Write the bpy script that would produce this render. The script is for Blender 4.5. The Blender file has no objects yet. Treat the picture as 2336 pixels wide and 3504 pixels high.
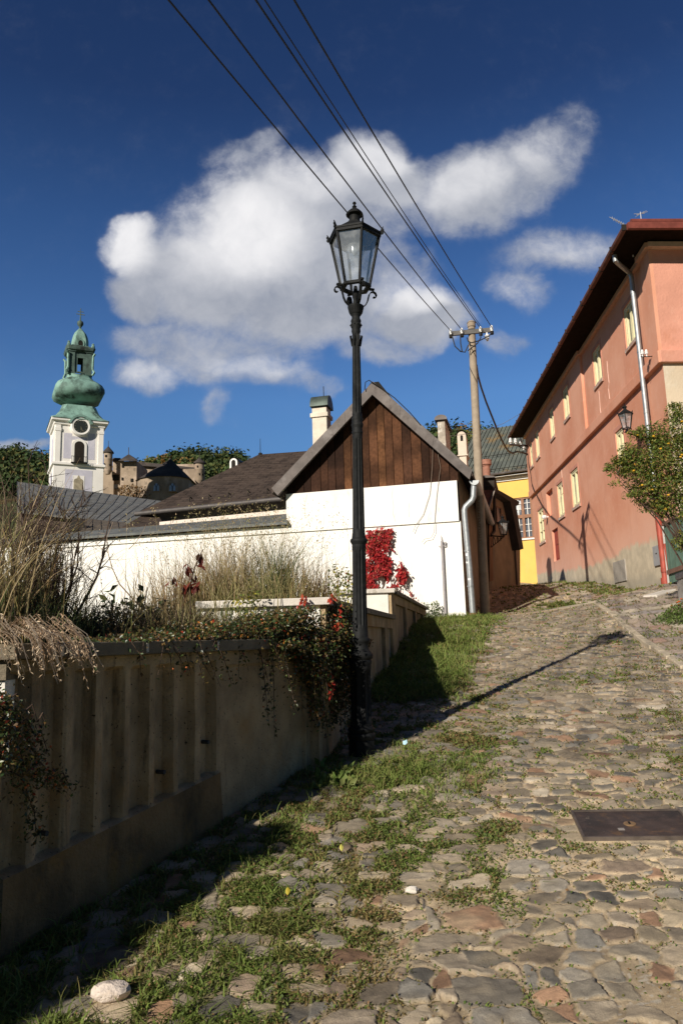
import bpy, math, random
import numpy as np
from mathutils import Vector, Matrix
R = math.radians
sc = bpy.context.scene
COL = sc.collection
rnd = random.Random(7)
rng = np.random.default_rng(11)

# ---------------------------------------------------------------- camera
EYE = Vector((0, 0, 1.65)); FPX = 2600.0
PITCH = math.atan(448 / FPX); ROLL = R(1.75)
_f = Vector((0, math.cos(PITCH), math.sin(PITCH))); _u0 = Vector((0, -math.sin(PITCH), math.cos(PITCH))); _r0 = Vector((1, 0, 0))
_r = _r0 * math.cos(ROLL) - _u0 * math.sin(ROLL); _u = _u0 * math.cos(ROLL) + _r0 * math.sin(ROLL)
cam = bpy.data.cameras.new("camera"); camo = bpy.data.objects.new("camera", cam); COL.objects.link(camo)
cam.sensor_fit = 'VERTICAL'; cam.sensor_height = 36; cam.lens = 36 * FPX / 3504
cam.clip_start = .05; cam.clip_end = 5000
_m = Matrix((_r, _u, -_f)).transposed().to_4x4(); _m.translation = EYE
camo.matrix_world = _m; sc.camera = camo


def ray(px, py):
    """direction (y component 1) seen at a pixel of the photograph; used to survey real distances and heights"""
    d = _f + _r * ((px - 1168) / FPX) + _u * ((1752 - py) / FPX)
    return d / d.y


def at(px, py, d):
    return EYE + ray(px, py) * d


# ---------------------------------------------------------------- world: sky, clouds, sun
SUN_EL = R(25.5); SH = Vector((.553, .833))          # horizontal way the light travels
SUN = Vector((-SH.x * math.cos(SUN_EL), -SH.y * math.cos(SUN_EL), math.sin(SUN_EL))).normalized()
world = bpy.data.worlds.new("World"); sc.world = world; world.use_nodes = True
sc.view_settings.view_transform = 'Standard'; sc.view_settings.look = 'None'
sc.view_settings.exposure = 0.12; sc.view_settings.gamma = 1.0
sun = bpy.data.lights.new("sun", 'SUN'); sun.energy = 5.0; sun.angle = R(.53); sun.color = (1, .93, .82)
suno = bpy.data.objects.new("sun", sun); COL.objects.link(suno)
suno.rotation_euler = SUN.to_track_quat('Z', 'Y').to_euler(); suno.location = (-20, -30, 25)


class NT:
    """short hand for wiring nodes"""
    def __init__(s, tree): s.t = tree
    def n(s, typ, ins=None, **kw):
        nd = s.t.nodes.new('ShaderNode' + typ)
        for k, v in kw.items(): setattr(nd, k, v)
        for k, v in (ins or {}).items():
            if isinstance(v, bpy.types.NodeSocket): s.t.links.new(v, nd.inputs[k])
            else: nd.inputs[k].default_value = v
        return nd
    def math(s, op, a, b=0.0, c=0.0, clamp=False): return s.n('Math', {0: a, 1: b, 2: c}, operation=op, use_clamp=clamp).outputs[0]
    def ramp(s, v, a, b, c=0.0, d=1.0, smooth=True):
        return s.n('MapRange', {0: v, 1: a, 2: b, 3: c, 4: d}, interpolation_type='SMOOTHSTEP' if smooth else 'LINEAR').outputs[0]
    def mix(s, f, a, b, mode='MIX'):
        nd = s.n('Mix', data_type='RGBA', blend_type=mode)
        for i, v in ((0, f), (6, a), (7, b)):
            if isinstance(v, bpy.types.NodeSocket): s.t.links.new(v, nd.inputs[i])
            else: nd.inputs[i].default_value = v if i == 0 else (*v[:3], 1)
        return nd.outputs[2]
    def noise(s, vec, scale, detail=4, rough=.55, dist=0.0):
        return s.n('TexNoise', {'Vector': vec, 'Scale': scale, 'Detail': detail, 'Roughness': rough, 'Distortion': dist}).outputs[0]


def build_sky():
    T = NT(world.node_tree)
    bg = world.node_tree.nodes['Background']
    sky = T.n('TexSky', sky_type='NISHITA', sun_disc=False, sun_elevation=SUN_EL, sun_rotation=math.atan2(SUN.x, SUN.y), altitude=600)
    sky.ozone_density = 2.0; sky.dust_density = .6
    dirv = T.n('TexCoord').outputs['Generated']
    xyz = T.n('SeparateXYZ', {0: dirv})
    el = xyz.outputs[2]
    rp = T.n('ValToRGB', {0: el}); cr = rp.color_ramp
    for k, (p_, c_) in enumerate(((0, (.30, .45, .62)), (.15, (.50, .76, .98)), (.31, (.62, .94, 1.28)), (.38, (.54, .84, 1.21)), (.50, (.40, .65, 1.0)), (.62, (.255, .40, .67)), (1.0, (.17, .26, .44)))):
        e_ = cr.elements[k] if k < 2 else cr.elements.new(p_)
        e_.position = p_; e_.color = (*c_, 1)
    back = T.ramp(xyz.outputs[1], -.7, .1, .30, 1.0)
    tint = T.n('VectorMath', {0: rp.outputs[0], 'Scale': back}, operation='SCALE').outputs[0]
    blue = T.mix(1.0, sky.outputs[0], tint, 'MULTIPLY')
    # clouds live on the sky itself: a sum of soft ellipses in (x/y, z/y), broken up by noise
    yy = T.math('MAXIMUM', xyz.outputs[1], .05)
    u = T.math('DIVIDE', xyz.outputs[0], yy); v = T.math('DIVIDE', el, yy)
    p = T.n('CombineXYZ', {0: u, 1: v, 2: 0.0}).outputs[0]
    front = T.ramp(xyz.outputs[1], .05, .3)
    def warp(vec, scale, amt):
        w = T.n('TexNoise', {'Vector': vec, 'Scale': scale, 'Detail': 5.0, 'Roughness': .55}).outputs[1]
        w = T.n('VectorMath', {0: w, 1: (.5, .5, .5)}, operation='SUBTRACT').outputs[0]
        w = T.n('VectorMath', {0: w, 'Scale': amt}, operation='SCALE').outputs[0]
        return T.n('VectorMath', {0: vec, 1: w}, operation='ADD').outputs[0]
    pw = warp(warp(p, 3.2, .10), 10.0, .055)
    def blobs(lst):
        tot = None
        for (cx, cy, rx, ry, ang, amp) in lst:
            c = ray(cx * 1.49, cy * 1.49)
            q = T.n('VectorMath', {0: pw, 1: (c.x, c.z, 0)}, operation='SUBTRACT').outputs[0]
            q = T.n('VectorRotate', {'Vector': q, 'Angle': R(-ang)}, rotation_type='Z_AXIS').outputs[0]
            q = T.n('VectorMath', {0: q, 1: (FPX / (rx * 1.49), FPX / (ry * 1.49), 0)}, operation='MULTIPLY').outputs[0]
            ln = T.n('VectorMath', {0: q}, operation='LENGTH').outputs[1]
            b = T.math('MULTIPLY', T.ramp(ln, 1.3, .3), amp)
            tot = b if tot is None else T.math('SMOOTH_MAX', tot, b, .18)
        return tot
    tot = blobs(CLOUDS)
    n1 = T.noise(pw, 9.0, 9, .62)
    vor = T.n('TexVoronoi', {'Vector': pw, 'Scale': 15.0, 'Detail': 4.0, 'Roughness': .55}, feature='F1', normalize=True).outputs[0]
    puffy = T.math('SUBTRACT', .42, vor)
    dens = T.math('ADD', tot, T.math('ADD', T.math('MULTIPLY', T.math('SUBTRACT', n1, .5), .62), T.math('MULTIPLY', puffy, .26)))
    n3 = T.noise(warp(p, 14.0, .05), 24.0, 9, .66)
    dens = T.math('ADD', dens, T.math('MULTIPLY', T.math('SUBTRACT', n3, .5), T.ramp(tot, .95, .35, .10, .75)))
    dens = T.math('MULTIPLY', dens, T.ramp(tot, .0, .34))
    alpha = T.math('MULTIPLY', T.math('MULTIPLY', T.ramp(dens, .03, .86), .98), front)
    # thick lower parts turn grey, the sunlit heads stay white
    lit = blobs(BRIGHT)
    puff = T.ramp(T.math('ADD', T.math('MULTIPLY', n1, .8), T.math('MULTIPLY', puffy, .5)), .22, .66)
    lum = T.math('ADD', T.math('MULTIPLY', lit, .74), T.math('MULTIPLY', puff, .26))
    ccol = T.mix(lum, (.23, .26, .33), (.86, .85, .86))
    out = T.mix(alpha, blue, T.mix(1.0, ccol, (12.5, 12.5, 12.5), 'MULTIPLY'))
    world.node_tree.links.new(out, bg.inputs[0])
    bg.inputs[1].default_value = .08


CLOUDS = [  # centre x, y, radius x, y (1568-wide photo), turn, amount
    (640, 550, 330, 230, 12, 1.0), (470, 640, 230, 170, 0, .95), (700, 700, 300, 140, 0, .85), (850, 410, 160, 125, 0, .95), (300, 565, 95, 85, 0, .9), (345, 620, 110, 110, 0, .9), (305, 690, 90, 85, 0, .85),
    (1070, 430, 200, 140, 20, .85), (1190, 400, 170, 130, 26, .66), (1275, 330, 150, 110, 30, .46), (1335, 275, 110, 80, 30, .34), (965, 725, 140, 100, 0, .9), (880, 800, 120, 60, 0, .6), (560, 360, 150, 60, 18, .42),
    (335, 870, 110, 60, 0, .56), (590, 855, 190, 55, -12, .52), (720, 890, 90, 36, -10, .44), (500, 940, 40, 75, -20, .33), (330, 790, 130, 70, 0, .55), (490, 815, 280, 90, -5, .54), (900, 620, 130, 90, 0, .45),
    (1185, 660, 115, 60, -32, .41), (1280, 575, 200, 85, -5, .43), (1380, 570, 90, 60, 0, .36), (1145, 775, 65, 55, 0, .38), (60, 1012, 90, 22, 0, .6)]
BRIGHT = [(560, 540, 230, 150, 15, 1.0), (290, 550, 100, 110, 0, 1.0), (430, 450, 160, 90, 25, .8), (700, 420, 160, 90, 0, .75), (960, 670, 110, 50, 0, .9), (1060, 410, 170, 90, 20, .7), (1240, 330, 130, 60, 30, .45), (860, 370, 110, 70, 0, .8), (1290, 570, 120, 50, 0, .5), (600, 850, 150, 40, -12, .6), (335, 870, 90, 40, 0, .6), (1180, 660, 80, 40, -32, .55)]
build_sky()


# ---------------------------------------------------------------- helpers: objects
W = {}


def tag(o, label=None, cat=None, group=None, kind=None):
    if label: o['label'] = label
    if cat: o['category'] = cat
    if group: o['group'] = group
    if kind: o['kind'] = kind
    return o


def thing(name, label, cat, loc, group=None, kind='thing'):
    o = bpy.data.objects.new(name, None); COL.objects.link(o)
    o.empty_display_size = .2
    o.location = loc; W[o] = Vector(loc)
    return tag(o, label, cat, group, kind)


def link(name, me, mats, parent=None, local=False):
    o = bpy.data.objects.new(name, me); COL.objects.link(o)
    for m in (mats if isinstance(mats, (list, tuple)) else [mats]): me.materials.append(m)
    w = Vector((0, 0, 0))
    if parent is not None:
        o.parent = parent; w = W.get(parent, w)
    W[o] = w
    if w.length > 0 and not local: me.transform(Matrix.Translation(-w))
    return o


class MB:
    def __init__(s): s.V = []; s.F = []; s.MI = []; s.mi = 0
    def add(s, vs, fs):
        b = len(s.V); s.V += [tuple(v) for v in vs]; s.F += [tuple(b + i for i in f) for f in fs]; s.MI += [s.mi] * len(fs); return s
    def quad(s, a, b, c, d): return s.add([a, b, c, d], [(0, 1, 2, 3)])
    def box(s, o, a, b, c):
        o, a, b, c = map(Vector, (o, a, b, c))
        if a.cross(b).dot(c) < 0: a, b = b, a
        v = [o, o + a, o + a + b, o + b, o + c, o + a + c, o + a + b + c, o + b + c]
        return s.add(v, [(0, 3, 2, 1), (4, 5, 6, 7), (0, 1, 5, 4), (1, 2, 6, 5), (2, 3, 7, 6), (3, 0, 4, 7)])
    def fbox(s, f, u0, u1, z0, z1, n0, n1):
        p = f.pt
        v = [p(u0, z0, n0), p(u1, z0, n0), p(u1, z0, n1), p(u0, z0, n1), p(u0, z1, n0), p(u1, z1, n0), p(u1, z1, n1), p(u0, z1, n1)]
        fs = [(0, 3, 2, 1), (4, 5, 6, 7), (0, 1, 5, 4), (1, 2, 6, 5), (2, 3, 7, 6), (3, 0, 4, 7)]
        if f.hand < 0: fs = [q[::-1] for q in fs]
        return s.add(v, fs)
    def prism(s, pts, ext):
        pts = [Vector(p) for p in pts]; e = Vector(ext); n = len(pts)
        nrm = Vector((0, 0, 0))
        for i in range(n): nrm += pts[i].cross(pts[(i + 1) % n])
        if nrm.dot(e) > 0: pts = pts[::-1]
        v = pts + [p + e for p in pts]
        return s.add(v, [tuple(range(n)), tuple(range(2 * n - 1, n - 1, -1))] + [(i, n + i, n + (i + 1) % n, (i + 1) % n) for i in range(n)])
    def tube(s, pts, r, n=8, cap=True):
        pts = [Vector(p) for p in pts]; m = len(pts)
        rs = r if isinstance(r, (list, tuple)) else [r] * m
        rings = []; up = None
        for i in range(m):
            t = (pts[min(i + 1, m - 1)] - pts[max(i - 1, 0)]).normalized()
            if up is None: up = t.orthogonal().normalized()
            up = (up - t * up.dot(t))
            up = up.normalized() if up.length > 1e-6 else t.orthogonal().normalized()
            w = t.cross(up)
            rings.append([pts[i] + (up * math.cos(2 * math.pi * k / n) + w * math.sin(2 * math.pi * k / n)) * rs[i] for k in range(n)])
        return s.loft(rings, cap)
    def lathe(s, c, prof, n=24, cap=True, fl=None):
        c = Vector(c); rings = []
        for r, z in prof:
            rings.append([c + Vector((r * math.cos(2 * math.pi * k / n), r * math.sin(2 * math.pi * k / n), z)) for k in range(n)])
        return s.loft(rings, cap)
    def loft(s, rings, cap=True, close=True):
        n = len(rings[0]); v = [p for r in rings for p in r]; f = []
        for i in range(len(rings) - 1):
            for k in range(n if close else n - 1):
                a, b = i * n + k, i * n + (k + 1) % n
                f.append((a, b, b + n, a + n))
        if cap: f.append(tuple(range(n - 1, -1, -1))); f.append(tuple(range((len(rings) - 1) * n, len(rings) * n)))
        return s.add(v, f)
    def build(s, name, mats, parent=None, smooth=0, local=False, bevel=0):
        me = bpy.data.meshes.new(name); me.from_pydata(s.V, [], s.F); me.update()
        o = link(name, me, mats, parent, local)
        if max(s.MI, default=0): me.polygons.foreach_set('material_index', s.MI)
        if smooth:
            me.polygons.foreach_set('use_smooth', [True] * len(me.polygons)); me.set_sharp_from_angle(angle=R(smooth))
        if bevel:
            b = o.modifiers.new('edge', 'BEVEL'); b.width = bevel; b.segments = 2; b.limit_method = 'ANGLE'; b.angle_limit = R(40)
        return o


def npmesh(name, V, F, mat, parent=None, col=None, smooth=False):
    V = np.asarray(V, np.float32); F = np.asarray(F, np.int32)
    me = bpy.data.meshes.new(name); k = F.shape[1]; m = len(F)
    me.vertices.add(len(V)); me.vertices.foreach_set('co', V.ravel())
    me.loops.add(m * k); me.loops.foreach_set('vertex_index', F.ravel())
    me.polygons.add(m); me.polygons.foreach_set('loop_start', np.arange(0, m * k, k, dtype=np.int32))
    me.update(calc_edges=True)
    if smooth: me.polygons.foreach_set('use_smooth', np.ones(m, bool))
    if col is not None:
        c = np.ones((len(V), 4), np.float32); c[:, :3] = col
        me.color_attributes.new('Col', 'FLOAT_COLOR', 'POINT').data.foreach_set('color', c.ravel())
    return link(name, me, mat, parent)


class Frame:
    """a vertical facade: u runs along it, z is height, n points out; shear lets storeys follow a slope"""
    def __init__(s, O, u, shear=0.0, out=None):
        s.O = Vector((O[0], O[1], 0)); s.u = Vector((u[0], u[1], 0)).normalized(); s.k = shear
        s.n = Vector((s.u.y, -s.u.x, 0))
        if out is not None and s.n.dot(Vector((out[0], out[1], 0))) < 0: s.n = -s.n
        s.hand = s.u.cross(s.n).z
    def pt(s, u, z, n=0.0): return s.O + s.u * u + s.n * n + Vector((0, 0, z + s.k * u))
    def hit(s, px, py, n=0.0):
        d = ray(px, py); o = s.O + s.n * n
        t = s.n.dot(o - EYE) / s.n.dot(d); p = EYE + d * t
        u = s.u.dot(p - s.O)
        return u, p.z - s.k * u
    def rect(s, pts, n=0.0):
        h = [s.hit(*p, n) for p in pts]
        return h


def wall_with_holes(mb, f, u0, u1, z0, z1, holes, depth=.2, n=0.0):
    us = sorted({u0, u1, *[h[0] for h in holes], *[h[1] for h in holes]}); zs = sorted({z0, z1, *[h[2] for h in holes], *[h[3] for h in holes]})
    us = [a for a in us if u0 <= a <= u1]; zs = [a for a in zs if z0 <= a <= z1]
    for i in range(len(us) - 1):
        for j in range(len(zs) - 1):
            a, b, c, d = us[i], us[i + 1], zs[j], zs[j + 1]; m = ((a + b) / 2, (c + d) / 2)
            if any(h[0] < m[0] < h[1] and h[2] < m[1] < h[3] for h in holes): continue
            mb.quad(f.pt(a, c, n), f.pt(b, c, n), f.pt(b, d, n), f.pt(a, d, n))
    for (a, b, c, d) in holes:
        for (p, q) in (((a, c), (b, c)), ((b, c), (b, d)), ((b, d), (a, d)), ((a, d), (a, c))):
            mb.quad(f.pt(*p, n), f.pt(*p, n - depth), f.pt(*q, n - depth), f.pt(*q, n))


# ---------------------------------------------------------------- helpers: materials
def M(name, col, rough=.85, var=.15, scale=5, bump=0.0, bscale=60, metal=0.0, stains=(), speck=None, vstretch=1.0, spec=.3):
    """mottled procedural paint / plaster / metal; stains = [(colour, noise scale, low, high, z stretch)]"""
    m = bpy.data.materials.new(name); m.use_nodes = True; T = NT(m.node_tree); b = m.node_tree.nodes['Principled BSDF']
    pos = T.n('NewGeometry').outputs['Position']
    sv = T.n('VectorMath', {0: pos, 1: (1, 1, vstretch)}, operation='MULTIPLY').outputs[0]
    f = T.noise(sv, scale, 6, .6)
    c = T.mix(T.ramp(f, .25, .75), [x * (1 - var) for x in col], [min(1, x * (1 + var)) for x in col])
    for (sc_, ss, lo, hi, zs) in stains:
        q = T.n('VectorMath', {0: pos, 1: (1, 1, zs)}, operation='MULTIPLY').outputs[0]
        c = T.mix(T.ramp(T.noise(q, ss, 6, .65), lo, hi), c, sc_)
    if speck:
        c = T.mix(T.ramp(T.noise(pos, speck[1], 2, .5), speck[2], speck[2] + .12), c, speck[0])
    T.t.links.new(c, b.inputs['Base Color'])
    b.inputs['Roughness'].default_value = rough; b.inputs['Metallic'].default_value = metal
    b.inputs['Specular IOR Level'].default_value = spec
    if bump:
        h = T.noise(pos, bscale, 5, .6)
        bn = T.n('Bump', {'Strength': 1.0, 'Distance': bump, 'Height': h})
        T.t.links.new(bn.outputs[0], b.inputs['Normal'])
    return m


def MC(name, rough=.8, transl=0.0, nscale=30, nvar=.25, bump=0.0, bscale=90, spec=.3):
    """reads each stone's, leaf's or plank's own colour from the mesh"""
    m = bpy.data.materials.new(name); m.use_nodes = True; T = NT(m.node_tree); b = m.node_tree.nodes['Principled BSDF']
    a = T.n('Attribute', attribute_name='Col').outputs['Color']
    pos = T.n('NewGeometry').outputs['Position']
    f = T.ramp(T.noise(pos, nscale, 6, .65), .25, .75, 1 - nvar, 1 + nvar, smooth=False)
    c = T.n('VectorMath', {0: a, 'Scale': f}, operation='SCALE').outputs[0]
    T.t.links.new(c, b.inputs['Base Color']); b.inputs['Roughness'].default_value = rough
    b.inputs['Specular IOR Level'].default_value = spec
    if bump:
        bn = T.n('Bump', {'Strength': 1.0, 'Distance': bump, 'Height': T.noise(pos, bscale, 6, .65)})
        T.t.links.new(bn.outputs[0], b.inputs['Normal'])
    if transl:
        tr = T.n('BsdfTranslucent', {'Color': c}); mx = T.n('MixShader', {0: transl, 1: b.outputs[0], 2: tr.outputs[0]})
        T.t.links.new(mx.outputs[0], m.node_tree.nodes['Material Output'].inputs[0])
    return m


# ---------------------------------------------------------------- helpers: numpy noise and plants
def h2(i, j, s=0):
    v = np.sin(i * 127.1 + j * 311.7 + s * 74.7) * 43758.5453
    return v - np.floor(v)


def vn(x, y, s=0):
    xi, yi = np.floor(x), np.floor(y); fx, fy = x - xi, y - yi
    fx = fx * fx * (3 - 2 * fx); fy = fy * fy * (3 - 2 * fy)
    a, b, c, d = h2(xi, yi, s), h2(xi + 1, yi, s), h2(xi, yi + 1, s), h2(xi + 1, yi + 1, s)
    return (a * (1 - fx) + b * fx) * (1 - fy) + (c * (1 - fx) + d * fx) * fy


def fbm(x, y, s=0, o=4):
    t = 0; a = .5; n = 0
    for k in range(o):
        t = t + a * vn(x * 2 ** k, y * 2 ** k, s + k * 13); n += a; a *= .5
    return t / n


def sstep(x, a, b):
    t = np.clip((x - a) / (b - a), 0, 1); return t * t * (3 - 2 * t)


def unit(v): return v / np.maximum(np.linalg.norm(v, axis=1, keepdims=True), 1e-9)


def leaf_arrays(P, size, col, asp=.5, droop=0.0, face=None, facew=0.0, r=rng, up=.6, nrm=None):
    """one folded four-corner leaf per point, each pointing its own way"""
    n = len(P); a = unit(r.normal(size=(n, 3)) + np.array([0, 0, -droop]))
    nn = r.normal(size=(n, 3)) + np.array([0, 0, up])
    if face is not None: nn = nn * (1 - facew) + np.array(face) * facew * 3
    if nrm is not None: nn = nrm * 2.2 + r.normal(size=(n, 3)) * .55; a = unit(a - unit(nn) * (a * unit(nn)).sum(1, keepdims=True))
    b = unit(np.cross(nn, a)); up = unit(np.cross(a, b))
    s = (np.ones(n) * size)[:, None]
    V = np.stack([P, P + a * s * .5 + b * s * asp * .5 + up * s * .1, P + a * s, P + a * s * .5 - b * s * asp * .5 + up * s * .1], 1).reshape(-1, 3)
    i = np.arange(n)[:, None] * 4
    F = np.concatenate([i + np.array([0, 1, 2]), i + np.array([0, 2, 3])], 1).reshape(-1, 3)
    C = np.repeat(np.asarray(col) * np.ones((n, 3)), 4, 0)
    return V, F, C


def blade_arrays(P, H, lean, w, c0, c1, seg=3, curl=1.0, r=rng):
    """grass blades: curved tapering strips from root colour c0 to tip colour c1"""
    n = len(P); H = (np.ones(n) * H)[:, None]; w = (np.ones(n) * w)[:, None]
    ang = r.uniform(0, 6.283, n); side = np.stack([np.cos(ang), np.sin(ang), 0 * ang], 1)
    V = []; C = []
    c0 = np.asarray(c0) * np.ones((n, 3)); c1 = np.asarray(c1) * np.ones((n, 3))
    for k in range(seg + 1):
        t = k / seg
        c = P + np.array([0, 0, 1.0]) * H * (t - .35 * curl * t * t * np.clip(np.linalg.norm(lean, axis=1, keepdims=True), 0, 1.6)) + lean * H * t * t
        ww = w * (1 - t * .92)
        V += [c - side * ww, c + side * ww]; cc = c0 * (1 - t) + c1 * t; C += [cc, cc]
    V = np.stack(V, 1).reshape(-1, 3); C = np.stack(C, 1).reshape(-1, 3)
    m = 2 * (seg + 1); i = np.arange(n)[:, None] * m
    F = np.concatenate([i + np.array([2 * k, 2 * k + 1, 2 * k + 3, 2 * k + 2]) for k in range(seg)], 1).reshape(-1, 4)
    return V, F, C


def cat_arrays(parts):
    V = []; F = []; C = []; o = 0
    for v, f, c in parts:
        V.append(v); C.append(c)
        if f.shape[1] == 4: f = np.concatenate([f[:, [0, 1, 2]], f[:, [0, 2, 3]]], 0)
        F.append(f + o); o += len(v)
    return np.concatenate(V), np.concatenate(F), np.concatenate(C)


def pick(pal, n, r=rng, jit=.18):
    pal = np.array(pal); c = pal[r.integers(0, len(pal), n)]
    return c * (1 + r.uniform(-jit, jit, (n, 1))) * (1 + r.uniform(-.06, .06, (n, 3)))


# ---------------------------------------------------------------- terrain height (thin plate through surveyed points)
_cp = [(0, 0, 0), (2.5, 0, .06), (-2.5, 0, -.04), (0, -3, -.34), (0, 3, .34), (3, 4, .56), (-2.2, 4, .42)]
for (px, py, d) in [(1237, 2585, 6.25), (2095, 2178, 12.45), (1583, 2118, 18.4), (2290, 1999, 18.0), (1870, 1997, 37.4), (1730, 2012, 25), (1860, 2003, 33), (1420, 2140, 14.5), (2000, 2000, 25.5), (1914, 2078, 20.5), (1700, 2092, 20.5)]:
    p = at(px, py, d); _cp.append((p.x, p.y, p.z))
_cp = np.array(_cp)


def _phi(r2): return .5 * r2 * np.log(np.maximum(r2, 1e-9))


_n = len(_cp)
_K = np.zeros((_n + 3, _n + 3)); _d2 = ((_cp[:, None, :2] - _cp[None, :, :2]) ** 2).sum(2)
_K[:_n, :_n] = _phi(_d2) + np.eye(_n) * .6; _K[:_n, _n] = 1; _K[:_n, _n + 1:] = _cp[:, :2]; _K[_n:, :_n] = _K[:_n, _n:].T
_wt = np.linalg.solve(_K, np.concatenate([_cp[:, 2], np.zeros(3)]))


def G(x, y):
    x = np.asarray(x, float); y = np.asarray(y, float); z = _wt[_n] + _wt[_n + 1] * x + _wt[_n + 2] * y
    for i in range(_n): z = z + _wt[i] * _phi((x - _cp[i, 0]) ** 2 + (y - _cp[i, 1]) ** 2)
    return z


def g(x, y): return float(G(x, y))


def ground_hit(px, py):
    d = ray(px, py); lo = 1.5
    t = np.arange(1.5, 60, .02); z = 1.65 + d.z * t - G(d.x * t, t)
    i = np.argmax(z < 0); return Vector((d.x * t[i], t[i], g(d.x * t[i], t[i])))
# ---------------------------------------------------------------- ground, street, pavement
def wall_x(d):                                   # foot of the planter walls and house fronts on the left of the street
    d = np.asarray(d, float)
    return np.where(d < 6.0, -.265 - .50 * (6 - d), np.where(d < 17.5, -.155 + .18 * (d - 6.2), 2.9 + .25 * (d - 18.4)))


K0, K1 = ground_hit(1971, 2062), ground_hit(2336, 2286)
KD = (K1 - K0); KD.z = 0; KD.normalize()
KN = Vector((-KD.y, KD.x, 0))
if KN.x < 0: KN = -KN
kb = K1 + KD * 3.5; ka = K0 - KD * .6


def kerb_side(x, y): return (x - K0.x) * KN.x + (y - K0.y) * KN.y


MH = [ground_hit(*p) for p in ((1970, 2783), (2330, 2765), (2385, 2895), (1985, 2896))]
mhc = sum(MH, Vector()) / 4
mh_u = (MH[2] - MH[3]); mh_u.z = 0; mh_w = .60; mh_u.normalize(); mh_v = Vector((-mh_u.y, mh_u.x, 0)); mh_h = .40


def cells(s, t, w, h, jit, seed, p=2.8):
    row = np.floor(t / h); F1 = np.full(s.shape, 9.0); F2 = np.full(s.shape, 9.0)
    ida = np.zeros(s.shape); lx = np.zeros(s.shape); ly = np.zeros(s.shape)
    for dr in (-1, 0, 1):
        r = row + dr; ww = w * (.72 + .62 * h2(r, r * 0 + 3, seed)); off = h2(r, r * 0 + 9, seed) * w
        col = np.floor((s - off) / ww)
        for dc in (-1, 0, 1):
            c = col + dc
            sx = off + (c + .5 + jit * (h2(c, r, seed + 1) - .5)) * ww; sy = (r + .5 + jit * .6 * (h2(c, r, seed + 2) - .5)) * h
            dx = np.abs(s - sx) / ww; dy = np.abs(t - sy) / h
            d = (dx ** p + dy ** p) ** (1 / p)
            new = d < F1
            F2 = np.where(new, F1, np.minimum(F2, d)); ida = np.where(new, h2(c, r, seed + 5), ida)
            lx = np.where(new, (s - sx) / ww, lx); ly = np.where(new, (t - sy) / h, ly); F1 = np.where(new, d, F1)
    return F2 - F1, ida, lx, ly, F1


STONE = np.array([(.27, .25, .225), (.33, .28, .225), (.36, .27, .21), (.46, .39, .29), (.13, .135, .14), (.25, .19, .14), (.34, .295, .235), (.19, .185, .18), (.52, .46, .38), (.32, .17, .10), (.15, .15, .15), (.36, .30, .22), (.22, .205, .185), (.40, .33, .25), (.30, .25, .20), (.24, .22, .20)])
SLAB = np.array([(.36, .28, .22), (.43, .35, .26), (.32, .26, .22), (.48, .41, .31), (.34, .22, .17), (.28, .24, .22)])


def lush(x, y):
    """how much grass grows at a spot of the street"""
    wx = wall_x(y)
    dw = x - wx
    a = sstep(dw, 2.3, .9) * sstep(y, 8.5, 6.5) * (.66 + .30 * sstep(y, 5.2, 3.8))                                    # along the ribbed wall
    b = sstep(np.hypot((x - .40) / .70, (y - 5.75) / .6) + .9 * (fbm(x * 2.6, y * 2.6, 66, 3) - .5), 1.15, .35) * 1.0                   # round the lamp foot
    c = sstep(x - (1.2 + (y - 8.3) * .262), .45, -.35) * sstep(y, 7.4, 8.6) * sstep(y, 18.2, 16.8)  # verge below the white house
    e = sstep(y, 19, 22) * sstep(7.28 + .094 * (y - 18) - x, 1.3, .3) * .8                   # foot of the red house
    f = sstep(np.hypot((x - K0.x + .5) / .9, (y - K0.y) / .9), 1.1, .3) * .8
    n = fbm(x * .9, y * .9, 4)
    base = sstep(n, .42, .66) * .34 * sstep(y, 18, 8) + .14 + .10 * sstep(y, 6, 3.5) * sstep(x, 1.2, -.4)
    track = sstep(np.abs(x - (.75 + .16 * y)), .2, .9)
    base = base * (.50 + .50 * track)
    return np.clip(np.maximum.reduce([a * (.45 + .9 * n), b, c * (.55 + .8 * n), e * (.3 + n), f * (.4 + n), base]), 0, 1)


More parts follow.
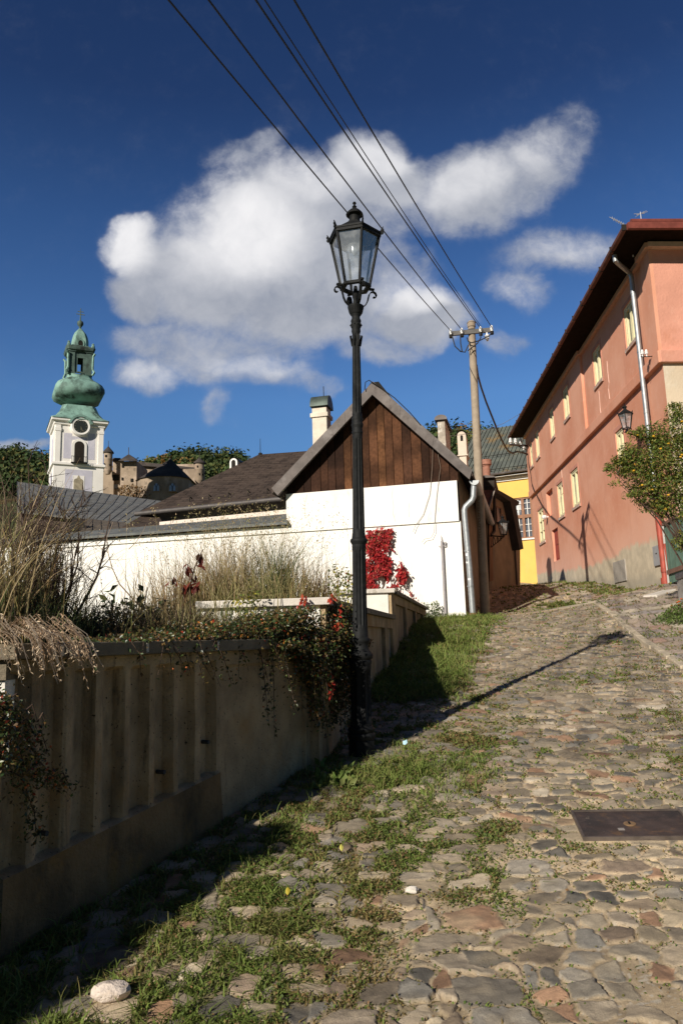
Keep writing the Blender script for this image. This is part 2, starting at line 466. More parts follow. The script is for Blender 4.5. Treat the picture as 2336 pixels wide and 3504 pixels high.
def stone_field(x, y, slabs):
    """height above the bed, colour, and how open the joint is"""
    if slabs:
        s = x * .985 - y * .17 + .03 * (vn(x * 1.1, y * 1.1, 31) - .5); t = y * .985 + x * .17 + .10 * (vn(x * .5, y * .5, 3) - .5)
        e, i, lx, ly, F = cells(s, t, .30, .40, .22, 5, 5)
        st = sstep(e, .03, .10); hgt = st * (.016 + .012 * i)
        col = SLAB[(np.floor(i * 997) % len(SLAB)).astype(int)] * (.8 + .35 * ((np.floor(i * 331) % 100) / 100))[:, None]
    else:
        wx = .060 * (fbm(x * 3.2, y * 3.2, 21, 3) - .5) + .030 * (vn(x * 11, y * 11, 22) - .5) + .012 * (vn(x * 31, y * 31, 25) - .5)
        wy = .070 * (fbm(x * 3.2, y * 3.2, 23, 3) - .5) + .030 * (vn(x * 12, y * 12, 24) - .5) + .012 * (vn(x * 29, y * 29, 26) - .5)
        s = x * .993 - y * .12 + wx; t = y * .993 + x * .12 + wy
        e, i, lx, ly, F = cells(s, t, .142, .122, .85, 1, 2.3)
        e2, i2, lx2, ly2, F_2 = cells(s + 3.3, t * 1.0 + 7.1, .225, .175, .8, 77, 2.5)
        big = sstep(fbm(x * 1.9 + 3, y * 1.9, 41, 3) + .10 * sstep(y, 4.5, 3.0), .60, .62) > .5
        e = np.where(big, e2, e); i = np.where(big, i2, i); lx = np.where(big, lx2, lx); ly = np.where(big, ly2, ly); F = np.where(big, F_2, F)
        Ls = lush(x, y)
        gone = (np.floor(i * 7919) % 100) < (8 + 34 * sstep(Ls, .22, .7))
        e = e + .22 * (fbm(x * 38, y * 38, 57, 3) - .5)
        wid = .04 + .11 * ((np.floor(i * 611) % 10) / 10)                         # some stones stand in wide sandy joints
        st = sstep(e, wid, wid + .10) * np.where(gone, .12, 1.0)
        tilt = lx * ((np.floor(i * 517) % 10) / 10 - .5) * .030 + ly * ((np.floor(i * 313) % 10) / 10 - .5) * .030
        hgt = st * (.005 + .008 * ((np.floor(i * 97) % 10) / 10) + tilt) + st * .013 * (fbm(x * 15 + i * 40, y * 15, 8, 4) - .5) - st * .002 * F
        k = (np.floor(i * 991) % len(STONE)).astype(int)
        col = (STONE[k] * .70 + np.array([.28, .245, .20]) * .30) * np.array([1.10, 1.05, .945]) * (.50 + .85 * ((np.floor(i * 331) % 100) / 100))[:, None]
        vein = fbm(x * 14 + y * 6 + i * 30, y * 34 - x * 9, 33, 4)[:, None]
        col = col * (.70 + .60 * vein)
        st = np.where(gone, st * .2, st)
    n = fbm(x * 23, y * 23, 9, 4); n2 = fbm(x * 5, y * 5, 15, 3)
    col = col * (.72 + .56 * n)[:, None]
    sand = sstep(fbm(x * 1.1 + 9, y * 1.1, 91, 3), .52, .66)[:, None]
    soil = np.array([.36, .275, .175]) * (1 + .65 * sand) * (.62 + .76 * fbm(x * 31, y * 31, 19, 4))[:, None]
    grit = np.maximum(sstep(vn(x * 70, y * 70, 51), .74, .9), sstep(vn(x * 38, y * 38, 52), .84, .92))[:, None]
    soil = soil * (1 - grit) + np.array([.42, .36, .28]) * grit
    if slabs: soil = soil * np.array([.36, .36, .30])
    L = lush(x, y)
    moss = (sstep(L + .8 * (n2 - .5), .16, .60) * (.35 + .65 * sstep(fbm(x * 28, y * 28, 55, 3), .40, .62)))[:, None] * (1 - .8 * st)[:, None]
    soil = soil * (1 - moss * .85) + np.array([.095, .095, .035]) * moss * .85
    dust = (sstep(n2, .42, .74) * (.34 + .16 * sstep(y, 6, 3.5)))[:, None]
    col = col * (1 - dust) + np.array([.43, .34, .22]) * dust
    c = soil * (1 - st)[:, None] + col * st[:, None]
    hgt = hgt + .010 * (fbm(x * 9, y * 9, 17, 3) - .5) + .004 * (n - .5) + .05 * (fbm(x * .7, y * .7, 2, 2) - .5)
    # ground lies flat under the iron cover
    du = (x - mhc.x) * mh_u.x + (y - mhc.y) * mh_u.y; dv = (x - mhc.x) * mh_v.x + (y - mhc.y) * mh_v.y
    m = sstep(np.maximum(np.abs(du) - mh_w / 2, np.abs(dv) - mh_h / 2), .03, -.005)
    hgt = hgt * (1 - m) + .004 * m
    return hgt, c, st


def street_grid():
    ys = [2.1]
    while ys[-1] < 43: ys.append(ys[-1] + max(.0036, ys[-1] ** 2 / (760 * 1.75) * .62))
    ys = np.array(ys); NX = 1000
    lo = np.maximum(-.56 * ys - .15, wall_x(ys) - .35); hi = np.minimum(.66 * ys + 1.0, np.where(ys > 17, 7.28 + .094 * (ys - 18) + .4, 99))
    X = lo[:, None] + (hi - lo)[:, None] * np.linspace(0, 1, NX)[None, :]; Y = np.repeat(ys[:, None], NX, 1)
    return X, Y


mat_stone = MC("cobblestone", .82, nscale=120, nvar=.18, bump=.004, bscale=170, spec=.35)
X, Y = street_grid(); sh = X.shape
x, y = X.ravel(), Y.ravel(); gz = G(x, y); side = kerb_side(x, y); on_slab = (side > 0) & (y < 30)
hs, cs, st_ = stone_field(x, y, False)
hp, cp_, sp_ = stone_field(x[on_slab], y[on_slab], True)
hh = hs.copy(); cc = cs.copy(); hh[on_slab] = hp + .012; cc[on_slab] = cp_
SV = np.stack([x, y, gz + hh], 1)
idx = np.arange(len(x)).reshape(sh); Fq = np.stack([idx[:-1, :-1], idx[:-1, 1:], idx[1:, 1:], idx[1:, :-1]], -1).reshape(-1, 4)
fs = on_slab[Fq].sum(1) >= 2


def sub(Fm):
    used = np.unique(Fm); mp = np.full(len(x), -1); mp[used] = np.arange(len(used)); return SV[used], mp[Fm], cc[used]


v_, f_, c_ = sub(Fq[~fs]); tag(npmesh('street', v_, f_, mat_stone, col=c_, smooth=True), 'steep cobbled street with moss and sand in its joints', 'street', kind='structure')
v_, f_, c_ = sub(Fq[fs]); tag(npmesh('pavement', v_, f_, mat_stone, col=c_, smooth=True), 'pavement of rectangular stone setts beside the red house', 'pavement', kind='structure')
STREET = (x, y, SV[:, 2], st_, on_slab)

# kerb strip between the two pavings: a row of long narrow stones
m_kerb = M('kerb_stone', (.47, .39, .28), .85, .22, 9, .004, 90, stains=[((.16, .15, .07), 5, .55, .7, 1)])
kmb = MB(); L = (kb - ka).length; q = 0
while q < L:
    l = rnd.uniform(.35, .6); a = ka + KD * q; b = ka + KD * min(q + l - .02, L); w = rnd.uniform(.045, .06)
    za, zb = g(a.x, a.y) - .058, g(b.x, b.y) - .058
    A, B = Vector((a.x, a.y, za)), Vector((b.x, b.y, zb)); j = KN * rnd.uniform(-.012, .012)
    kmb.box(A - KN * w + j, B - A, KN * 2 * w, (0, 0, .105)); q += l
tag(kmb.build('kerb', m_kerb, bevel=.012), 'narrow pale kerb stones between cobbles and pavement', 'kerb', kind='structure')

# land far and wide below everything
gr = MB()
ring = [(-900, -300), (900, -300), (900, 1500), (-900, 1500)]
gx = [-900, -300, -120, -60, -30, -16, -9, -5, -2, 0, 2, 4, 6, 9, 12, 16, 30, 60, 120, 300, 900]; gy = [-300, -80, -30, -12, -6, -2, 1, 4, 7, 10, 14, 18, 22, 28, 35, 45, 60, 90, 140, 230, 400, 900, 1500]


def land(x, y):
    X_, Y_ = max(-8, min(12, x)), max(-6, min(40, y))
    return g(X_, Y_) - .12 - .04 * max(0, abs(x) - 12) * (1 if abs(x) < 40 else 0) - (.1 * (-6 - y) if y < -6 else 0) - .5 * (x < -9)


gv = [[(a, b, land(a, b)) for a in gx] for b in gy]
gr.loft(gv, cap=False, close=False)
m_land = M('turf', (.10, .115, .045), .95, .35, 1.2, .02, 20, stains=[((.22, .17, .10), .7, .5, .7, 1)])
tag(gr.build('ground', m_land, smooth=60), 'grassy hillside ground under the street and houses', 'ground', kind='structure')

# ---------------------------------------------------------------- iron cover in the street
m_rust = M('rusted_iron', (.085, .062, .055), .6, .35, 7, .003, 110, metal=.3, stains=[((.19, .11, .06), 9, .52, .72, 1), ((.05, .042, .04), 4, .5, .65, 1), ((.22, .18, .14), 22, .62, .75, 1)])
m_iron = M('worn_iron', (.16, .13, .11), .5, .3, 12, .001, 160, metal=.5)
zc = g(mhc.x, mhc.y) + .012
slope = Vector((0, 0, 1)); du_ = Vector((mh_u.x, mh_u.y, g(mhc.x + mh_u.x * .3, mhc.y + mh_u.y * .3) - g(mhc.x - mh_u.x * .3, mhc.y - mh_u.y * .3)))
du_ = Vector((mh_u.x * .6, mh_u.y * .6, du_.z)).normalized(); dvz = g(mhc.x + mh_v.x * .2, mhc.y + mh_v.y * .2) - g(mhc.x - mh_v.x * .2, mhc.y - mh_v.y * .2)
dv_ = Vector((mh_v.x * .4, mh_v.y * .4, dvz)).normalized(); dn_ = du_.cross(dv_)
C0 = Vector((mhc.x, mhc.y, zc))
mc = thing('manhole_cover', 'rusty rectangular iron manhole cover set in the cobbles', 'manhole cover', C0)
a = MB(); a.box(C0 - du_ * mh_w / 2 - dv_ * mh_h / 2 - dn_ * .03, du_ * mh_w, dv_ * mh_h, dn_ * .036); a.build('cover_plate', m_rust, mc, bevel=.004)
a = MB()
for (s0, s1, t0, t1) in ((-.5, .5, -.5, -.47), (-.5, .5, .47, .5), (-.5, -.48, -.47, .47), (.48, .5, -.47, .47)):
    a.box(C0 + du_ * mh_w * s0 * 1.03 + dv_ * mh_h * t0 * 1.04 - dn_ * .04, du_ * mh_w * (s1 - s0) * 1.03, dv_ * mh_h * (t1 - t0) * 1.04, dn_ * .0525)
a.build('cover_frame', m_iron, mc)
a = MB(); a.lathe((0, 0, 0), [(.0, .0), (.034, .0), (.034, .004), (.026, .006), (.0, .006)], 20)
for i, v in enumerate(a.V): a.V[i] = tuple(C0 + du_ * (v[0] - .02) + dv_ * (v[1] - .01) + dn_ * (v[2] + .0065))
a.build('keyhole_ring', M('worn_rim', (.30, .19, .10), .5, .2, 20, metal=.4), mc)
a = MB(); a.box(C0 + du_ * -.028 + dv_ * -.028 + dn_ * .0128, du_ * .011, dv_ * .036, dn_ * .002); a.build('keyhole', M('keyhole_dark', (.01, .008, .007), .9), mc)
a = MB(); a.box(C0 + du_ * -.10 + dv_ * -.10 + dn_ * .0062, du_ * .034, dv_ * .028, dn_ * .003); a.build('lifting_socket', M('socket', (.28, .25, .23), .7), mc)

# ---------------------------------------------------------------- planter walls
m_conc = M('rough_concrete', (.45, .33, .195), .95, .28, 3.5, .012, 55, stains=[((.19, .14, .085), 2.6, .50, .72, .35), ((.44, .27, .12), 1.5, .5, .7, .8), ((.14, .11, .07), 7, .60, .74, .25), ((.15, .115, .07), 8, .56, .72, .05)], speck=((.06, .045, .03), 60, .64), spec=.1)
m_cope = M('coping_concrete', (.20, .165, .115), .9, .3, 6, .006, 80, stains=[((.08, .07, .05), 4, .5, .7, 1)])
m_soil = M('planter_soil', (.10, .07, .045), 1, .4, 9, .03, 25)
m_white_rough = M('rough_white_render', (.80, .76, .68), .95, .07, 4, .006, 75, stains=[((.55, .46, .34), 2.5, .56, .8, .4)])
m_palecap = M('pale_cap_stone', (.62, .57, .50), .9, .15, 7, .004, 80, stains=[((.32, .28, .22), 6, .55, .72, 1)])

E2 = EYE.z
F1 = Frame((-.265, 6.0), (-.50, -1.0), out=(1, -.50))            # ribbed planter, u runs from the corner towards the camera
LEN1 = 2.806
pw = thing('planter_wall', 'ribbed concrete planter wall in shade, dry grass hanging over its edge', 'wall', F1.pt(LEN1 / 2, g(-1.3, 3.7), 0))
prof = []                                                         # ribbed face: (u, n)
a = MB()
ztop = E2 + .0; rib_t = E2 - .085


def ribn(uu):
    if uu < 1.235: return -.022 if .12 < uu < 1.14 else 0.0
    k = ((uu - 1.235) / .2036) % 1
    return -.060 * float(sstep(np.array(k), .06, .16)) + .060 * float(sstep(np.array(k), .42, .90))


us = np.concatenate([np.linspace(0, .1, 3), [.12, .14], [.10, .14], np.linspace(.2, 1.11, 12), [1.13, 1.16], np.arange(1.20, LEN1, .014)])
rows = []
for z_ in [-9, -1, -.9, -.4, 0, 1, 9]: pass
for uu in us:
    p = F1.pt(uu, 0); gzv = g(p.x, p.y); zb = max(gzv + .33, E2 - .98) if uu > 1.19 else gzv - .1
    pr_ = .012 if uu > 1.2 else .0
    n = ribn(uu); zr = rib_t if uu > 1.235 else rib_t - .03
    zz_ = [(gzv - .3, pr_), (min(gzv + .1, zb - .1), pr_), (min(gzv + .2, zb - .05), pr_), (zb - .015, pr_)] + [(zb + (zr - .02 - zb) * t_, n) for t_ in np.linspace(0, 1, 14)] + [(zr, 0), (ztop - .03, 0), (ztop - .03, -.25)]
    nz_ = [.016 * (float(fbm(np.array(uu * 5.3), np.array(q_[0] * 4.1), 12, 4)) - .5) for q_ in zz_]
    rows.append([F1.pt(uu, q_[0] + .4 * w_, q_[1] + (w_ if k_ < len(zz_) - 2 else 0)) for k_, (q_, w_) in enumerate(zip(zz_, nz_))])
a.loft(rows, cap=False, close=False)
nc_ = len(rows[0]) - 1
a.MI = [1 if (i % nc_) < 3 and us[i // nc_] > 1.15 else 0 for i in range(len(a.F))]
a.quad(F1.pt(0, g(-.26, 6) - .3), F1.pt(0, ztop - .03), F1.pt(0, ztop - .03, -.25), F1.pt(0, g(-.26, 6) - .3, -.25))
for i, f in enumerate(a.F): a.F[i] = f[::-1]
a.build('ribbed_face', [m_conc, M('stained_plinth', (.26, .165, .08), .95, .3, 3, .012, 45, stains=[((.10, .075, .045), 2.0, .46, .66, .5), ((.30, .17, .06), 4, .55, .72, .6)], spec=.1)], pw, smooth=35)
a = MB(); a.fbox(F1, -.05, LEN1, ztop - .028, ztop + .042, -.30, .065); a.build('coping', m_cope, pw, bevel=.006)
for uu in (.62, 1.30, 1.95, 2.55):                               # chipped pale joints of the coping
    a = MB(); a.fbox(F1, uu, uu + .018, ztop - .02, ztop + .032, .05, .068); a.build('coping_joint', m_palecap, pw)
for (uu, dz) in ((1.31, .16), (1.72, .10), (2.55, .06)):                 # drain holes
    p = F1.pt(uu, 0); zz = g(p.x, p.y) + .36 + dz
    a = MB(); a.tube([F1.pt(uu, zz, -.06), F1.pt(uu, zz, -.005)], .012, 14); a.build('weep_pipe', M('weep_pipe', (.05, .05, .05), .8), pw)
a = MB()                                                          # soil body of the first planter
P = [F1.pt(0, 0, -.2), F1.pt(LEN1, 0, -.2), Vector((-9, 1.6, 0)), Vector((-9, 6.3, 0)), Vector((-.3, 6.2, 0))]
nx, ny = 34, 26; rowsg = []
for j in range(ny):
    yy = 3.56 + (6.25 - 3.56) * j / (ny - 1); xr = float(wall_x(yy)) - .22; row = []
    for i in range(nx):
        xx = xr - (xr + 9) * (i / (nx - 1)) ** 1.5; dd = xr - xx
        row.append((xx, yy, E2 - .02 + .16 * min(1, dd / 1.2) + .12 * (float(fbm(np.array([xx * 1.3]), np.array([yy * 1.3]), 6)[0]) - .5) + .12 * math.exp(-((xx + 2.1) / .6) ** 2 - ((yy - 5.2) / .7) ** 2)))
    rowsg.append(row)
a.loft(rowsg, cap=False, close=False); a.build('planter_soil', m_soil, pw, smooth=70)

# sunlit front of this planter, and the lower planter box that starts below it
FP = F1.pt(LEN1, 0, 0); FF = Frame(FP.xy, (-1, -.05), out=(0, -1))
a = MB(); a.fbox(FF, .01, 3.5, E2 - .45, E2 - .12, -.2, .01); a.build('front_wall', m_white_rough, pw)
a = MB(); a.fbox(FF, .0, 3.5, E2 - .118, ztop - .03, -.2, .03); a.build('front_beam', m_cope, pw)
a = MB(); a.fbox(FF, -.05, 3.5, ztop - .028, ztop + .041, -.28, .065); a.build('front_coping', m_cope, pw)
lp = thing('planter_wall', 'lower concrete planter box at the picture edge under berried cotoneaster', 'wall', F1.pt(LEN1 + 1, g(-1.4, 2), 0))
LZ = E2 - .30
a = MB(); a.fbox(F1, LEN1 + .012, LEN1 + 2.6, -.6, LZ - .07, -.2, .0); a.build('side_wall', m_conc, lp)
a = MB(); a.fbox(F1, LEN1 + .012, LEN1 + 2.6, LZ - .068, LZ, -.25, .05); a.build('coping', m_cope, lp)
a = MB(); a.quad(F1.pt(LEN1 + .012, LZ - .03, -.1), F1.pt(LEN1 + 2.6, LZ - .03, -.1), F1.pt(LEN1 + 2.6, LZ - .03, -3.0), F1.pt(LEN1 + .012, LZ - .03, -3.0)); a.build('planter_soil', m_soil, lp)

F2s = Frame((-.155, 6.2), (.18, 1), out=(1, -.18))               # side of the second and third planters, u away from camera
z2 = at(1103, 2045, 6.2).z; z3 = at(1340, 2013, 10.7).z; U3 = 4.62; U4 = 11.2


def stepped_planter(name, label, u0, u1, zt, width, zf, front_dir):
    p0 = F2s.pt(u0, 0)
    t = thing(name, label, 'wall', (p0.x - .5, p0.y, g(p0.x, p0.y)))
    a = MB(); zb = lambda u_: g(*F2s.pt(u_, 0).xy) - .35
    a.fbox(F2s, u0, u0 + .5, zb(u0), zt - .06, -.30, 0)                          # corner pillar
    a.add([F2s.pt(u0 + .5, zb(u0), -.05), F2s.pt(u1, zb(u0), -.05), F2s.pt(u1, zt - .06, -.05), F2s.pt(u0 + .5, zt - .06, -.05)], [(0, 1, 2, 3)])
    a.fbox(F2s, u0 + .5, u1, zt - .19, zt - .06, -.2, -.0)                        # beam under the cap
    k = u0 + 2.0
    while k < u1 - .3: a.fbox(F2s, k, k + .3, zb(k), zt - .19, -.2, -.003); k += 1.8
    if zf: a.fbox(F2s, u0 - .26, u0 + .003, zb(u0), zf - .01, -.30, -.02)
    a.build('side_wall', m_conc, t)
    fr = Frame(F2s.pt(u0, 0, 0).xy, front_dir, out=(0, -1))
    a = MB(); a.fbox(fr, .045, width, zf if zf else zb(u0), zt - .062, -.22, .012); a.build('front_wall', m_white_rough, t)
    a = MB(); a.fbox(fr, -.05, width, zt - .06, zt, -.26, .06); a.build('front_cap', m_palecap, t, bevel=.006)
    a = MB(); a.fbox(F2s, u0 + .27, u1, zt - .063, zt - .004, -.28, .05); a.build('side_cap', m_cope, t, bevel=.006)
    a = MB(); q0, q1, q2, q3 = F2s.pt(u0 + .1, zt - .1, -.1), F2s.pt(u1, zt - .1, -.1), F2s.pt(u1, zt - .1, -width), F2s.pt(u0 + .1, zt - .1, -width)
    a.quad(q0, q1, q2, q3); a.build('planter_soil', m_soil, t)
    return t


stepped_planter('planter_wall', 'middle planter box, white front and brown street side, full of tall dry grass', 0, U3 + .02, z2, 1.05, E2 + .02, (-1, .05))
stepped_planter('planter_wall', 'uppermost planter box with white rendered front and pillar, below red creeper', U3, U4, z3, .8, None, (-1, .05))
# ---------------------------------------------------------------- white house with boarded gable
m_white = M('white_plaster', (.87, .84, .79), .95, .05, 1.2, .012, 7, stains=[((.72, .65, .54), 1.1, .54, .78, .30), ((.66, .57, .45), 4.5, .63, .80, .3), ((.70, .62, .50), 6, .62, .75, .06)])
m_shade_side = M('shade_brown_plaster', (.24, .185, .13), .95, .25, 2, .006, 40, stains=[((.22, .16, .11), 1.6, .5, .75, .5)])  # brownish plaster, its colour darkened for the shade on the street side
m_dark = M('dark_void', (.02, .017, .014), 1)
m_boards = MC('gable_boards', .8, nscale=14, nvar=.4, spec=.12, bump=.002, bscale=60)
m_lead = M('weathered_sheet_metal', (.105, .088, .08), .6, .25, 3, .001, 60, metal=.3, stains=[((.16, .14, .13), 2.2, .5, .72, 1), ((.06, .045, .04), 5, .55, .75, 1)])
m_zinc = M('galvanised_zinc', (.36, .375, .38), .5, .15, 14, .0006, 120, metal=.55, stains=[((.27, .285, .29), 5, .5, .7, 1)])
m_copper = M('green_copper', (.075, .095, .082), .55, .3, 5, .001, 80, metal=.4, stains=[((.08, .08, .075), 3, .5, .7, 1)])
m_chim = M('chimney_plaster', (.70, .61, .50), .95, .14, 4, .006, 40, stains=[((.48, .36, .26), 3, .55, .75, .6)])
m_shing = None


def shingle_mat(name, u, v, col, bw, bh, var=.3, rough=.95):
    """courses of shingles: brick pattern laid in the roof's own plane"""
    m = bpy.data.materials.new(name); m.use_nodes = True; T = NT(m.node_tree); b = m.node_tree.nodes['Principled BSDF']
    pos = T.n('NewGeometry').outputs['Position']
    a = T.n('VectorMath', {0: pos, 1: tuple(u)}, operation='DOT_PRODUCT').outputs['Value']
    c = T.n('VectorMath', {0: pos, 1: tuple(v)}, operation='DOT_PRODUCT').outputs['Value']
    wob = T.math('MULTIPLY', T.math('SUBTRACT', T.noise(pos, 1.3, 4), .5), .10)
    q = T.n('CombineXYZ', {0: a, 1: T.math('ADD', c, wob), 2: 0.0}).outputs[0]
    br = T.n('TexBrick', {'Vector': q, 'Color1': (*[x * (1 - var) for x in col], 1), 'Color2': (*[x * (1 + var) for x in col], 1), 'Mortar': (*[x * .25 for x in col], 1),
                          'Scale': 1.0, 'Mortar Size': .012, 'Brick Width': bw, 'Row Height': bh, 'Bias': 0.0})
    cc = T.mix(T.ramp(T.noise(pos, 2.2, 6, .65), .35, .7), br.outputs[0], [x * 1.5 for x in col])
    T.t.links.new(cc, b.inputs['Base Color']); b.inputs['Roughness'].default_value = rough; b.inputs['Specular IOR Level'].default_value = .15
    fr = T.math('FRACT', T.math('DIVIDE', T.math('ADD', c, wob), bh))
    bn = T.n('Bump', {'Strength': 1.0, 'Distance': .03, 'Height': T.math('ADD', T.math('MULTIPLY', fr, -1.0), T.math('MULTIPLY', br.outputs[1], -.6))})
    T.t.links.new(bn.outputs[0], b.inputs['Normal'])
    return m


wr, wl = at(1575, 1783, 18.4), at(150, 1880, 21.2)
WF = Frame((wr.x, wr.y), (wl.x - wr.x, wl.y - wr.y), out=(0, -1))
zc_ = WF.hit(1575, 1783)[1]
uG = WF.hit(984, 1740)[0]; zwl = WF.hit(984, 1692)[1]; zwr = WF.hit(1562, 1645)[1]; uA, zA = WF.hit(1283, 1350)
uW = WF.hit(-500, 1920)[0]; zground = g(wr.x, wr.y) - .5
zcap = WF.hit(978, 1800)[1]; zcapl = WF.hit(200, 1858)[1]
house = thing('white_house', 'white plastered house whose boarded brown gable faces the street', 'house', WF.pt(2.5, g(wr.x, wr.y), -2))
a = MB()
a.quad(WF.pt(0, zground), WF.pt(uG + .6, zground), WF.pt(uG + .6, zc_), WF.pt(0, zc_))
zs = lambda u: zwr + (zwl - zwr) * (u / uG)
a.add([WF.pt(.035, zc_, .05), WF.pt(uG + .02, zc_, .05), WF.pt(uG + .02, zwl, .05), WF.pt(.035, zwr, .05),
       WF.pt(.035, zc_, 0), WF.pt(uG + .02, zc_, 0), WF.pt(uG + .02, zwl, -.05), WF.pt(.035, zwr, -.05)],
      [(0, 1, 2, 3), (4, 5, 1, 0), (3, 2, 6, 7), (4, 0, 3, 7), (1, 5, 6, 2)])
a.quad(WF.pt(uG + .02, zc_, .0), WF.pt(uG + .02, zc_, -3), WF.pt(uG + .02, zwl, -3), WF.pt(uG + .02, zwl, .0))
a.build('gable_wall', m_white, house)
a = MB(); a.quad(WF.pt(0, zground, -.002), WF.pt(0, zground, -9), WF.pt(0, zwr + .3, -9), WF.pt(0, zwr + .3, -.002)); a.build('side_wall', m_shade_side, house)
# boards
a = MB(); a.add([WF.pt(0, zwr, -.03), WF.pt(uG, zwl, -.03), WF.pt(uA + .1, zA + .35, -.03), WF.pt(uA - .1, zA + .35, -.03)], [(0, 1, 2, 3)]); a.build('gable_backing', m_dark, house)
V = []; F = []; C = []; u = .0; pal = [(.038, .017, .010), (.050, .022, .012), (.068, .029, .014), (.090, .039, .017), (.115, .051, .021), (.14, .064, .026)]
ztopu = lambda u: zA + .22 - (abs(u - uA) * ((zA - zwr) / uA if u < uA else (zA - zwl) / (uG - uA)))
while u < uG:
    w = rnd.uniform(.19, .27); e = min(u + w - .014, uG); mid = (u + e) / 2
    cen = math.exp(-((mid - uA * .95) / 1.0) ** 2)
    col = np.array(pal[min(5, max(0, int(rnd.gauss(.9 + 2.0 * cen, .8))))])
    nseg = 14; nn = .008 + rnd.uniform(0, .012)
    for k in range(nseg + 1):
        for uu in (u, e):
            zb, zt = zs(uu) - .02, ztopu(uu); z = zb + (zt - zb) * k / nseg
            V.append(WF.pt(uu, z, nn)); t = k / nseg
            kn = float(fbm(np.array([mid * 9]), np.array([z * 2.2]), 3, 3)[0])
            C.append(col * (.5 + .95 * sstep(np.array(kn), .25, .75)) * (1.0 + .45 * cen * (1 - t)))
    b = len(V) - 2 * (nseg + 1)
    for k in range(nseg): F.append((b + 2 * k, b + 2 * k + 2, b + 2 * k + 3, b + 2 * k + 1))
    u += w
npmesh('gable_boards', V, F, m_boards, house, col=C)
# roof
NO = .34
A_t = WF.hit(1276, 1309, NO); L_t = WF.hit(929, 1674, NO); R_t = WF.hit(1615, 1613, NO)
A_b = WF.hit(1273, 1350, NO); L_b = WF.hit(949, 1695, NO); R_b = WF.hit(1605, 1640, NO)
def shift(p, d): return (p[0], p[1] - d)
BACK = -9.5
m_roofR = shingle_mat('dark_roof_shingle', WF.n, (WF.u * .75 + Vector((0, 0, .66))), (.058, .045, .038), .32, .19)
rf = MB()
for (E_, sgn) in ((L_t, 1), (R_t, -1)):
    p = [WF.pt(*A_t, NO - .03), WF.pt(*E_, NO - .03), WF.pt(*E_, BACK), WF.pt(*A_t, BACK)]
    q = [v - Vector((0, 0, .12)) for v in p]
    rf.add(p + q, [(0, 1, 2, 3), (7, 6, 5, 4), (0, 4, 5, 1), (1, 5, 6, 2)])
roof = rf.build('roof', m_roofR, house)
for (T0, T1, B0, B1) in ((A_t, L_t, A_b, L_b), (A_t, R_t, A_b, R_b)):
    a = MB()
    q = [WF.pt(*T0, NO), WF.pt(*T1, NO), WF.pt(*B1, NO), WF.pt(*B0, NO)]; e = -WF.n * .10
    up = Vector((0, 0, .03))
    a.add([q[0] + up, q[1] + up, q[2], q[3], q[0] + up + e, q[1] + up + e, q[2] + e, q[3] + e], [(0, 1, 2, 3), (7, 6, 5, 4), (0, 4, 5, 1), (1, 5, 6, 2), (2, 6, 7, 3), (3, 7, 4, 0)])
    for k in (.28, .62):                                           # overlapping joints of the metal sheets
        c0 = q[0].lerp(q[1], k); c1 = q[3].lerp(q[2], k); dd = (q[1] - q[0]).normalized() * .03
        a.box(c0 + WF.n * .001 + up, dd, c1 - c0 - up, WF.n * .006)
    a.build('bargeboard', m_lead, house)
# ridge cable and cables hanging over the gable
a = MB(); pts = [WF.pt(*WF.hit(px, py, NO + .06), NO + .06) for px, py in ((1247, 1335), (1250, 1308), (1262, 1301), (1300, 1325), (1350, 1362), (1400, 1410), (1435, 1450))]
a.tube(pts, .012, 5); a.build('ridge_cable', m_dark, house)
for P in (((1468, 1500), (1480, 1530), (1478, 1600), (1470, 1690), (1448, 1760), (1420, 1800), (1413, 1820)), ((1496, 1545), (1506, 1600), (1494, 1690), (1488, 1760), (1485, 1820), (1475, 1840), (1452, 1845), (1443, 1856))):
    a = MB(); a.tube([WF.pt(*WF.hit(px, py, .08), .08) for px, py in P], .006, 5); a.build('loose_cable', M('old_cable', (.22, .17, .13), .8), house)
# chimney on the left slope
def chimney(parent, name, fr, n, u0, u1, zb, zt, dep, mat, hood=None, hr=None, band=None):
    a = MB(); a.fbox(fr, u0, u1, zb, zt, n - dep, n)
    if band: a.fbox(fr, u0 - .05, u1 + .05, band[0], band[1], n - dep - .05, n + .05)
    c = a.build(name, mat, parent, bevel=.012)
    if hood:
        a = MB(); w = (u1 - u0) / 2 + .07; um = (u0 + u1) / 2; rings = []
        for nn in (n + .09, n - dep - .09):
            rings.append([fr.pt(um + w * math.cos(t), zt + .03 + hr * math.sin(t), nn) for t in np.linspace(0, math.pi, 15)] + [fr.pt(um - w + .0, zt + .0, nn), fr.pt(um + w, zt + .0, nn)])
        a.loft(rings, True); a.build('chimney_hood', hood, c, smooth=40)
    return c


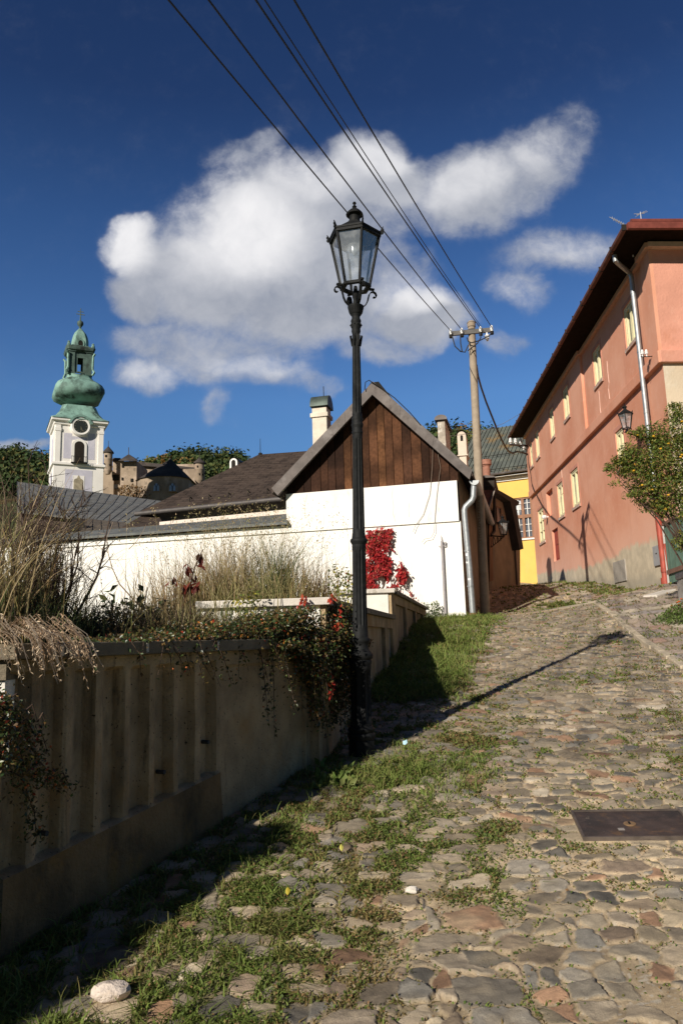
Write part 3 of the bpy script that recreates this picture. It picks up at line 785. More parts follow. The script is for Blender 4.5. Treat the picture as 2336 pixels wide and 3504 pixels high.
n0 = -2.6; u0, _ = WF.hit(1118, 1450, n0); u1, _ = WF.hit(1068, 1450, n0); z0 = WF.hit(1100, 1540, n0)[1]; z1 = WF.hit(1100, 1392, n0)[1]
zb0, zb1 = WF.hit(1100, 1426, n0)[1], WF.hit(1100, 1412, n0)[1]
c1 = chimney(house, 'chimney', WF, n0, u0, u1, z0 - .8, z1, .5, m_chim, band=(zb0, zb1))
a = MB(); um = (u0 + u1) / 2; w = (u1 - u0) / 2 + .08; rings = []
hh_ = WF.hit(1100, 1350, n0)[1] - z1                                # barrel hood lies across the chimney
for uu in (u0 - .06, u1 + .04):
    rings.append([WF.pt(uu, z1 + .02 + hh_ * math.sin(t), n0 - .25 + .34 * math.cos(t)) for t in np.linspace(0, math.pi, 13)])
a.loft(rings, True); a.build('chimney_hood', m_copper, c1, smooth=40)
a = MB(); a.tube([WF.pt(um - .1, z1 + hh_, n0 - .2), WF.pt(um - .1, z1 + hh_ + .32, n0 - .2)], .012, 5); a.build('lightning_rod', m_dark, c1)
n1 = -3.2; ua, ub = WF.hit(1522, 1460, n1)[0], WF.hit(1496, 1460, n1)[0]; zt1 = WF.hit(1510, 1438, n1)[1]
chimney(house, 'chimney', WF, n1, ua, ub, zt1 - 2.2, zt1, 1.35, M('patchy_chimney', (.42, .36, .29), .95, .2, 6, .008, 40, stains=[((.74, .70, .62), 3, .48, .58, .6)]), hood=m_lead, hr=.12)
# rain gutter and downpipe at the street corner
GN = .20
gp0 = WF.hit(1622, 1652, GN); a = MB(); rings = []
for nn in (GN, GN - 9.3):
    rings.append([WF.pt(gp0[0] + .115 * math.cos(t), gp0[1] + .06 + .115 * math.sin(t), nn) for t in np.linspace(math.pi, 2 * math.pi, 11)])
a.loft(rings, True); a.build('gutter', m_zinc, house, smooth=50)
pn = .10; pts = [WF.pt(*WF.hit(px, py, pn), pn) for px, py in ((1621, 1660), (1620, 1672), (1619, 1700), (1614, 1712), (1592, 1734), (1588, 1746), (1589, 1765), (1605, 1940), (1618, 2112))]
a = MB(); a.tube(pts, .072, 16); 
for k in (.35, .7): c = pts[6].lerp(pts[8], k); a.tube([c - Vector((0, 0, .02)), c + Vector((0, 0, .02))], .080, 16)
dp = a.build('downpipe', m_zinc, house, smooth=50)
a = MB(); b0 = pts[8]; a.tube([b0 + Vector((0, 0, .10)), b0 - Vector((0, 0, .15))], .088, 16); a.build('pipe_shoe', M('rusty_shoe', (.20, .10, .06), .8, .3), dp, smooth=50)
m_stick = M('sticker_paper', (.80, .79, .77), .7, .1)
for (py, h_, ang, col) in ((1892, .05, .4, m_stick), (1905, .06, -.4, m_stick), (1930, .045, -.5, m_stick), (1988, .05, -.2, m_stick)):
    a = MB(); t = (py - 1765) / (2112 - 1765); c = pts[6].lerp(pts[8], t); vs = []
    for zz in (0, h_):
        for q_ in np.linspace(ang - .45, ang + .45, 5): vs.append(c + Vector((0, 0, zz)) + WF.n * math.cos(q_) * .0735 - WF.u * math.sin(q_) * .0735)
    a.add(vs, [(i, i + 1, i + 6, i + 5) for i in range(4)]); a.build('sticker', col, dp)
a = MB(); c = pts[6].lerp(pts[8], (1921 - 1765) / 347)
for k in range(6):
    q_ = -.55 + .1 * (k % 3); zz = .012 + .04 * (k // 3) - .05
    p0 = c + Vector((0, 0, zz)) + WF.n * math.cos(q_) * .0745 - WF.u * math.sin(q_) * .0745
    a.box(p0, -WF.u * .005, Vector((0, 0, .02 + .008 * (k % 2))), WF.n * .0005)
a.build('sticker_print', m_dark, dp)
for P in (((1343, 1668), (1341, 1700), (1346, 1730), (1344, 1760), (1352, 1785)), ((1400, 1720), (1397, 1745), (1399, 1770)), ((1050, 1692), (1042, 1730), (1046, 1775))):
    a = MB(); a.tube([WF.pt(*WF.hit(px, py, .051), .051) for px, py in P], .004, 4); a.build('wall_crack', M('crack_shadow', (.42, .36, .28), .9), house)
# slender post standing against the wall
a = MB(); b0 = WF.hit(1524, 2112, .05); b1 = WF.hit(1511, 1852, .05); b2 = WF.hit(1508, 1832, .05)
a.tube([WF.pt(b0[0], b0[1] - .3, .06), WF.pt(b1[0], b1[1], .06)], [.034, .034], 10)
a.tube([WF.pt(b1[0], b1[1], .06), WF.pt(b2[0], b2[1], .06)], [.012, .006], 6)
a.tube([WF.pt(b1[0] + .08, b1[1] - .12, .06), WF.pt(b1[0] - .08, b1[1] - .12, .06)], .012, 6)
a.tube([WF.pt(b1[0] - .08, b1[1] - .12, .06), WF.pt(b1[0] - .09, b1[1] - .02, .06)], .016, 6)
a.build('cable_conduit', M('grey_conduit', (.36, .33, .33), .7, .15, 8), house, smooth=50)

# long garden wall left of the gable with slanted dark coping
gw = thing('garden_wall', 'long white plastered wall left of the gable, grey metal coping along its top', 'wall', WF.pt(7, g(-5, 18), 0))
a = MB()
a.quad(WF.pt(uG + .6, zground - 1), WF.pt(uW, zground - 1), WF.pt(uW, zc_), WF.pt(uG + .6, zc_))
zcu = lambda u: zcap + (zcapl - zcap) * (u - uG) / (WF.hit(200, 1858)[0] - uG)
a.add([WF.pt(uG + .02, zc_, .05), WF.pt(uW, zc_, .05), WF.pt(uW, zcu(uW), .05), WF.pt(uG + .02, zcu(uG), .05), WF.pt(uG, zc_, 0), WF.pt(uW, zc_, 0)], [(0, 1, 2, 3), (4, 5, 1, 0)])
a.build('plaster_wall', m_white, gw)
e0 = WF.hit(978, 1785, .2); e1 = WF.hit(200, 1841, .2); t0 = WF.hit(978, 1760, -.55); t1 = WF.hit(200, 1826, -.55)
ex = lambda p, q: (q[0] + (uW - q[0]), q[1] + (q[1] - p[1]) * (uW - q[0]) / (q[0] - p[0]))
e2, t2 = ex(e0, e1), ex(t0, t1)
a = MB(); V8 = [WF.pt(e0[0] - .05, e0[1], .2), WF.pt(*e2, .2), WF.pt(*t2, -.55), WF.pt(t0[0] - .05, t0[1], -.55)]
a.add(V8 + [v - Vector((0, 0, .07)) for v in V8], [(0, 1, 2, 3), (7, 6, 5, 4), (0, 4, 5, 1), (1, 5, 6, 2), (2, 6, 7, 3), (3, 7, 4, 0)])
a.build('coping', M('coping_sheet', (.13, .135, .13), .7, .25, 3, metal=.2, stains=[((.22, .20, .17), 2, .55, .75, 1)]), gw)
a = MB(); a.add([WF.pt(uG, zcu(uG) - .02, .0), WF.pt(uW, zcu(uW) - .02, .0), WF.pt(uW, e2[1] - .02, .03), WF.pt(uG, e0[1] - .02, .03)], [(0, 1, 2, 3)]); a.build('coping_shade_strip', M('coping_shade_brown', (.10, .065, .045), .9, .3, 6), gw)  # brown strip coloured as the shade under the coping

# ---------------------------------------------------------------- shingled house behind the wall
sn = -2.4
sh_ = thing('shingled_house', 'low house with dark brown shingled hip roof behind the white wall', 'house', WF.pt(9, g(0, 20), sn - 3))
EL = WF.hit(472, 1753, sn); ER = WF.hit(965, 1702, sn); RL = WF.hit(886, 1555, -7.5); RR = WF.hit(1040, 1544, -7.5)
uR = -.0 + 1.2
ext = lambda p, q, u: (u, p[1] + (q[1] - p[1]) * (u - p[0]) / (q[0] - p[0]))
ER2 = ext(EL, ER, uG - 1.0); RR2 = ext(RL, RR, uG - 1.0)
e1_ = WF.pt(*EL, sn); e2_ = WF.pt(*ER2, sn); r1 = WF.pt(*RL, -7.5); r2 = WF.pt(*RR2, -7.5)
sv = ((r1 + r2) / 2 - (e1_ + e2_) / 2).normalized(); su = (e2_ - e1_).normalized()
m_sh1 = shingle_mat('brown_shingles', su, sv, (.060, .043, .033), .34, .21, .35)
bk = WF.pt(EL[0], EL[1], -12.5)
a = MB(); a.add([e1_, e2_, r2, r1, bk], [(0, 1, 2, 3), (0, 3, 4)])
a.add([e1_ - Vector((0, 0, .1)), e2_ - Vector((0, 0, .1)), e2_, e1_], [(0, 1, 2, 3)])
srf = a.build('roof', m_sh1, sh_)
for px in (625, 693, 762, 832, 900):
    a = MB()
    p = WF.hit(px, 1722 - (px - 625) * .075, sn - .35); q = e1_.lerp(e2_, .5)
    tt = (p[0] - EL[0]) / (ER2[0] - EL[0]); c = e1_.lerp(e2_, tt).lerp(r1.lerp(r2, tt), .10)
    a.tube([c, c + Vector((0, 0, .16)), c + sv * .14 + Vector((0, 0, .04))], .018, 5); a.build('snow_hook', m_dark, srf)
a = MB(); a.tube([WF.pt(EL[0] + .05, EL[1] - .06, sn + .06), WF.pt(ER2[0], ER2[1] - .06, sn + .06)], .075, 10); a.build('gutter', M('dark_gutter', (.10, .09, .085), .6, .2, metal=.3), sh_, smooth=50)
a = MB(); zb = zcap - 1.5
a.quad(WF.pt(EL[0] - .4, zb, sn - .45), WF.pt(uG - 1, zb, sn - .45), WF.pt(uG - 1, ER2[1], sn - .45), WF.pt(EL[0] - .4, EL[1], sn - .45))
a.quad(WF.pt(EL[0] - .4, zb, sn - .45), WF.pt(EL[0] - .4, zb, -12), WF.pt(EL[0] - .4, EL[1], -12), WF.pt(EL[0] - .4, EL[1], sn - .45))
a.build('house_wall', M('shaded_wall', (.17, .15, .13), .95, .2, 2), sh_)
w0, w1 = WF.hit(546, 1786, -1.2), WF.hit(978, 1743, -1.2); x0 = WF.hit(546, 1799, -1.2)[1]; x1 = WF.hit(978, 1758, -1.2)[1]
a = MB(); a.add([WF.pt(w0[0], x0, -1.2), WF.pt(w1[0] - .2, x1, -1.2), WF.pt(w1[0] - .2, w1[1], -1.2), WF.pt(w0[0], w0[1], -1.2),
                 WF.pt(w0[0], x0, -1.9), WF.pt(w1[0] - .2, x1, -1.9), WF.pt(w1[0] - .2, w1[1], -1.9), WF.pt(w0[0], w0[1], -1.9)],
                [(0, 1, 2, 3), (3, 2, 6, 7), (4, 5, 1, 0), (0, 3, 7, 4)]); a.build('plaster_ledge', M('cream_ledge', (.78, .68, .58), .95, .06), sh_)
a = MB(); a.add([WF.pt(w0[0], x0 - .5, -1.28), WF.pt(w1[0] - .2, x1 - .5, -1.28), WF.pt(w1[0] - .2, x1 + .02, -1.28), WF.pt(w0[0], x0 + .02, -1.28)], [(0, 1, 2, 3)]); a.build('ledge_base', M('brown_ledge', (.16, .10, .075), .9, .3), sh_)
# small brown lean-to roof at its left end
q = [WF.pt(*WF.hit(415, 1805, -1.3), -1.3), WF.pt(*WF.hit(560, 1793, -1.3), -1.3), WF.pt(*WF.hit(545, 1768, -2.6), -2.6), WF.pt(*WF.hit(492, 1760, -2.6), -2.6)]
a = MB(); a.add(q + [v - Vector((0, 0, .1)) for v in q], [(0, 1, 2, 3), (0, 4, 5, 1), (3, 7, 4, 0)]); a.build('lean_to_roof', m_sh1, sh_)
# white arched smoke outlet poking over the roof
cn = -6.4; o0, o1 = WF.hit(812, 1600, cn), WF.hit(786, 1600, cn); zt = WF.hit(800, 1568, cn)[1]; zb = WF.hit(800, 1622, cn)[1] - .6; um = (o0[0] + o1[0]) / 2; hw = abs(o1[0] - o0[0]) / 2
ch = MB(); ring = [WF.pt(um + hw * math.cos(t), zt - hw + hw * math.sin(t), cn) for t in np.linspace(0, math.pi, 13)]; ring = [WF.pt(um + hw, zb, cn)] + ring + [WF.pt(um - hw, zb, cn)]
ch.prism(ring, -WF.n * .9); co = ch.build('chimney', m_white, srf, smooth=30)
a = MB(); a.loft([[WF.pt(um + (hw + .05) * math.cos(t), zt - hw + .01 + (hw + .05) * math.sin(t), nn) for t in np.linspace(0, math.pi, 13)] for nn in (cn - .06, cn - 1.9)], False, False); a.build('chimney_hood', m_copper, srf, smooth=40)
a = MB(); hw2 = hw * .55; ring = [WF.pt(um + hw2 * math.cos(t), zt - hw + hw2 * math.sin(t) * 1.1, cn + .004) for t in np.linspace(0, math.pi, 11)]; ring = [WF.pt(um + hw2, zt - hw - .42, cn + .004)] + ring + [WF.pt(um - hw2, zt - hw - .42, cn + .004)]
a.add(ring, [tuple(range(len(ring)))]); a.build('smoke_opening', m_dark, srf)
a = MB(); c = WF.pt(*WF.hit(891, 1556, -7.5), -7.5); a.tube([c - Vector((0, 0, .1)), c + Vector((0, 0, .62))], [.016, .008], 5); a.lathe(c, [(.09, -.05), (.07, .06), (.0, .09)], 8); a.build('lightning_rod', m_dark, srf)

# ---------------------------------------------------------------- grey metal roofed building further left
def seam_roof(parent, name, p, mat, nseam, seam=.05, thick=.08, rails=(), railmat=None):
    """p = eave-left, eave-right, ridge-right, ridge-left; standing seams are real ribs"""
    p = [Vector(v) for v in p]; nrm = (p[1] - p[0]).cross(p[3] - p[0]).normalized()
    if nrm.z < 0: nrm = -nrm
    a = MB(); a.add(p + [v - nrm * thick for v in p], [(0, 1, 2, 3), (7, 6, 5, 4), (0, 4, 5, 1), (1, 5, 6, 2), (2, 6, 7, 3), (3, 7, 4, 0)])
    for i in range(nseam + 1):
        t = i / nseam; b, c = p[0].lerp(p[1], t), p[3].lerp(p[2], t); w = (p[1] - p[0]).normalized() * .03
        a.box(b - w / 2, w, c - b, nrm * seam)
    r = a.build(name, mat, parent)
    for t in rails:
        a = MB(); b, c = p[0].lerp(p[3], t), p[1].lerp(p[2], t)
        a.tube([b + nrm * .16, c + nrm * .16], .018, 5)
        for k in range(9): d = b.lerp(c, (k + .5) / 9); a.tube([d, d + nrm * .2], .016, 4)
        a.build('snow_rail', railmat, r)
    return r


m_grey_roof = M('grey_sheet_roof', (.14, .14, .132), .75, .22, 1.5, .004, 20, stains=[((.19, .175, .155), .8, .5, .7, 1), ((.09, .085, .08), 1.4, .5, .7, 1)])
mr = thing('metal_roofed_house', 'low house with grey seamed metal roof below the church tower', 'house', at(250, 1800, 38))
seam_roof(mr, 'roof', (at(60, 1748, 33), at(446, 1792, 31), at(566, 1716, 43), at(60, 1648, 46)), m_grey_roof, 17, .018)
a = MB(); q = [at(60, 1755, 33.4), at(440, 1795, 31.5)]
a.quad(q[0] - Vector((0, 0, 3)), q[1] - Vector((0, 0, 3)), q[1], q[0]); a.build('house_wall', M('dark_house_wall', (.07, .05, .04), .95, .3), mr)
seam_roof(mr, 'lower_roof', (at(280, 1822, 27.5), at(440, 1812, 27), at(430, 1788, 30.8), at(290, 1774, 31.6)), M('brown_sheet_roof', (.10, .08, .06), .8, .3, 3), 5, .008)
a = MB(); a.quad(at(232, 1830, 29), at(290, 1824, 28.6), at(292, 1776, 28.6), at(250, 1768, 29)); a.build('dark_opening', m_dark, mr)
# ---------------------------------------------------------------- wall lantern builder (hexagonal, used on two houses)
m_castiron = M('black_cast_iron', (.014, .0145, .0145), .62, .3, 25, .0012, 120, metal=.0, spec=.14, stains=[((.026, .026, .025), 9, .55, .75, 1)])
m_glass = bpy.data.materials.new('lantern_glass'); m_glass.use_nodes = True; _T = NT(m_glass.node_tree)
_tr = _T.n('BsdfTransparent', {'Color': (.92, .94, .95, 1)}); _gl = _T.n('BsdfGlossy', {'Color': (.9, .92, .95, 1), 'Roughness': .12}); _df = _T.n('BsdfDiffuse', {'Color': (.7, .72, .72, 1)})
_m1 = _T.n('MixShader', {0: .22, 1: _tr.outputs[0], 2: _gl.outputs[0]})
_m2 = _T.n('MixShader', {0: _T.ramp(_T.noise(_T.n('NewGeometry').outputs['Position'], 9, 5), .35, .75, .08, .34), 1: _m1.outputs[0], 2: _df.outputs[0]})
_T.t.links.new(_m2.outputs[0], m_glass.node_tree.nodes['Material Output'].inputs[0])
m_milk = M('milky_glass', (.55, .55, .52), .7, .05, spec=.1)
m_lining = M('lantern_lining', (.42, .40, .33), .6, .2, 12)


def hexr(r, z, rot, c=(0, 0, 0)): return [Vector((c[0] + r * math.cos(rot + k * math.pi / 3), c[1] + r * math.sin(rot + k * math.pi / 3), c[2] + z)) for k in range(6)]


def lantern_body(parent, c, s, rot, detail=True):
    """c = centre of the bottom ring, s = 1 for a rim of .235 m radius and .46 m of glass"""
    c = Vector(c); P = lambda r, z: hexr(r * s, z * s, rot, c)
    rb, rt, H = .128, .222, .46
    a = MB()
    B, Tt = P(rb, 0), P(rt, H)
    for k in range(6): a.tube([B[k], Tt[k]], .0125 * s, 6)
    for (r0, r1, z0, z1) in ((rb - .028, rb + .014, -.012, .012), (rt - .03, rt + .016, H - .012, H + .014)):
        o, i_, o2, i2 = P(r1, z0), P(r0, z0), P(r1, z1), P(r0, z1)
        a.loft([i_, o, o2, i2, i_], False)
    fr = a.build('lantern_frame', m_castiron, parent)
    for k in range(6):
        b0, b1, t0, t1 = B[k], B[(k + 1) % 6], Tt[k], Tt[(k + 1) % 6]
        i = lambda p: p + (Vector((c.x, c.y, p.z)) - p) * .03
        g_ = MB(); g_.quad(i(b0), i(b1), i(t1), i(t0)); g_.build('glass_pane', m_glass, parent)
    a = MB(); a.loft([P(rt + .022, H + .014), P(rt + .022, H + .03), P(rt - .02, H + .045), P(.085, H + .135), P(.075, H + .15)], True)
    rf_ = a.build('lantern_roof', m_castiron, parent)
    a = MB(); a.loft([P(rt - .028, H + .008), P(.06, H + .10)], False); a.build('roof_lining', m_lining, parent)
    a = MB(); ct = c + Vector((0, 0, (H + .13) * s))
    a.lathe(ct, [(x * s, z * s) for x, z in ((.056, 0), (.060, .012), (.050, .02), (.048, .10), (.052, .106), (.075, .098), (.078, .105), (.066, .125), (.040, .15), (.018, .165), (.012, .172), (.022, .182), (.012, .192), (.009, .205), (.018, .216), (.012, .228), (0, .232))], 16)
    a.build('chimney_cap', m_castiron, parent, smooth=40)
    for k, p in enumerate(P(rt + .03, H + .02)):
        a = MB(); o = (p - Vector((c.x, c.y, p.z))).normalized(); t = o.cross(Vector((0, 0, 1)))
        a.prism([p - o * .03 * s - t * .006 * s + Vector((0, 0, z_ * s)) + o * x_ * s for x_, z_ in ((0, -.012), (.03, -.016), (.042, .0), (.034, .014), (.044, .03), (.034, .044), (.038, .062), (.026, .05), (.014, .03), (0, .012))], t * .012 * s)
        a.build('corner_knob', m_castiron, parent, bevel=.003)
    a = MB(); a.lathe(c + Vector((0, 0, .22 * s)), [(x * s, z * s) for x, z in ((.064, 0), (.074, .05), (.082, .11), (.080, .17), (.062, .23))], 20, cap=False)
    a.build('lamp_glass', m_glass, parent, smooth=60)
    a = MB(); a.lathe(c + Vector((0, 0, .30 * s)), [(x * s, z * s) for x, z in ((0, 0), (.022, .012), (.03, .05), (.026, .12), (.02, .16), (.02, .26))], 14); a.build('bulb', m_milk, parent, smooth=60)
    return fr


# ---------------------------------------------------------------- brown house in shade
m_brownwall = M('brown_plaster', (.23, .175, .115), .95, .18, 1.6, .006, 30, stains=[((.14, .12, .10), 1.3, .50, .75, .6), ((.30, .22, .13), 3, .6, .8, .3)])
m_oldwood = M('old_brown_wood', (.15, .08, .042), .85, .35, 4, .003, 40, vstretch=.15)
m_darkroof = M('tarred_roof', (.035, .03, .027), .9, .3, 3, .01, 20)
m_redroof = M('red_brown_roof', (.14, .06, .045), .9, .3, 14, .01, 30)
bo = at(1690, 2012, 25.0)
BF0 = Frame((bo.x, bo.y), WF.u, out=(0, -1))
BF = Frame((bo.x, bo.y), (-.46, -.89), out=(.89, -.46))   # its wall looks down the street, away from the sun
bp0 = lambda pts, n=0.0: [BF0.pt(*BF0.hit(px, py, n), n) for px, py in pts]
bh = thing('brown_house', 'narrow brown plastered house in shade behind the concrete pole', 'house', BF.pt(0, bo.z, -2))
bp = lambda pts, n=0.0: [BF.pt(*BF.hit(px, py, n), n) for px, py in pts]
a = MB(); a.prism(bp([(1676, 2060), (1779, 2060), (1778, 1880), (1759, 1764), (1746, 1712), (1690, 1672), (1666, 1690), (1664, 1800)]), -BF.n * 6); a.build('house_wall', m_brownwall, bh)
nf = .28
a = MB(); a.prism(bp([(1686, 1666), (1776, 1717), (1773, 1728), (1764, 1732), (1771, 1766), (1790, 1878), (1777, 1882), (1756, 1766), (1745, 1716), (1690, 1680)], nf), -BF.n * 6.5); rb_ = a.build('roof', m_darkroof, bh)
a = MB(); q = bp0([(1650, 1678), (1691, 1676), (1663, 1762), (1645, 1765)], .5); a.prism(q, -WF.n * .08); a.build('side_roof', m_redroof, bh)
a = MB(); q = bp0([(1693, 1672), (1664, 1762)], .53); a.tube(q, .025, 6); a.build('roof_edge', M('edge_strip', (.30, .26, .22), .6), bh)
a = MB(); a.prism(bp0([(1640, 1678), (1690, 1676), (1690, 1634), (1640, 1636)], .2), -WF.n * 2.2); a.build('dormer_box', M('dormer_boards', (.035, .028, .022), .9, .3), bh)
a = MB(); a.prism(bp0([(1634, 1636), (1693, 1633), (1690, 1628), (1660, 1626), (1634, 1630)], .35), -WF.n * 2.6); a.build('dormer_roof', m_lead, bh)
a = MB(); ct = BF0.pt(*BF0.hit(1664, 1625, -.6), -.6); zt_ = BF0.hit(1664, 1574, -.6)[1] - ct.z
a.lathe(ct - Vector((0, 0, .3)), [(.13, 0), (.13, .3 + zt_ * .55), (.15, .3 + zt_ * .57), (.15, .3 + zt_ * .62), (.19, .3 + zt_ * .66), (.19, .3 + zt_ * .98), (.17, .3 + zt_), (.0, .3 + zt_)], 16); a.build('chimney_pot', M('terracotta', (.34, .16, .11), .85, .2, 9), bh, smooth=40)
for pts, mm, nm in ((((1672, 1765), (1684, 1765), (1686, 1985), (1674, 1990)), m_oldwood, 'door_post'), (((1667, 1770), (1690, 1740), (1690, 1795), (1668, 1795)), m_dark, 'dark_opening')):
    a = MB(); a.prism(bp(pts, .06), -WF.n * .1); a.build(nm, mm, bh)
a = MB(); a.prism(bp([(1697, 1731), (1714, 1738), (1716, 1790), (1699, 1795)], .03), -WF.n * .06); wn = a.build('window', m_oldwood, bh)
a = MB(); a.prism(bp([(1699, 1736), (1712, 1741), (1714, 1787), (1701, 1791)], .034), -WF.n * .02); a.build('pane', M('dark_pane', (.02, .02, .022), .15, spec=.5), wn)
a = MB(); a.tube(bp([(1748, 1838), (1756, 1840), (1759, 1850), (1769, 2012)], .05), .035, 8); a.build('downpipe', M('brown_pipe', (.08, .06, .05), .6), bh, smooth=40)
# walls and posts between the white house and the pole
a = MB(); a.prism(bp0([(1600, 2070), (1672, 2060), (1668, 1690), (1600, 1690)], -1.0), -WF.n * .3); a.build('back_wall', m_shade_side, bh)
a = MB(); a.prism(bp0([(1608, 2060), (1630, 2060), (1628, 1835), (1608, 1835)], -.7), -WF.n * .2); a.build('wooden_door', m_oldwood, bh)
# chimney with an arched niche, in front of the green roof
nq = -1.6; k0, k1 = BF0.hit(1597, 1560, nq)[0], BF0.hit(1567, 1560, nq)[0]; zt = BF0.hit(1582, 1476, nq)[1]; zm = BF0.hit(1582, 1556, nq)[1]; zb = zm - 3.0; um = (k0 + k1) / 2; hw = abs(k1 - k0) / 2
a = MB(); ring = [BF0.pt(um + hw * math.cos(t), zt - hw + hw * math.sin(t), nq) for t in np.linspace(0, math.pi, 13)]; ring = [BF0.pt(um + hw, zm, nq)] + ring + [BF0.pt(um - hw, zm, nq)]
a.prism(ring, -WF.n * .7); a.fbox(BF0, um - hw - .03, um + hw + .03, zm - .04, zm, nq - .7, nq + .03); a.fbox(BF0, um - hw + .03, um + hw - .03, zb, zm - .04, nq - .7, nq - .02)
m_pinkch = M('cream_chimney', (.66, .56, .45), .95, .08, 3); cq = a.build('chimney', m_pinkch, bh, smooth=30)
a = MB(); w2 = hw * .30; zo = zt - hw - .04; ring = [BF0.pt(um + w2 * math.cos(t), zo + 1.3 * w2 * math.sin(t), nq + .005) for t in np.linspace(0, math.pi, 9)]; ring = [BF0.pt(um + w2, zo - .16, nq + .005)] + ring + [BF0.pt(um - w2, zo - .16, nq + .005)]
a.add(ring, [tuple(range(len(ring)))]); a.build('smoke_opening', m_dark, cq)
a = MB(); a.loft([[BF0.pt(um + (hw + .04) * math.cos(t), zt - hw + (hw + .05) * math.sin(t), nn) for t in np.linspace(.1, math.pi - .1, 13)] for nn in (nq + .03, nq - .75)], False, False); a.build('chimney_hood', m_dark, cq)
# lantern on a scrolled bracket
lc = at(1722, 1812, 24.0); ls = .78
lb = BF.hit(1722, 1830, .9); base = BF.pt(*lb, .9)
wlt = thing('wall_lantern', 'small black wall lantern on a scrolled bracket, in shade on the brown house', 'lantern', base)
lantern_body(wlt, base, ls, .2)
a = MB(); p0 = BF.pt(*BF.hit(1676, 1833, .05), .05); p1 = base - Vector((0, 0, .06))
a.tube([p0, p1], .022, 6); a.tube([p1, base], .02, 6)
dv = (p1 - p0); dvn = dv.normalized(); L_ = dv.length
for (c_, r_, t0_, t1_) in ((.25, .17, -.3, 5.2), (.55, .11, -.2, 5.0), (.78, .07, 0, 5)):
    pts = [p0 + dvn * (L_ * c_ + r_ * math.cos(t) * (1 - .08 * t)) + Vector((0, 0, -r_ - .02 + r_ * math.sin(t) * (1 - .08 * t))) for t in np.linspace(t0_, t1_, 16)]
    a.tube(pts, .013, 5)
a.tube([p0 - Vector((0, 0, .4)), p0 + Vector((0, 0, .1))], .022, 6); a.tube([p0 - Vector((0, 0, .38)), p0 + dvn * L_ * .45 - Vector((0, 0, .22)), p1], .013, 5)
a.build('scroll_bracket', m_castiron, wlt)
a = MB(); a.tube([BF.pt(*BF.hit(1690, 1690, .12), .12), BF.pt(*BF.hit(1690, 1800, .1), .1), BF.pt(*BF.hit(1690, 1818, .1), .1), BF.pt(*BF.hit(1678, 1832, .06), .06)], .05, 8); a.build('downpipe', M('black_pipe', (.02, .018, .016), .6), bh, smooth=40)

# ---------------------------------------------------------------- yellow house across the top of the street
m_yellow = M('yellow_plaster', (.78, .50, .13), .95, .05, 1.5, .003, 30, stains=[((.70, .47, .17), 1.2, .55, .8, .6)])
m_trim = M('white_trim', (.80, .78, .74), .8, .05)
m_groof = M('patina_metal_roof', (.105, .115, .10), .7, .2, 1.2, .004, 14, stains=[((.25, .15, .05), .45, .54, .68, .8), ((.15, .16, .13), 1.1, .5, .7, 1)])
m_wood = M('brown_window_wood', (.27, .13, .07), .6, .2, 8)
YF = Frame((at(1880, 1990, 42.0).x, 42.0), (-math.cos(R(27)), math.sin(R(27))), out=(0, -1))
yh = thing('yellow_house', 'yellow house with grey green seamed metal roof closing the top of the street', 'house', YF.pt(3, g(9, 38), -3))
zg = g(9, 40) - 1
y0, yw0, yw1, y1 = -1.0, YF.hit(1850, 1760)[0], YF.hit(1757, 1760)[0], YF.hit(1560, 1800)[0]
wz0, wz1 = YF.hit(1800, 1842)[1], YF.hit(1800, 1700)[1]; ztop = YF.hit(1750, 1628)[1]
a = MB(); wall_with_holes(a, YF, y0, y1, zg, ztop, [(yw0, yw1, wz0, wz1)], .18); a.build('house_wall', m_yellow, yh)
zc0 = YF.hit(1750, 1643, .12)[1]; zc1 = YF.hit(1750, 1629, .12)[1]
a = MB(); a.fbox(YF, y0, y1, zc0, zc0 + (zc1 - zc0) * .55, -.1, .10); a.fbox(YF, y0, y1, zc0 + (zc1 - zc0) * .5, zc1, -.1, .22); a.build('cornice', m_trim, yh)
ez = YF.hit(1740, 1615, .55)[1]
eL, eR = YF.pt(y1, ez, .55), YF.pt(y0, ez, .55); rz = YF.hit(1700, 1464, -5.2)[1]
seam_roof(yh, 'roof', (eL, eR, YF.pt(y0, rz, -5.2), YF.pt(y1, rz, -5.2)), m_groof, 24, .06, .10, (.04, .32), m_dark)
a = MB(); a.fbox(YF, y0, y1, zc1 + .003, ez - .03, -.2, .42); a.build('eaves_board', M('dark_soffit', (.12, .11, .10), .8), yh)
a = MB(); a.tube([YF.pt(y0, ez - .02, .62), YF.pt(y1, ez - .05, .62)], .07, 8); a.build('gutter', m_lead, yh, smooth=40)
a = MB(); a.tube([YF.pt(y0, ez - .16, .46), YF.pt(y1, ez - .18, .46)], .03, 6); a.build('eaves_pipe', m_trim, yh)
# window: brown frame, four lights wide, two high
win = MB(); ww_, wh_ = yw1 - yw0, wz1 - wz0
win.fbox(YF, yw0, yw1, wz0, wz0 + .09, -.17, -.06); win.fbox(YF, yw0, yw1, wz1 - .09, wz1, -.17, -.06)
NC = 3
for i in range(NC + 1):
    c = yw0 + ww_ * i / NC; e = .07 if i in (0, NC) else .075
    win.fbox(YF, max(yw0, c - e), min(yw1, c + e), wz0 + .09, wz1 - .09, -.168, -.058)
win.fbox(YF, yw0, yw1, wz0 + wh_ * .50, wz0 + wh_ * .58, -.166, -.052)
wo = win.build('window', m_wood, yh)
wp = MB(); wp.fbox(YF, yw0, yw1, wz0, wz1, -.19, -.175)
m_pane = M('curtained_pane', (.60, .62, .64), .15, .15, 1.2, spec=.6, stains=[((.10, .11, .13), .8, .48, .54, .2)]); wp.build('pane', m_pane, wo)
wb = MB()
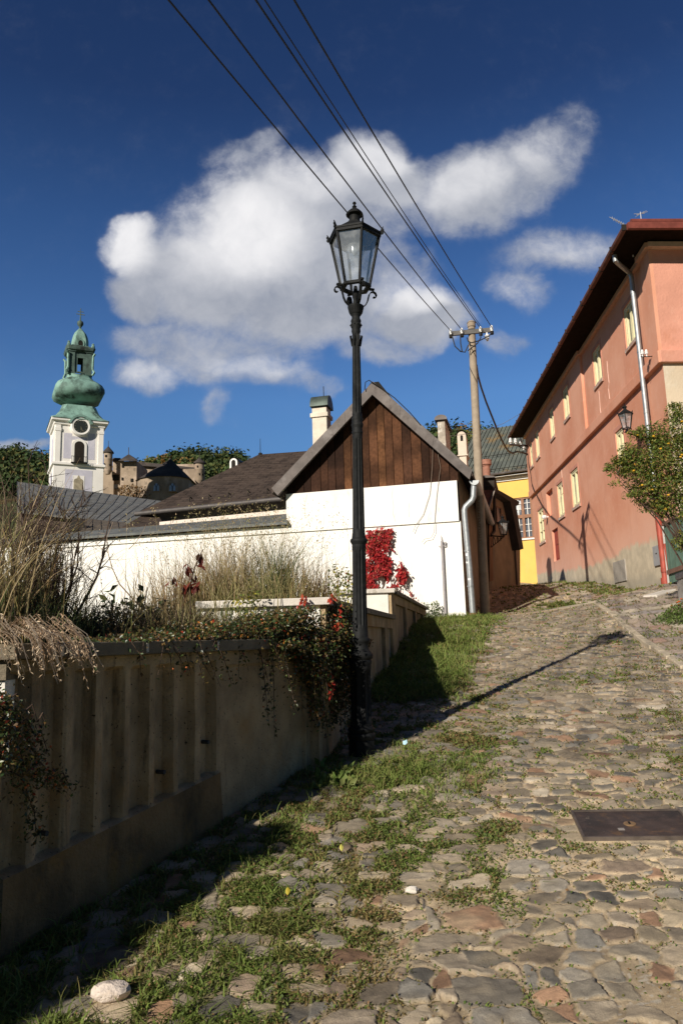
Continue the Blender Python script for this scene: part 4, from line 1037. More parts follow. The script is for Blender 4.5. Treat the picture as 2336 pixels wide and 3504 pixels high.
for i in range(NC):
    c0 = yw0 + ww_ * i / NC; c1 = c0 + ww_ / NC
    wb.fbox(YF, (c0 + c1) / 2 - .022, (c0 + c1) / 2 + .022, wz0 + .09, wz1 - .09, -.172, -.10)
    for zf in (.18, .34, .72, .86): wb.fbox(YF, c0 + .075, c1 - .075, wz0 + wh_ * zf - .015, wz0 + wh_ * zf + .015, -.173, -.11)
wb.build('glazing_bars', m_trim, wo)
ws = MB(); ws.fbox(YF, yw0 - .1, yw1 + .1, wz0 - .09, wz0 - .002, -.15, .09); ws.build('sill', m_trim, wo)

# ---------------------------------------------------------------- red house
q0, q1 = at(2222, 835, 18.0), at(1801, 1492, 37.4)
Lr = math.hypot(q1.x - q0.x, q1.y - q0.y); RK = (q1.z - q0.z) / Lr
RF = Frame((q0.x, q0.y), (q1.x - q0.x, q1.y - q0.y), RK, out=(-1, 0))
EF = Frame((q0.x, q0.y), (1, .06), 0.0, out=(0, -1))
ZT = q0.z
rh = thing('red_house', 'long red plastered two storey house on the right, cream windows in a row', 'house', RF.pt(Lr / 2, g(7.5, 20), -3))


def red_mat():
    m = bpy.data.materials.new('red_plaster'); m.use_nodes = True; T = NT(m.node_tree); b = m.node_tree.nodes['Principled BSDF']
    pos = T.n('NewGeometry').outputs['Position']
    rel = T.n('VectorMath', {0: pos, 1: tuple(RF.O)}, operation='SUBTRACT').outputs[0]
    u = T.n('VectorMath', {0: rel, 1: tuple(RF.u)}, operation='DOT_PRODUCT').outputs['Value']
    z = T.n('SeparateXYZ', {0: pos}).outputs[2]
    big = T.noise(pos, .55, 5, .6); fine = T.noise(pos, 5, 6, .65)
    drip = T.noise(T.n('VectorMath', {0: pos, 1: (1.5, 1.5, .12)}, operation='MULTIPLY').outputs[0], 2.2, 5, .6)
    c = T.mix(T.ramp(big, .3, .7), (.64, .278, .172), (.72, .365, .245))
    c = T.mix(T.math('MULTIPLY', T.ramp(fine, .5, .8), .5), c, (.74, .44, .33))
    c = T.mix(T.math('MULTIPLY', T.ramp(drip, .55, .8), .45), c, (.54, .22, .145))
    z0, zk = g(7.6, 18.2), (g(9.0, 36) - g(7.6, 18.2)) / 18.0
    h = T.math('SUBTRACT', z, T.math('ADD', T.math('MULTIPLY', u, zk), z0))
    h = T.math('ADD', h, T.math('MULTIPLY', T.math('SUBTRACT', T.noise(pos, 1.3, 6, .6), .5), .8))
    lim = T.n('MapRange', {0: u, 1: 0.0, 2: 10.0, 3: 1.40, 4: .52}).outputs[0]
    bare = T.ramp(T.math('SUBTRACT', h, lim), .12, -.06)
    c = T.mix(T.math('MULTIPLY', T.ramp(T.math('SUBTRACT', h, lim), 1.3, .0), .45), c, (.78, .50, .39))
    grey = T.mix(T.ramp(T.noise(pos, 2.5, 6, .65), .35, .7), (.50, .43, .32), (.64, .55, .41))
    c = T.mix(bare, c, T.mix(T.math('MULTIPLY', T.ramp(h, .40, .05), .55), grey, (.36, .32, .26)))
    T.t.links.new(c, b.inputs['Base Color']); b.inputs['Roughness'].default_value = .95; b.inputs['Specular IOR Level'].default_value = .15
    bn = T.n('Bump', {'Strength': 1.0, 'Distance': .006, 'Height': T.noise(pos, 26, 6, .6)}); T.t.links.new(bn.outputs[0], b.inputs['Normal'])
    return m


m_red = red_mat()
m_peach = M('peach_plaster', (.66, .31, .22), .95, .12, 1.2, .012, 16, stains=[((.78, .50, .38), 1.0, .5, .75, .6), ((.58, .25, .16), .8, .55, .75, 1)])
m_bare = M('bare_render', (.62, .50, .36), .95, .12, 1.2, .008, 20, stains=[((.70, .62, .50), 1.5, .5, .75, .6), ((.60, .34, .24), .9, .62, .75, 1)])
Z3 = lambda x, y: (1500 + x / 1.679, 700 + y / 1.679)
wins = []
for nm, tl, tr, bl, br in (('u', (1060, 605), (1124, 540), (1078, 850), (1140, 775)), ('u', (880, 850), (925, 800), (897, 1045), (942, 995)), ('u', (722, 1055), (752, 1012), (735, 1230), (768, 1190)),
                           ('u', (645, 1185), (668, 1145), (656, 1355), (680, 1315)), ('u', (565, 1320), (583, 1285), (573, 1470), (594, 1440)), ('u', (533, 1392), (548, 1362), (541, 1530), (553, 1500)),
                           ('l', (1013, 1330), (1058, 1280), (1032, 1510), (1076, 1462)), ('l', (752, 1540), (795, 1500), (775, 1762), (815, 1720)), ('l', (675, 1615), (708, 1582), (695, 1815), (727, 1785)), ('b', (567, 1765), (597, 1735), (582, 1950), (615, 1925))):
    h = [RF.hit(*Z3(*p)) for p in (tl, tr, bl, br)]
    wins.append([nm, (h[1][0] + h[3][0]) / 2, (h[0][0] + h[2][0]) / 2, (h[2][1] + h[3][1]) / 2, (h[0][1] + h[1][1]) / 2])
for nm in ('u', 'l'):                                              # common sill and lintel line in each storey
    s = [w for w in wins if w[0] == nm]; a0 = sum(w[3] for w in s) / len(s); b0 = sum(w[4] for w in s) / len(s)
    for w in s: w[3] = w[3] * .4 + a0 * .6; w[4] = w[4] * .4 + b0 * .6
d0, d1 = RF.hit(*Z3(690, 1960))[0], RF.hit(*Z3(655, 1960))[0]; dzt = RF.hit(*Z3(668, 1862))[1]; dzb = RF.hit(*Z3(668, 2050))[1]
n0_, n1_ = RF.hit(*Z3(655, 1680))[0], RF.hit(*Z3(617, 1680))[0]; nzt = RF.hit(*Z3(635, 1640))[1]; nzb = RF.hit(*Z3(640, 1790))[1]
holes = [(w[1], w[2], w[3], w[4]) for w in wins] + [(d0, d1, dzb, dzt), (n0_, n1_, nzb, nzt)]
zcs = RF.hit(2262, 1245)[1]; zce = RF.hit(1860, 1665)[1]
a = MB(); wall_with_holes(a, RF, 0, Lr, 0.5, ZT + .05, holes, .16)
a.quad(RF.pt(n0_, nzb, -.155), RF.pt(n1_, nzb, -.155), RF.pt(n1_, nzt, -.155), RF.pt(n0_, nzt, -.155))
a.quad(RF.pt(Lr, .5), RF.pt(Lr, .5, -9), RF.pt(Lr, ZT, -9), RF.pt(Lr, ZT))
a.build('facade_wall', m_red, rh)
uP = RF.hit(1990, 1230)[0]
hup = [(w[1], w[2], w[3], w[4]) for w in wins if w[0] == 'u' and w[1] > uP]
a = MB(); wall_with_holes(a, RF, uP, Lr, zcs, ZT - .03, hup, .09, .09); a.quad(RF.pt(uP, zcs, 0), RF.pt(uP, zcs, .09), RF.pt(uP, ZT - .03, .09), RF.pt(uP, ZT - .03, 0)); a.build('upper_wall', m_red, rh)
uq = RF.hit(2196, 900)[0]
a = MB(); a.fbox(RF, 0, uq, zcs, ZT - .03, -.02, .07); a.build('corner_pilaster', m_red, rh)
zcb = RF.hit(2262, 1202)[1]
a = MB(); a.fbox(RF, -.11, Lr + .02, zcs - .02, zcb, -.05, .13); a.build('string_course', m_red, rh, bevel=.02)
a = MB(); a.fbox(RF, uP - .12, Lr, ZT - .16, ZT - .03, .0, .20); a.fbox(RF, uq, uP - .12, ZT - .16, ZT - .03, .0, .12); a.fbox(RF, -.16, uq, ZT - .16, ZT - .03, .0, .19); a.build('cornice', M('cornice_paint', (.60, .36, .26), .9, .1), rh)
# end facade towards the viewer
zsE = EF.hit(2300, 1240)[1]
a = MB(); a.quad(EF.pt(0, zsE), EF.pt(9, zsE), EF.pt(9, ZT), EF.pt(0, ZT)); a.build('end_wall', m_peach, rh)
a = MB(); a.quad(EF.pt(0, .5), EF.pt(9, .5), EF.pt(9, zsE), EF.pt(0, zsE)); a.build('end_wall_base', m_bare, rh)
a = MB(); a.fbox(EF, -.10, 9, zcs - .02, zcb - .0, -.05, .12); a.build('end_course', m_peach, rh, bevel=.02)
a = MB(); a.fbox(EF, -.14, 9, ZT - .16, ZT - .03, 0, .18); a.build('end_cornice', M('end_cornice_paint', (.68, .46, .36), .9, .1), rh)
# eaves, roof
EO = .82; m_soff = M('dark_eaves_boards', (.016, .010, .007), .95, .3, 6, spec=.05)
c00 = RF.pt(-EO / 1.0, ZT, EO); cEnd = RF.pt(Lr + .3, ZT, EO)
cR = EF.pt(9, ZT, EO); cin = RF.pt(Lr + .3, ZT, -9)
z_ = Vector((0, 0, 1))
corner = Vector((c00.x, c00.y, ZT))
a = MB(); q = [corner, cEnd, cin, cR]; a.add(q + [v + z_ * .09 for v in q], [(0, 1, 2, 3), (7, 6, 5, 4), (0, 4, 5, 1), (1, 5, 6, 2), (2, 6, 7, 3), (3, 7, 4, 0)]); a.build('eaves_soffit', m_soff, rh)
m_redmetal = M('red_painted_metal', (.36, .075, .05), .5, .2, 5, .001, 60, metal=.1, stains=[((.22, .07, .05), 3, .52, .75, 1)])
m_darkred = M('dark_red_metal', (.19, .05, .036), .55, .25, 5)
m_reddark = M('weathered_red_roof', (.15, .06, .045), .8, .3, 4)
a = MB(); rA = corner.lerp(cEnd, .22).lerp(cR.lerp(cin, .25), .5) + z_ * 1.5; rB = cEnd.lerp(cin, .5) + z_ * 1.5
up9 = z_ * .095
a.add([corner + up9, cEnd + up9, cin + up9, cR + up9, rA, rB], [(0, 1, 5, 4), (0, 4, 3), (1, 2, 5), (2, 3, 4, 5)]); a.build('roof', m_reddark, rh)
a = MB(); e_ = RF.n * .07
a.tube([corner + e_ * .5 + z_ * .05, cEnd + e_ * .5 + z_ * .05], .07, 8); a.build('street_gutter', m_reddark, rh, smooth=40)
k = 0; L2 = (cEnd - corner).length
a = MB()
while k < L2: p = corner.lerp(cEnd, k / L2) + e_ * .5; a.box(p - RF.u * .012 - RF.n * .072 + z_ * -.025, RF.u * .024, RF.n * .148, z_ * .15); k += 1.1
a.build('gutter_bracket', m_dark, rh)
a = MB(); a.box(corner + EF.n * .02 + z_ * -.04, (cR - corner), EF.n * .10, z_ * .16); a.build('end_gutter', m_darkred, rh)
t = (cR - corner).normalized(); s0 = corner + t * .25 - EF.n * .25 + z_ * .34
a = MB(); a.tube([s0, s0 + t * 9], .075, 10); a.tube([s0 + t * .7 + z_ * .05, s0 + t * .7 - z_ * .3], .04, 6); a.tube([s0 + t * 3.7 + z_ * .05, s0 + t * 3.7 - z_ * .3], .04, 6); a.build('snow_pipe', m_darkred, rh, smooth=40)

# windows: cream double casements set in the wall
m_cream = M('cream_window_paint', (.74, .66, .40), .6, .08, 7, stains=[((.60, .52, .36), 8, .6, .8, 1)])
m_winpane = M('bright_pane', (.55, .53, .44), .12, .2, .7, spec=.6, stains=[((.06, .07, .085), 1.6, .45, .52, .4)])
m_sill = M('flaking_sill', (.46, .30, .23), .9, .25, 9, stains=[((.62, .58, .50), 5, .5, .65, 1)])
for w in wins:
    nm, a0, a1, z0, z1 = w; nz = .09 if (nm == 'u' and a0 > uP) else 0.0; wd = a1 - a0
    f_ = MB(); f = .055
    for (x0, x1, y0_, y1_) in ((a0 + .004, a0 + f, z0, z1), (a1 - f, a1 - .004, z0, z1), (a0 + f, a1 - f, z0, z0 + f), (a0 + f, a1 - f, z1 - f, z1)): f_.fbox(RF, x0, x1, y0_ + .003, y1_ - .003, nz - .09, nz - .02)
    wo = f_.build('window', m_cream, rh)
    s_ = MB(); mid = (a0 + a1) / 2; g1 = .06
    for (x0, x1) in ((a0 + f + .01, mid - .012), (mid + .012, a1 - f - .01)):
        zz0, zz1 = z0 + f + .01, z1 - f - .01
        for (b0, b1, c0, c1) in ((x0, x0 + g1, zz0, zz1), (x1 - g1, x1, zz0, zz1), (x0 + g1, x1 - g1, zz0, zz0 + g1), (x0 + g1, x1 - g1, zz1 - g1, zz1)): s_.fbox(RF, b0, b1, c0, c1, nz - .10, nz - .035)
        if nm == 'b':
            for k in (.33, .66): s_.fbox(RF, x0 + g1, x1 - g1, zz0 + (zz1 - zz0) * k - .015, zz0 + (zz1 - zz0) * k + .015, nz - .09, nz - .045)
    s_.build('casement', m_cream, wo)
    p_ = MB(); p_.fbox(RF, a0 + f, a1 - f, z0 + f, z1 - f, nz - .13, nz - .105); p_.build('pane', m_winpane, wo)
    l_ = MB(); l_.fbox(RF, a0 - .03, a1 + .03, z0 - .10, z0 - .002, nz - .1, nz + .05); l_.build('sill', m_sill, wo)
m_surr = M('window_surround_plaster', (.55, .25, .175), .95, .15, 4)
for w in wins:
    nm, a0, a1, z0, z1 = w; nz = .09 if (nm == 'u' and a0 > uP) else 0.0; s_ = MB()
    for (x0, x1, y0_, y1_) in ((a0 - .10, a0 - .002, z0 - .12, z1 + .12), (a1 + .002, a1 + .10, z0 - .12, z1 + .12), (a0 - .001, a1 + .001, z1 + .003, z1 + .12)): s_.fbox(RF, x0, x1, y0_, y1_, nz - .05, nz + .014)
    s_.build('window_surround', m_surr, rh)
for P, n_ in ((((2075, 1236), (2078, 1275), (2082, 1310), (2080, 1330), (2084, 1365)), .006), (((2047, 1338), (2050, 1370), (2052, 1400), (2056, 1428)), .006), (((1916, 1565), (1922, 1640), (1915, 1720)), .006)):
    a = MB(); a.tube([RF.pt(*RF.hit(px, py, n_), n_) for px, py in P], .010, 4); a.build('plaster_crack', M('pale_crack', (.78, .56, .46), .95), rh)
# door in its recess, hatch, meter box
m_doorred = M('red_door_paint', (.33, .045, .035), .5, .12, 6)
a = MB(); a.fbox(RF, d0, d1, dzb - .2, dzt, -.155, -.10); a.fbox(RF, d0 + .08, d1 - .08, dzb + .1, dzb + (dzt - dzb) * .45, -.1, -.085); a.fbox(RF, d0 + .08, d1 - .08, dzb + (dzt - dzb) * .52, dzt - .1, -.1, -.085); dr = a.build('door', m_doorred, rh)
a = MB(); a.tube([RF.pt(d0 + .12, dzb + (dzt - dzb) * .48, -.1), RF.pt(d0 + .12, dzb + (dzt - dzb) * .48, -.03), RF.pt(d0 + .25, dzb + (dzt - dzb) * .48, -.03)], .012, 6); a.build('handle', m_iron, dr)
Z6 = lambda x, y: (2030 + x / 2.869, 1300 + y / 2.869)
h0 = RF.hit(*Z6(322, 1900)); h1 = RF.hit(*Z6(203, 1900)); hz1 = RF.hit(*Z6(262, 1772))[1]; hz0 = RF.hit(*Z6(262, 1985))[1]
a = MB(); a.fbox(RF, h0[0], h1[0], hz0, hz1, -.02, .03); a.build('hatch_cover', M('grey_hatch', (.35, .32, .28), .8, .12, 6), rh, bevel=.008)
h0 = RF.hit(*Z6(662, 1700))[0]; h1 = RF.hit(*Z6(595, 1700))[0]; hz1 = RF.hit(*Z6(630, 1625))[1]; hz0 = RF.hit(*Z6(630, 1825))[1]
a = MB(); a.fbox(RF, max(.04, h0), h1, hz0, hz1, -.02, .045); mb_ = a.build('meter_box', M('grey_meter_box', (.34, .34, .35), .6, .1, 6), rh, bevel=.008)
a = MB(); um_ = (h0 + h1) / 2; a.fbox(RF, um_ - .05, um_ + .02, hz0 + (hz1 - hz0) * .58, hz0 + (hz1 - hz0) * .64, .046, .055); a.build('box_lock', m_dark, mb_)
# downpipe, galvanised above, red cast iron below
pn = .14
pts = [RF.pt(*RF.hit(2101, 874, EO - .06), EO - .06), RF.pt(*RF.hit(2104, 893, EO - .06), EO - .06), RF.pt(*RF.hit(2112, 900, EO - .14), EO - .14), RF.pt(*RF.hit(2150, 932, pn + .06), pn + .06), RF.pt(*RF.hit(2158, 945, pn), pn), RF.pt(*RF.hit(2243, 1716, pn), pn)]
a = MB(); a.tube(pts, .062, 14)
for k in (.08, .35, .62, .9): c = pts[4].lerp(pts[5], k); a.tube([c - z_ * .02, c + z_ * .02], .07, 14)
a.build('downpipe', m_zinc, rh, smooth=50)
pb = RF.pt(*RF.hit(2275, 1988, pn), pn)
a = MB(); a.tube([pts[5] + z_ * .06, pb], .077, 14); a.tube([pb + z_ * .32, pb + z_ * .22], .09, 14); a.tube([pb + z_ * .08, pb - z_ * .1], .11, 14); a.build('red_downpipe', m_redmetal, rh, smooth=50)
a = MB(); p0 = EF.pt(*EF.hit(2272, 1860, .05), .05); a.tube([p0, EF.pt(*EF.hit(2284, 1930, .05), .05), EF.pt(*EF.hit(2294, 2000, .05), .05)], .03, 8); a.build('thin_red_pipe', m_redmetal, rh, smooth=50)
a = MB(); a.tube([EF.pt(*EF.hit(2283, 1810, .05), .05), EF.pt(*EF.hit(2276, 1835, .06), .06), EF.pt(*EF.hit(2282, 1842, .06), .06)], .035, 8); a.build('rusty_hinge', m_rust, rh)
# insulators
m_porc = M('white_porcelain', (.82, .80, .78), .25, .03)


def insulator(parent, p, s=1.0, up=1, name='insulator'):
    a = MB(); a.lathe(p, [(x * s, z * s * up) for x, z in ((.012, -.06), (.02, 0), (.045, .005), (.05, .03), (.03, .045), (.04, .055), (.042, .08), (.025, .095), (.028, .11), (.02, .125), (0, .13))], 12)
    return a.build(name, m_porc, parent, smooth=45)


p0, p1 = RF.pt(*RF.hit(2238, 1219, .05), .05), RF.pt(*RF.hit(2190, 1221, .45), .45)
a = MB(); a.tube([p0, p1], .012, 6); br_ = a.build('insulator_bracket', m_dark, rh)
for px in (2197, 2211): q = p0.lerp(p1, (2238 - px) / 48); insulator(br_, q + z_ * .06, 1.0)
b1 = at(1743, 1521, 36.5); b0 = at(1808, 1526, 37.0)
a = MB(); a.tube([b0, b1], .05, 6); a.tube([at(1772, 1527, 36.8), at(1806, 1542, 37.0)], .03, 5); br_ = a.build('insulator_bracket', m_rust, rh)
for px in (1746, 1763, 1781): insulator(br_, b0.lerp(b1, (1808 - px) / 65.) + z_ * .10, 1.9)
insulator(br_, at(1790, 1534, 36.9), 1.6)
pk = RF.hit(1874, 1769); p0 = RF.pt(*pk); a = MB(); a.lathe(p0 + RF.n * .16, [(0, -.11), (.09, -.07), (.12, 0), (.09, .07), (0, .11)], 14); a.tube([p0, p0 + RF.n * .1], .04, 8); a.build('globe_light', m_porc, rh, smooth=60)
# aerials
m_alu = M('aerial_aluminium', (.62, .62, .62), .4, .05, metal=.6)
a = MB(); A0, A1 = at(2145, 775, 18.3), at(2093, 747, 17.8)
a.tube([A0, A1], .012, 5); a.tube([A0, A0 - z_ * .5 + Vector((.2, .3, -.2))], .02, 5)
for k in range(7):
    c = A0.lerp(A1, .05 + .15 * k); e_ = (Vector((.08, .25, .22)) if k % 2 == 0 else Vector((.12, .2, -.05))); 
    a.tube([c - Vector((.02, .1, .12)), c + Vector((.02, .1, .12))], .007, 4); a.tube([c - Vector((.07, -.05, -.08)), c + Vector((.07, -.05, -.08))], .007, 4)
tg = a.build('roof_aerial', m_alu); tag(tg, 'white comb shaped television aerial pointing out over the red house corner', 'aerial')
a = MB(); c = at(2190, 731, 18.6); a.tube([c - z_ * .5, c + z_ * .05], .012, 5)
for k in range(4): d_ = Vector((math.cos(k * 1.6 + .3) * .2, math.sin(k * 1.6) * .2, .05 - .03 * k)); a.tube([c - d_ * .6, c + d_], .007, 4)
tg = a.build('roof_aerial', m_alu); tag(tg, 'tiny star shaped aerial above the red roof gutter', 'aerial')
# wall lantern on an iron arm, right of the lower window
hl = RF.hit(2144, 1482, .62); base = RF.pt(*hl, .62)
wl2 = thing('wall_lantern', 'black street lantern on an iron arm of the red house, above the bush', 'lantern', base)
lantern_body(wl2, base + z_ * .12, .84, .1)
a = MB(); a.lathe(base, [(.012, 0), (.05, .02), (.055, .05), (.03, .07), (.03, .11)], 12)
tgt = RF.pt(RF.hit(2200, 1484, 0.0)[0], hl[1], -.02); a.tube([base, tgt], .02, 6)
for k in range(3):
    t0 = k * 2.094 + .4; o = Vector((math.cos(t0), math.sin(t0), 0))
    a.tube([base + z_ * .02 + o * r_ + z_ * h_ for r_, h_ in ((.03, .0), (.07, .01), (.10, .06), (.10, .11), (.13, .13), (.16, .12), (.165, .09), (.145, .085))], .009, 5)
a.build('lantern_arm', m_castiron, wl2)

# ---------------------------------------------------------------- concrete pole with wires
m_pole = M('pole_concrete', (.36, .29, .215), .95, .16, 6, .004, 50, stains=[((.30, .23, .17), 2.2, .52, .75, .25)], speck=((.62, .55, .45), 40, .68))
pt_ = at(1612, 1117, 19.8); px_, py_ = pt_.x, pt_.y
pb_ = at(1650, 1960, 19.8); bx, by = pb_.x, pb_.y
pbz = g(bx, by) - .3; base = Vector((bx, by, pbz)); top = pt_
up_ = thing('utility_pole', 'tall tapered concrete pole carrying overhead wires beside the white house', 'pole', (bx, by, pbz + .3))
a = MB(); wpx = 19 / 2600
a.tube([base, base.lerp(top, .5), top], [.128, .112, .096], 18); a.tube([top - z_ * .02, top + z_ * .10], [.112, .112], 18); a.tube([top + z_ * .10, top + z_ * .15], [.122, .08], 18); a.build('shaft', m_pole, up_, smooth=40)
a = MB(); rng2 = random.Random(3)
for k in range(16):                                               # rusty reinforcement showing through the shaft
    zz = base.lerp(top, .23 + .14 * k / 16 + .04); aa = -math.pi / 2 - .5; r_ = .118
    c = zz + Vector((math.cos(aa) * r_, math.sin(aa) * r_, 0)) + Vector((.0, 0, 0)); t_ = Vector((-math.sin(aa), math.cos(aa), 0))
    a.box(c - t_ * .03, t_ * .06, Vector((0, 0, .012)), Vector((math.cos(aa), math.sin(aa), 0)) * .006)
    if k % 2: a.box(c - t_ * (.03 if k % 4 == 1 else -.02), t_ * .01, Vector((0, 0, .22)), Vector((math.cos(aa), math.sin(aa), 0)) * .006)
a.build('rusty_rebar', M('rebar_rust', (.20, .12, .06), .9, .3), up_)
m_arm = M('arm_steel', (.16, .15, .14), .7, .2, metal=.3)
x0 = at(1536, 1141, 19.68); x1 = at(1684, 1127, 19.68); dx = (x1 - x0).normalized()
a = MB(); a.box(x0 - z_ * .06, x1 - x0, Vector((0, .07, 0)), z_ * .12); arm = a.build('crossarm', m_arm, up_)
a = MB(); ca = at(1611, 1133, 19.8); a.tube([ca - z_ * .03, ca + z_ * .03], .112, 16); a.build('clamp_ring', m_dark, up_)
ends = []
for px, py in ((1541, 1136), (1579, 1133), (1643, 1128), (1681, 1124)):
    c = at(px, py, 19.65); a = MB(); a.lathe(c - z_ * .10, [(.0, 0), (.034, .0), (.042, .03), (.026, .05), (.042, .07), (.042, .10), (.026, .12), (.038, .14), (.034, .17), (.02, .19), (0, .195)], 12); a.build('insulator', m_porc, arm, smooth=45)
    a = MB(); a.tube([c - z_ * .17, c - z_ * .08], .05, 8); a.build('insulator_pin', m_dark, arm); ends.append(c + z_ * .04)
insulator(arm, at(1665, 1146, 19.7), 1.4, -1)
m_wire = M('black_wire', (.02, .02, .022), .6)
for P in (((1546, 1150), (1556, 1185), (1575, 1203), (1590, 1205), (1602, 1180)), ((1574, 1145), (1575, 1175), (1580, 1203)), ((1641, 1135), (1644, 1155), (1632, 1175), (1600, 1200)), ((1681, 1138), (1672, 1150), (1640, 1165), (1612, 1173), (1601, 1168), (1597, 1155))):
    a = MB(); ps = [at(px, py, 19.6) for px, py in P]; a.tube(ps, .016, 6); a.build('jumper_wire', m_wire, up_)
# ---------------------------------------------------------------- overhead wires
WTOP = [(578, 0), (715, 0), (876, 0), (1007, 0)]
WLAB = ['overhead wire tied to the outermost left insulator of the pole', 'overhead wire tied to the insulator left of the pole shaft', 'overhead wire tied to the insulator right of the pole shaft', 'overhead wire tied to the outermost right insulator of the pole']
def wire(A, px, py, d, label, r, grp='overhead wires above the street'):
    B = at(px, py, d); pts = []
    for k in range(0, 41):
        t = k / 40 * 1.75; s = -.35 * t * (1 - t) if t < 1 else 0
        pts.append(A + (B - A) * t + Vector((0, 0, s * .7)))
    a = MB(); a.tube(pts, r, 5); o = a.build('overhead_wire', m_wire); tag(o, label, 'wire', grp)


for e, (px, py), lb in zip(ends, WTOP, WLAB): wire(e, px, py, 6.4, lb, .0105)
wire(ends[2] + Vector((.02, 0, .05)), 906, 0, 6.4, 'thinner overhead wire running just right of the middle one', .007)
# thick cable sagging from pole to the red house
P = [(1629, 1250), (1634, 1285), (1645, 1325), (1662, 1375), (1682, 1425), (1700, 1470), (1715, 1505), (1728, 1530), (1740, 1545), (1752, 1551)]
n_ = len(P); pts = [at(px, py, 19.8 + 14.7 * (i / (n_ - 1))) for i, (px, py) in enumerate(P)]
pts += [at(1768, 1545, 35.2), at(1785, 1548, 36.3), at(1806, 1555, 37)]
a = MB(); a.tube(pts, [.03 + .018 * i / 12 for i in range(len(pts))], 6); tag(a.build('service_cable', m_wire), 'thick black cable sagging from the pole to the red house corner', 'cable')
a = MB(); p0, p1 = at(1640, 1478, 27), at(1779, 1415, 37); a.tube([at(1490, 1500, 24), p0, p0.lerp(p1, .5) - z_ * .1, p1], .01, 4); tag(a.build('thin_cable', M('pale_cable', (.35, .36, .38), .7)), 'thin pale cable strung between the chimneys and the red eaves', 'cable')

# ---------------------------------------------------------------- the street lamp
LB = at(1237, 2585, 6.25); LB.z = g(LB.x, LB.y); LT = at(1212, 692, 6.25)
lamp = thing('street_lamp', 'tall black cast iron street lamp with fluted post and six sided lantern', 'street lamp', LB)
lean = math.atan((LT.x - LB.x) / (LT.z - LB.z)); lamp.rotation_euler = (0, lean, 0); W[lamp] = Vector((0, 0, 0))
def zl(y): return at(1225, y, 6.25).z - LB.z


def fluted(name, prof, nfl, depth, N=96, mat=None):
    a = MB(); rings = []
    for r, z, fl in prof:
        rings.append([Vector(((r - depth * fl * (.5 + .5 * math.cos(nfl * 2 * math.pi * k / N)) ** .6) * math.cos(2 * math.pi * k / N), (r - depth * fl * (.5 + .5 * math.cos(nfl * 2 * math.pi * k / N)) ** .6) * math.sin(2 * math.pi * k / N), z)) for k in range(N)])
    a.loft(rings, True); return a.build(name, mat or m_castiron, lamp, smooth=50, local=True)


LP = lambda name, prof, n=32: MB().lathe((0, 0, 0), prof, n).build(name, m_castiron, lamp, smooth=42, local=True)
# eight sided foot
a = MB(); a.loft([[Vector((r * math.cos(R(22.5) + k * math.pi / 4), r * math.sin(R(22.5) + k * math.pi / 4), z)) for k in range(8)] for r, z in ((.108, -.15), (.108, zl(2535)), (.098, zl(2528)))], True)
a.build('lamp_foot', m_castiron, lamp, local=True, bevel=.004)
LP('foot_ring', [(.095, zl(2534)), (.104, zl(2528)), (.112, zl(2518)), (.106, zl(2509)), (.096, zl(2506)), (.106, zl(2500)), (.108, zl(2494)), (.094, zl(2486)), (.088, zl(2482))])
z0, z1 = zl(2484), zl(2274)
fluted('fluted_pedestal', [(.088, z0, 0), (.088, z0 + .03, 0), (.088, z0 + .05, 1), (.086, z1 - .06, 1), (.086, z1 - .04, 0), (.086, z1, 0)], 8, .016)
LP('pedestal_cap', [(.084, zl(2278)), (.09, zl(2270)), (.092, zl(2262)), (.086, zl(2258)), (.100, zl(2252)), (.104, zl(2243)), (.100, zl(2236)), (.080, zl(2228)), (.070, zl(2222)), (.066, zl(2206)), (.072, zl(2200)), (.082, zl(2194)), (.080, zl(2186)), (.066, zl(2180)), (.062, zl(2150))])
z0, z1 = zl(2152), zl(1862)
fluted('lower_shaft', [(.062, z0, 0), (.062, z0 + .02, 0), (.062, z0 + .035, 1), (.0575, z1 - .06, 1), (.0575, z1 - .045, 0), (.0575, z1, 0)], 14, .011)
LP('shaft_ring', [(.056, zl(1866)), (.060, zl(1862)), (.070, zl(1856)), (.073, zl(1850)), (.068, zl(1845)), (.058, zl(1842)), (.054, zl(1825))])
z0, z1 = zl(1826), zl(1486)
fluted('middle_shaft', [(.052, z0, 0), (.052, z0 + .03, 0), (.052, z0 + .045, 1), (.043, z1 - .05, 1), (.043, z1 - .035, 0), (.043, z1, 0)], 12, .010)
LP('shaft_collar', [(.042, zl(1488)), (.046, zl(1484)), (.048, zl(1478)), (.043, zl(1474)), (.044, zl(1464)), (.050, zl(1458)), (.052, zl(1452)), (.046, zl(1448)), (.046, zl(1438)), (.050, zl(1433)), (.045, zl(1428)), (.042, zl(1422))])
z0, z1 = zl(1424), zl(1142)
fluted('upper_shaft', [(.042, z0, 0), (.042, z0 + .02, 0), (.042, z0 + .035, 1), (.034, z1 - .04, 1), (.034, z1, 0)], 12, .008)
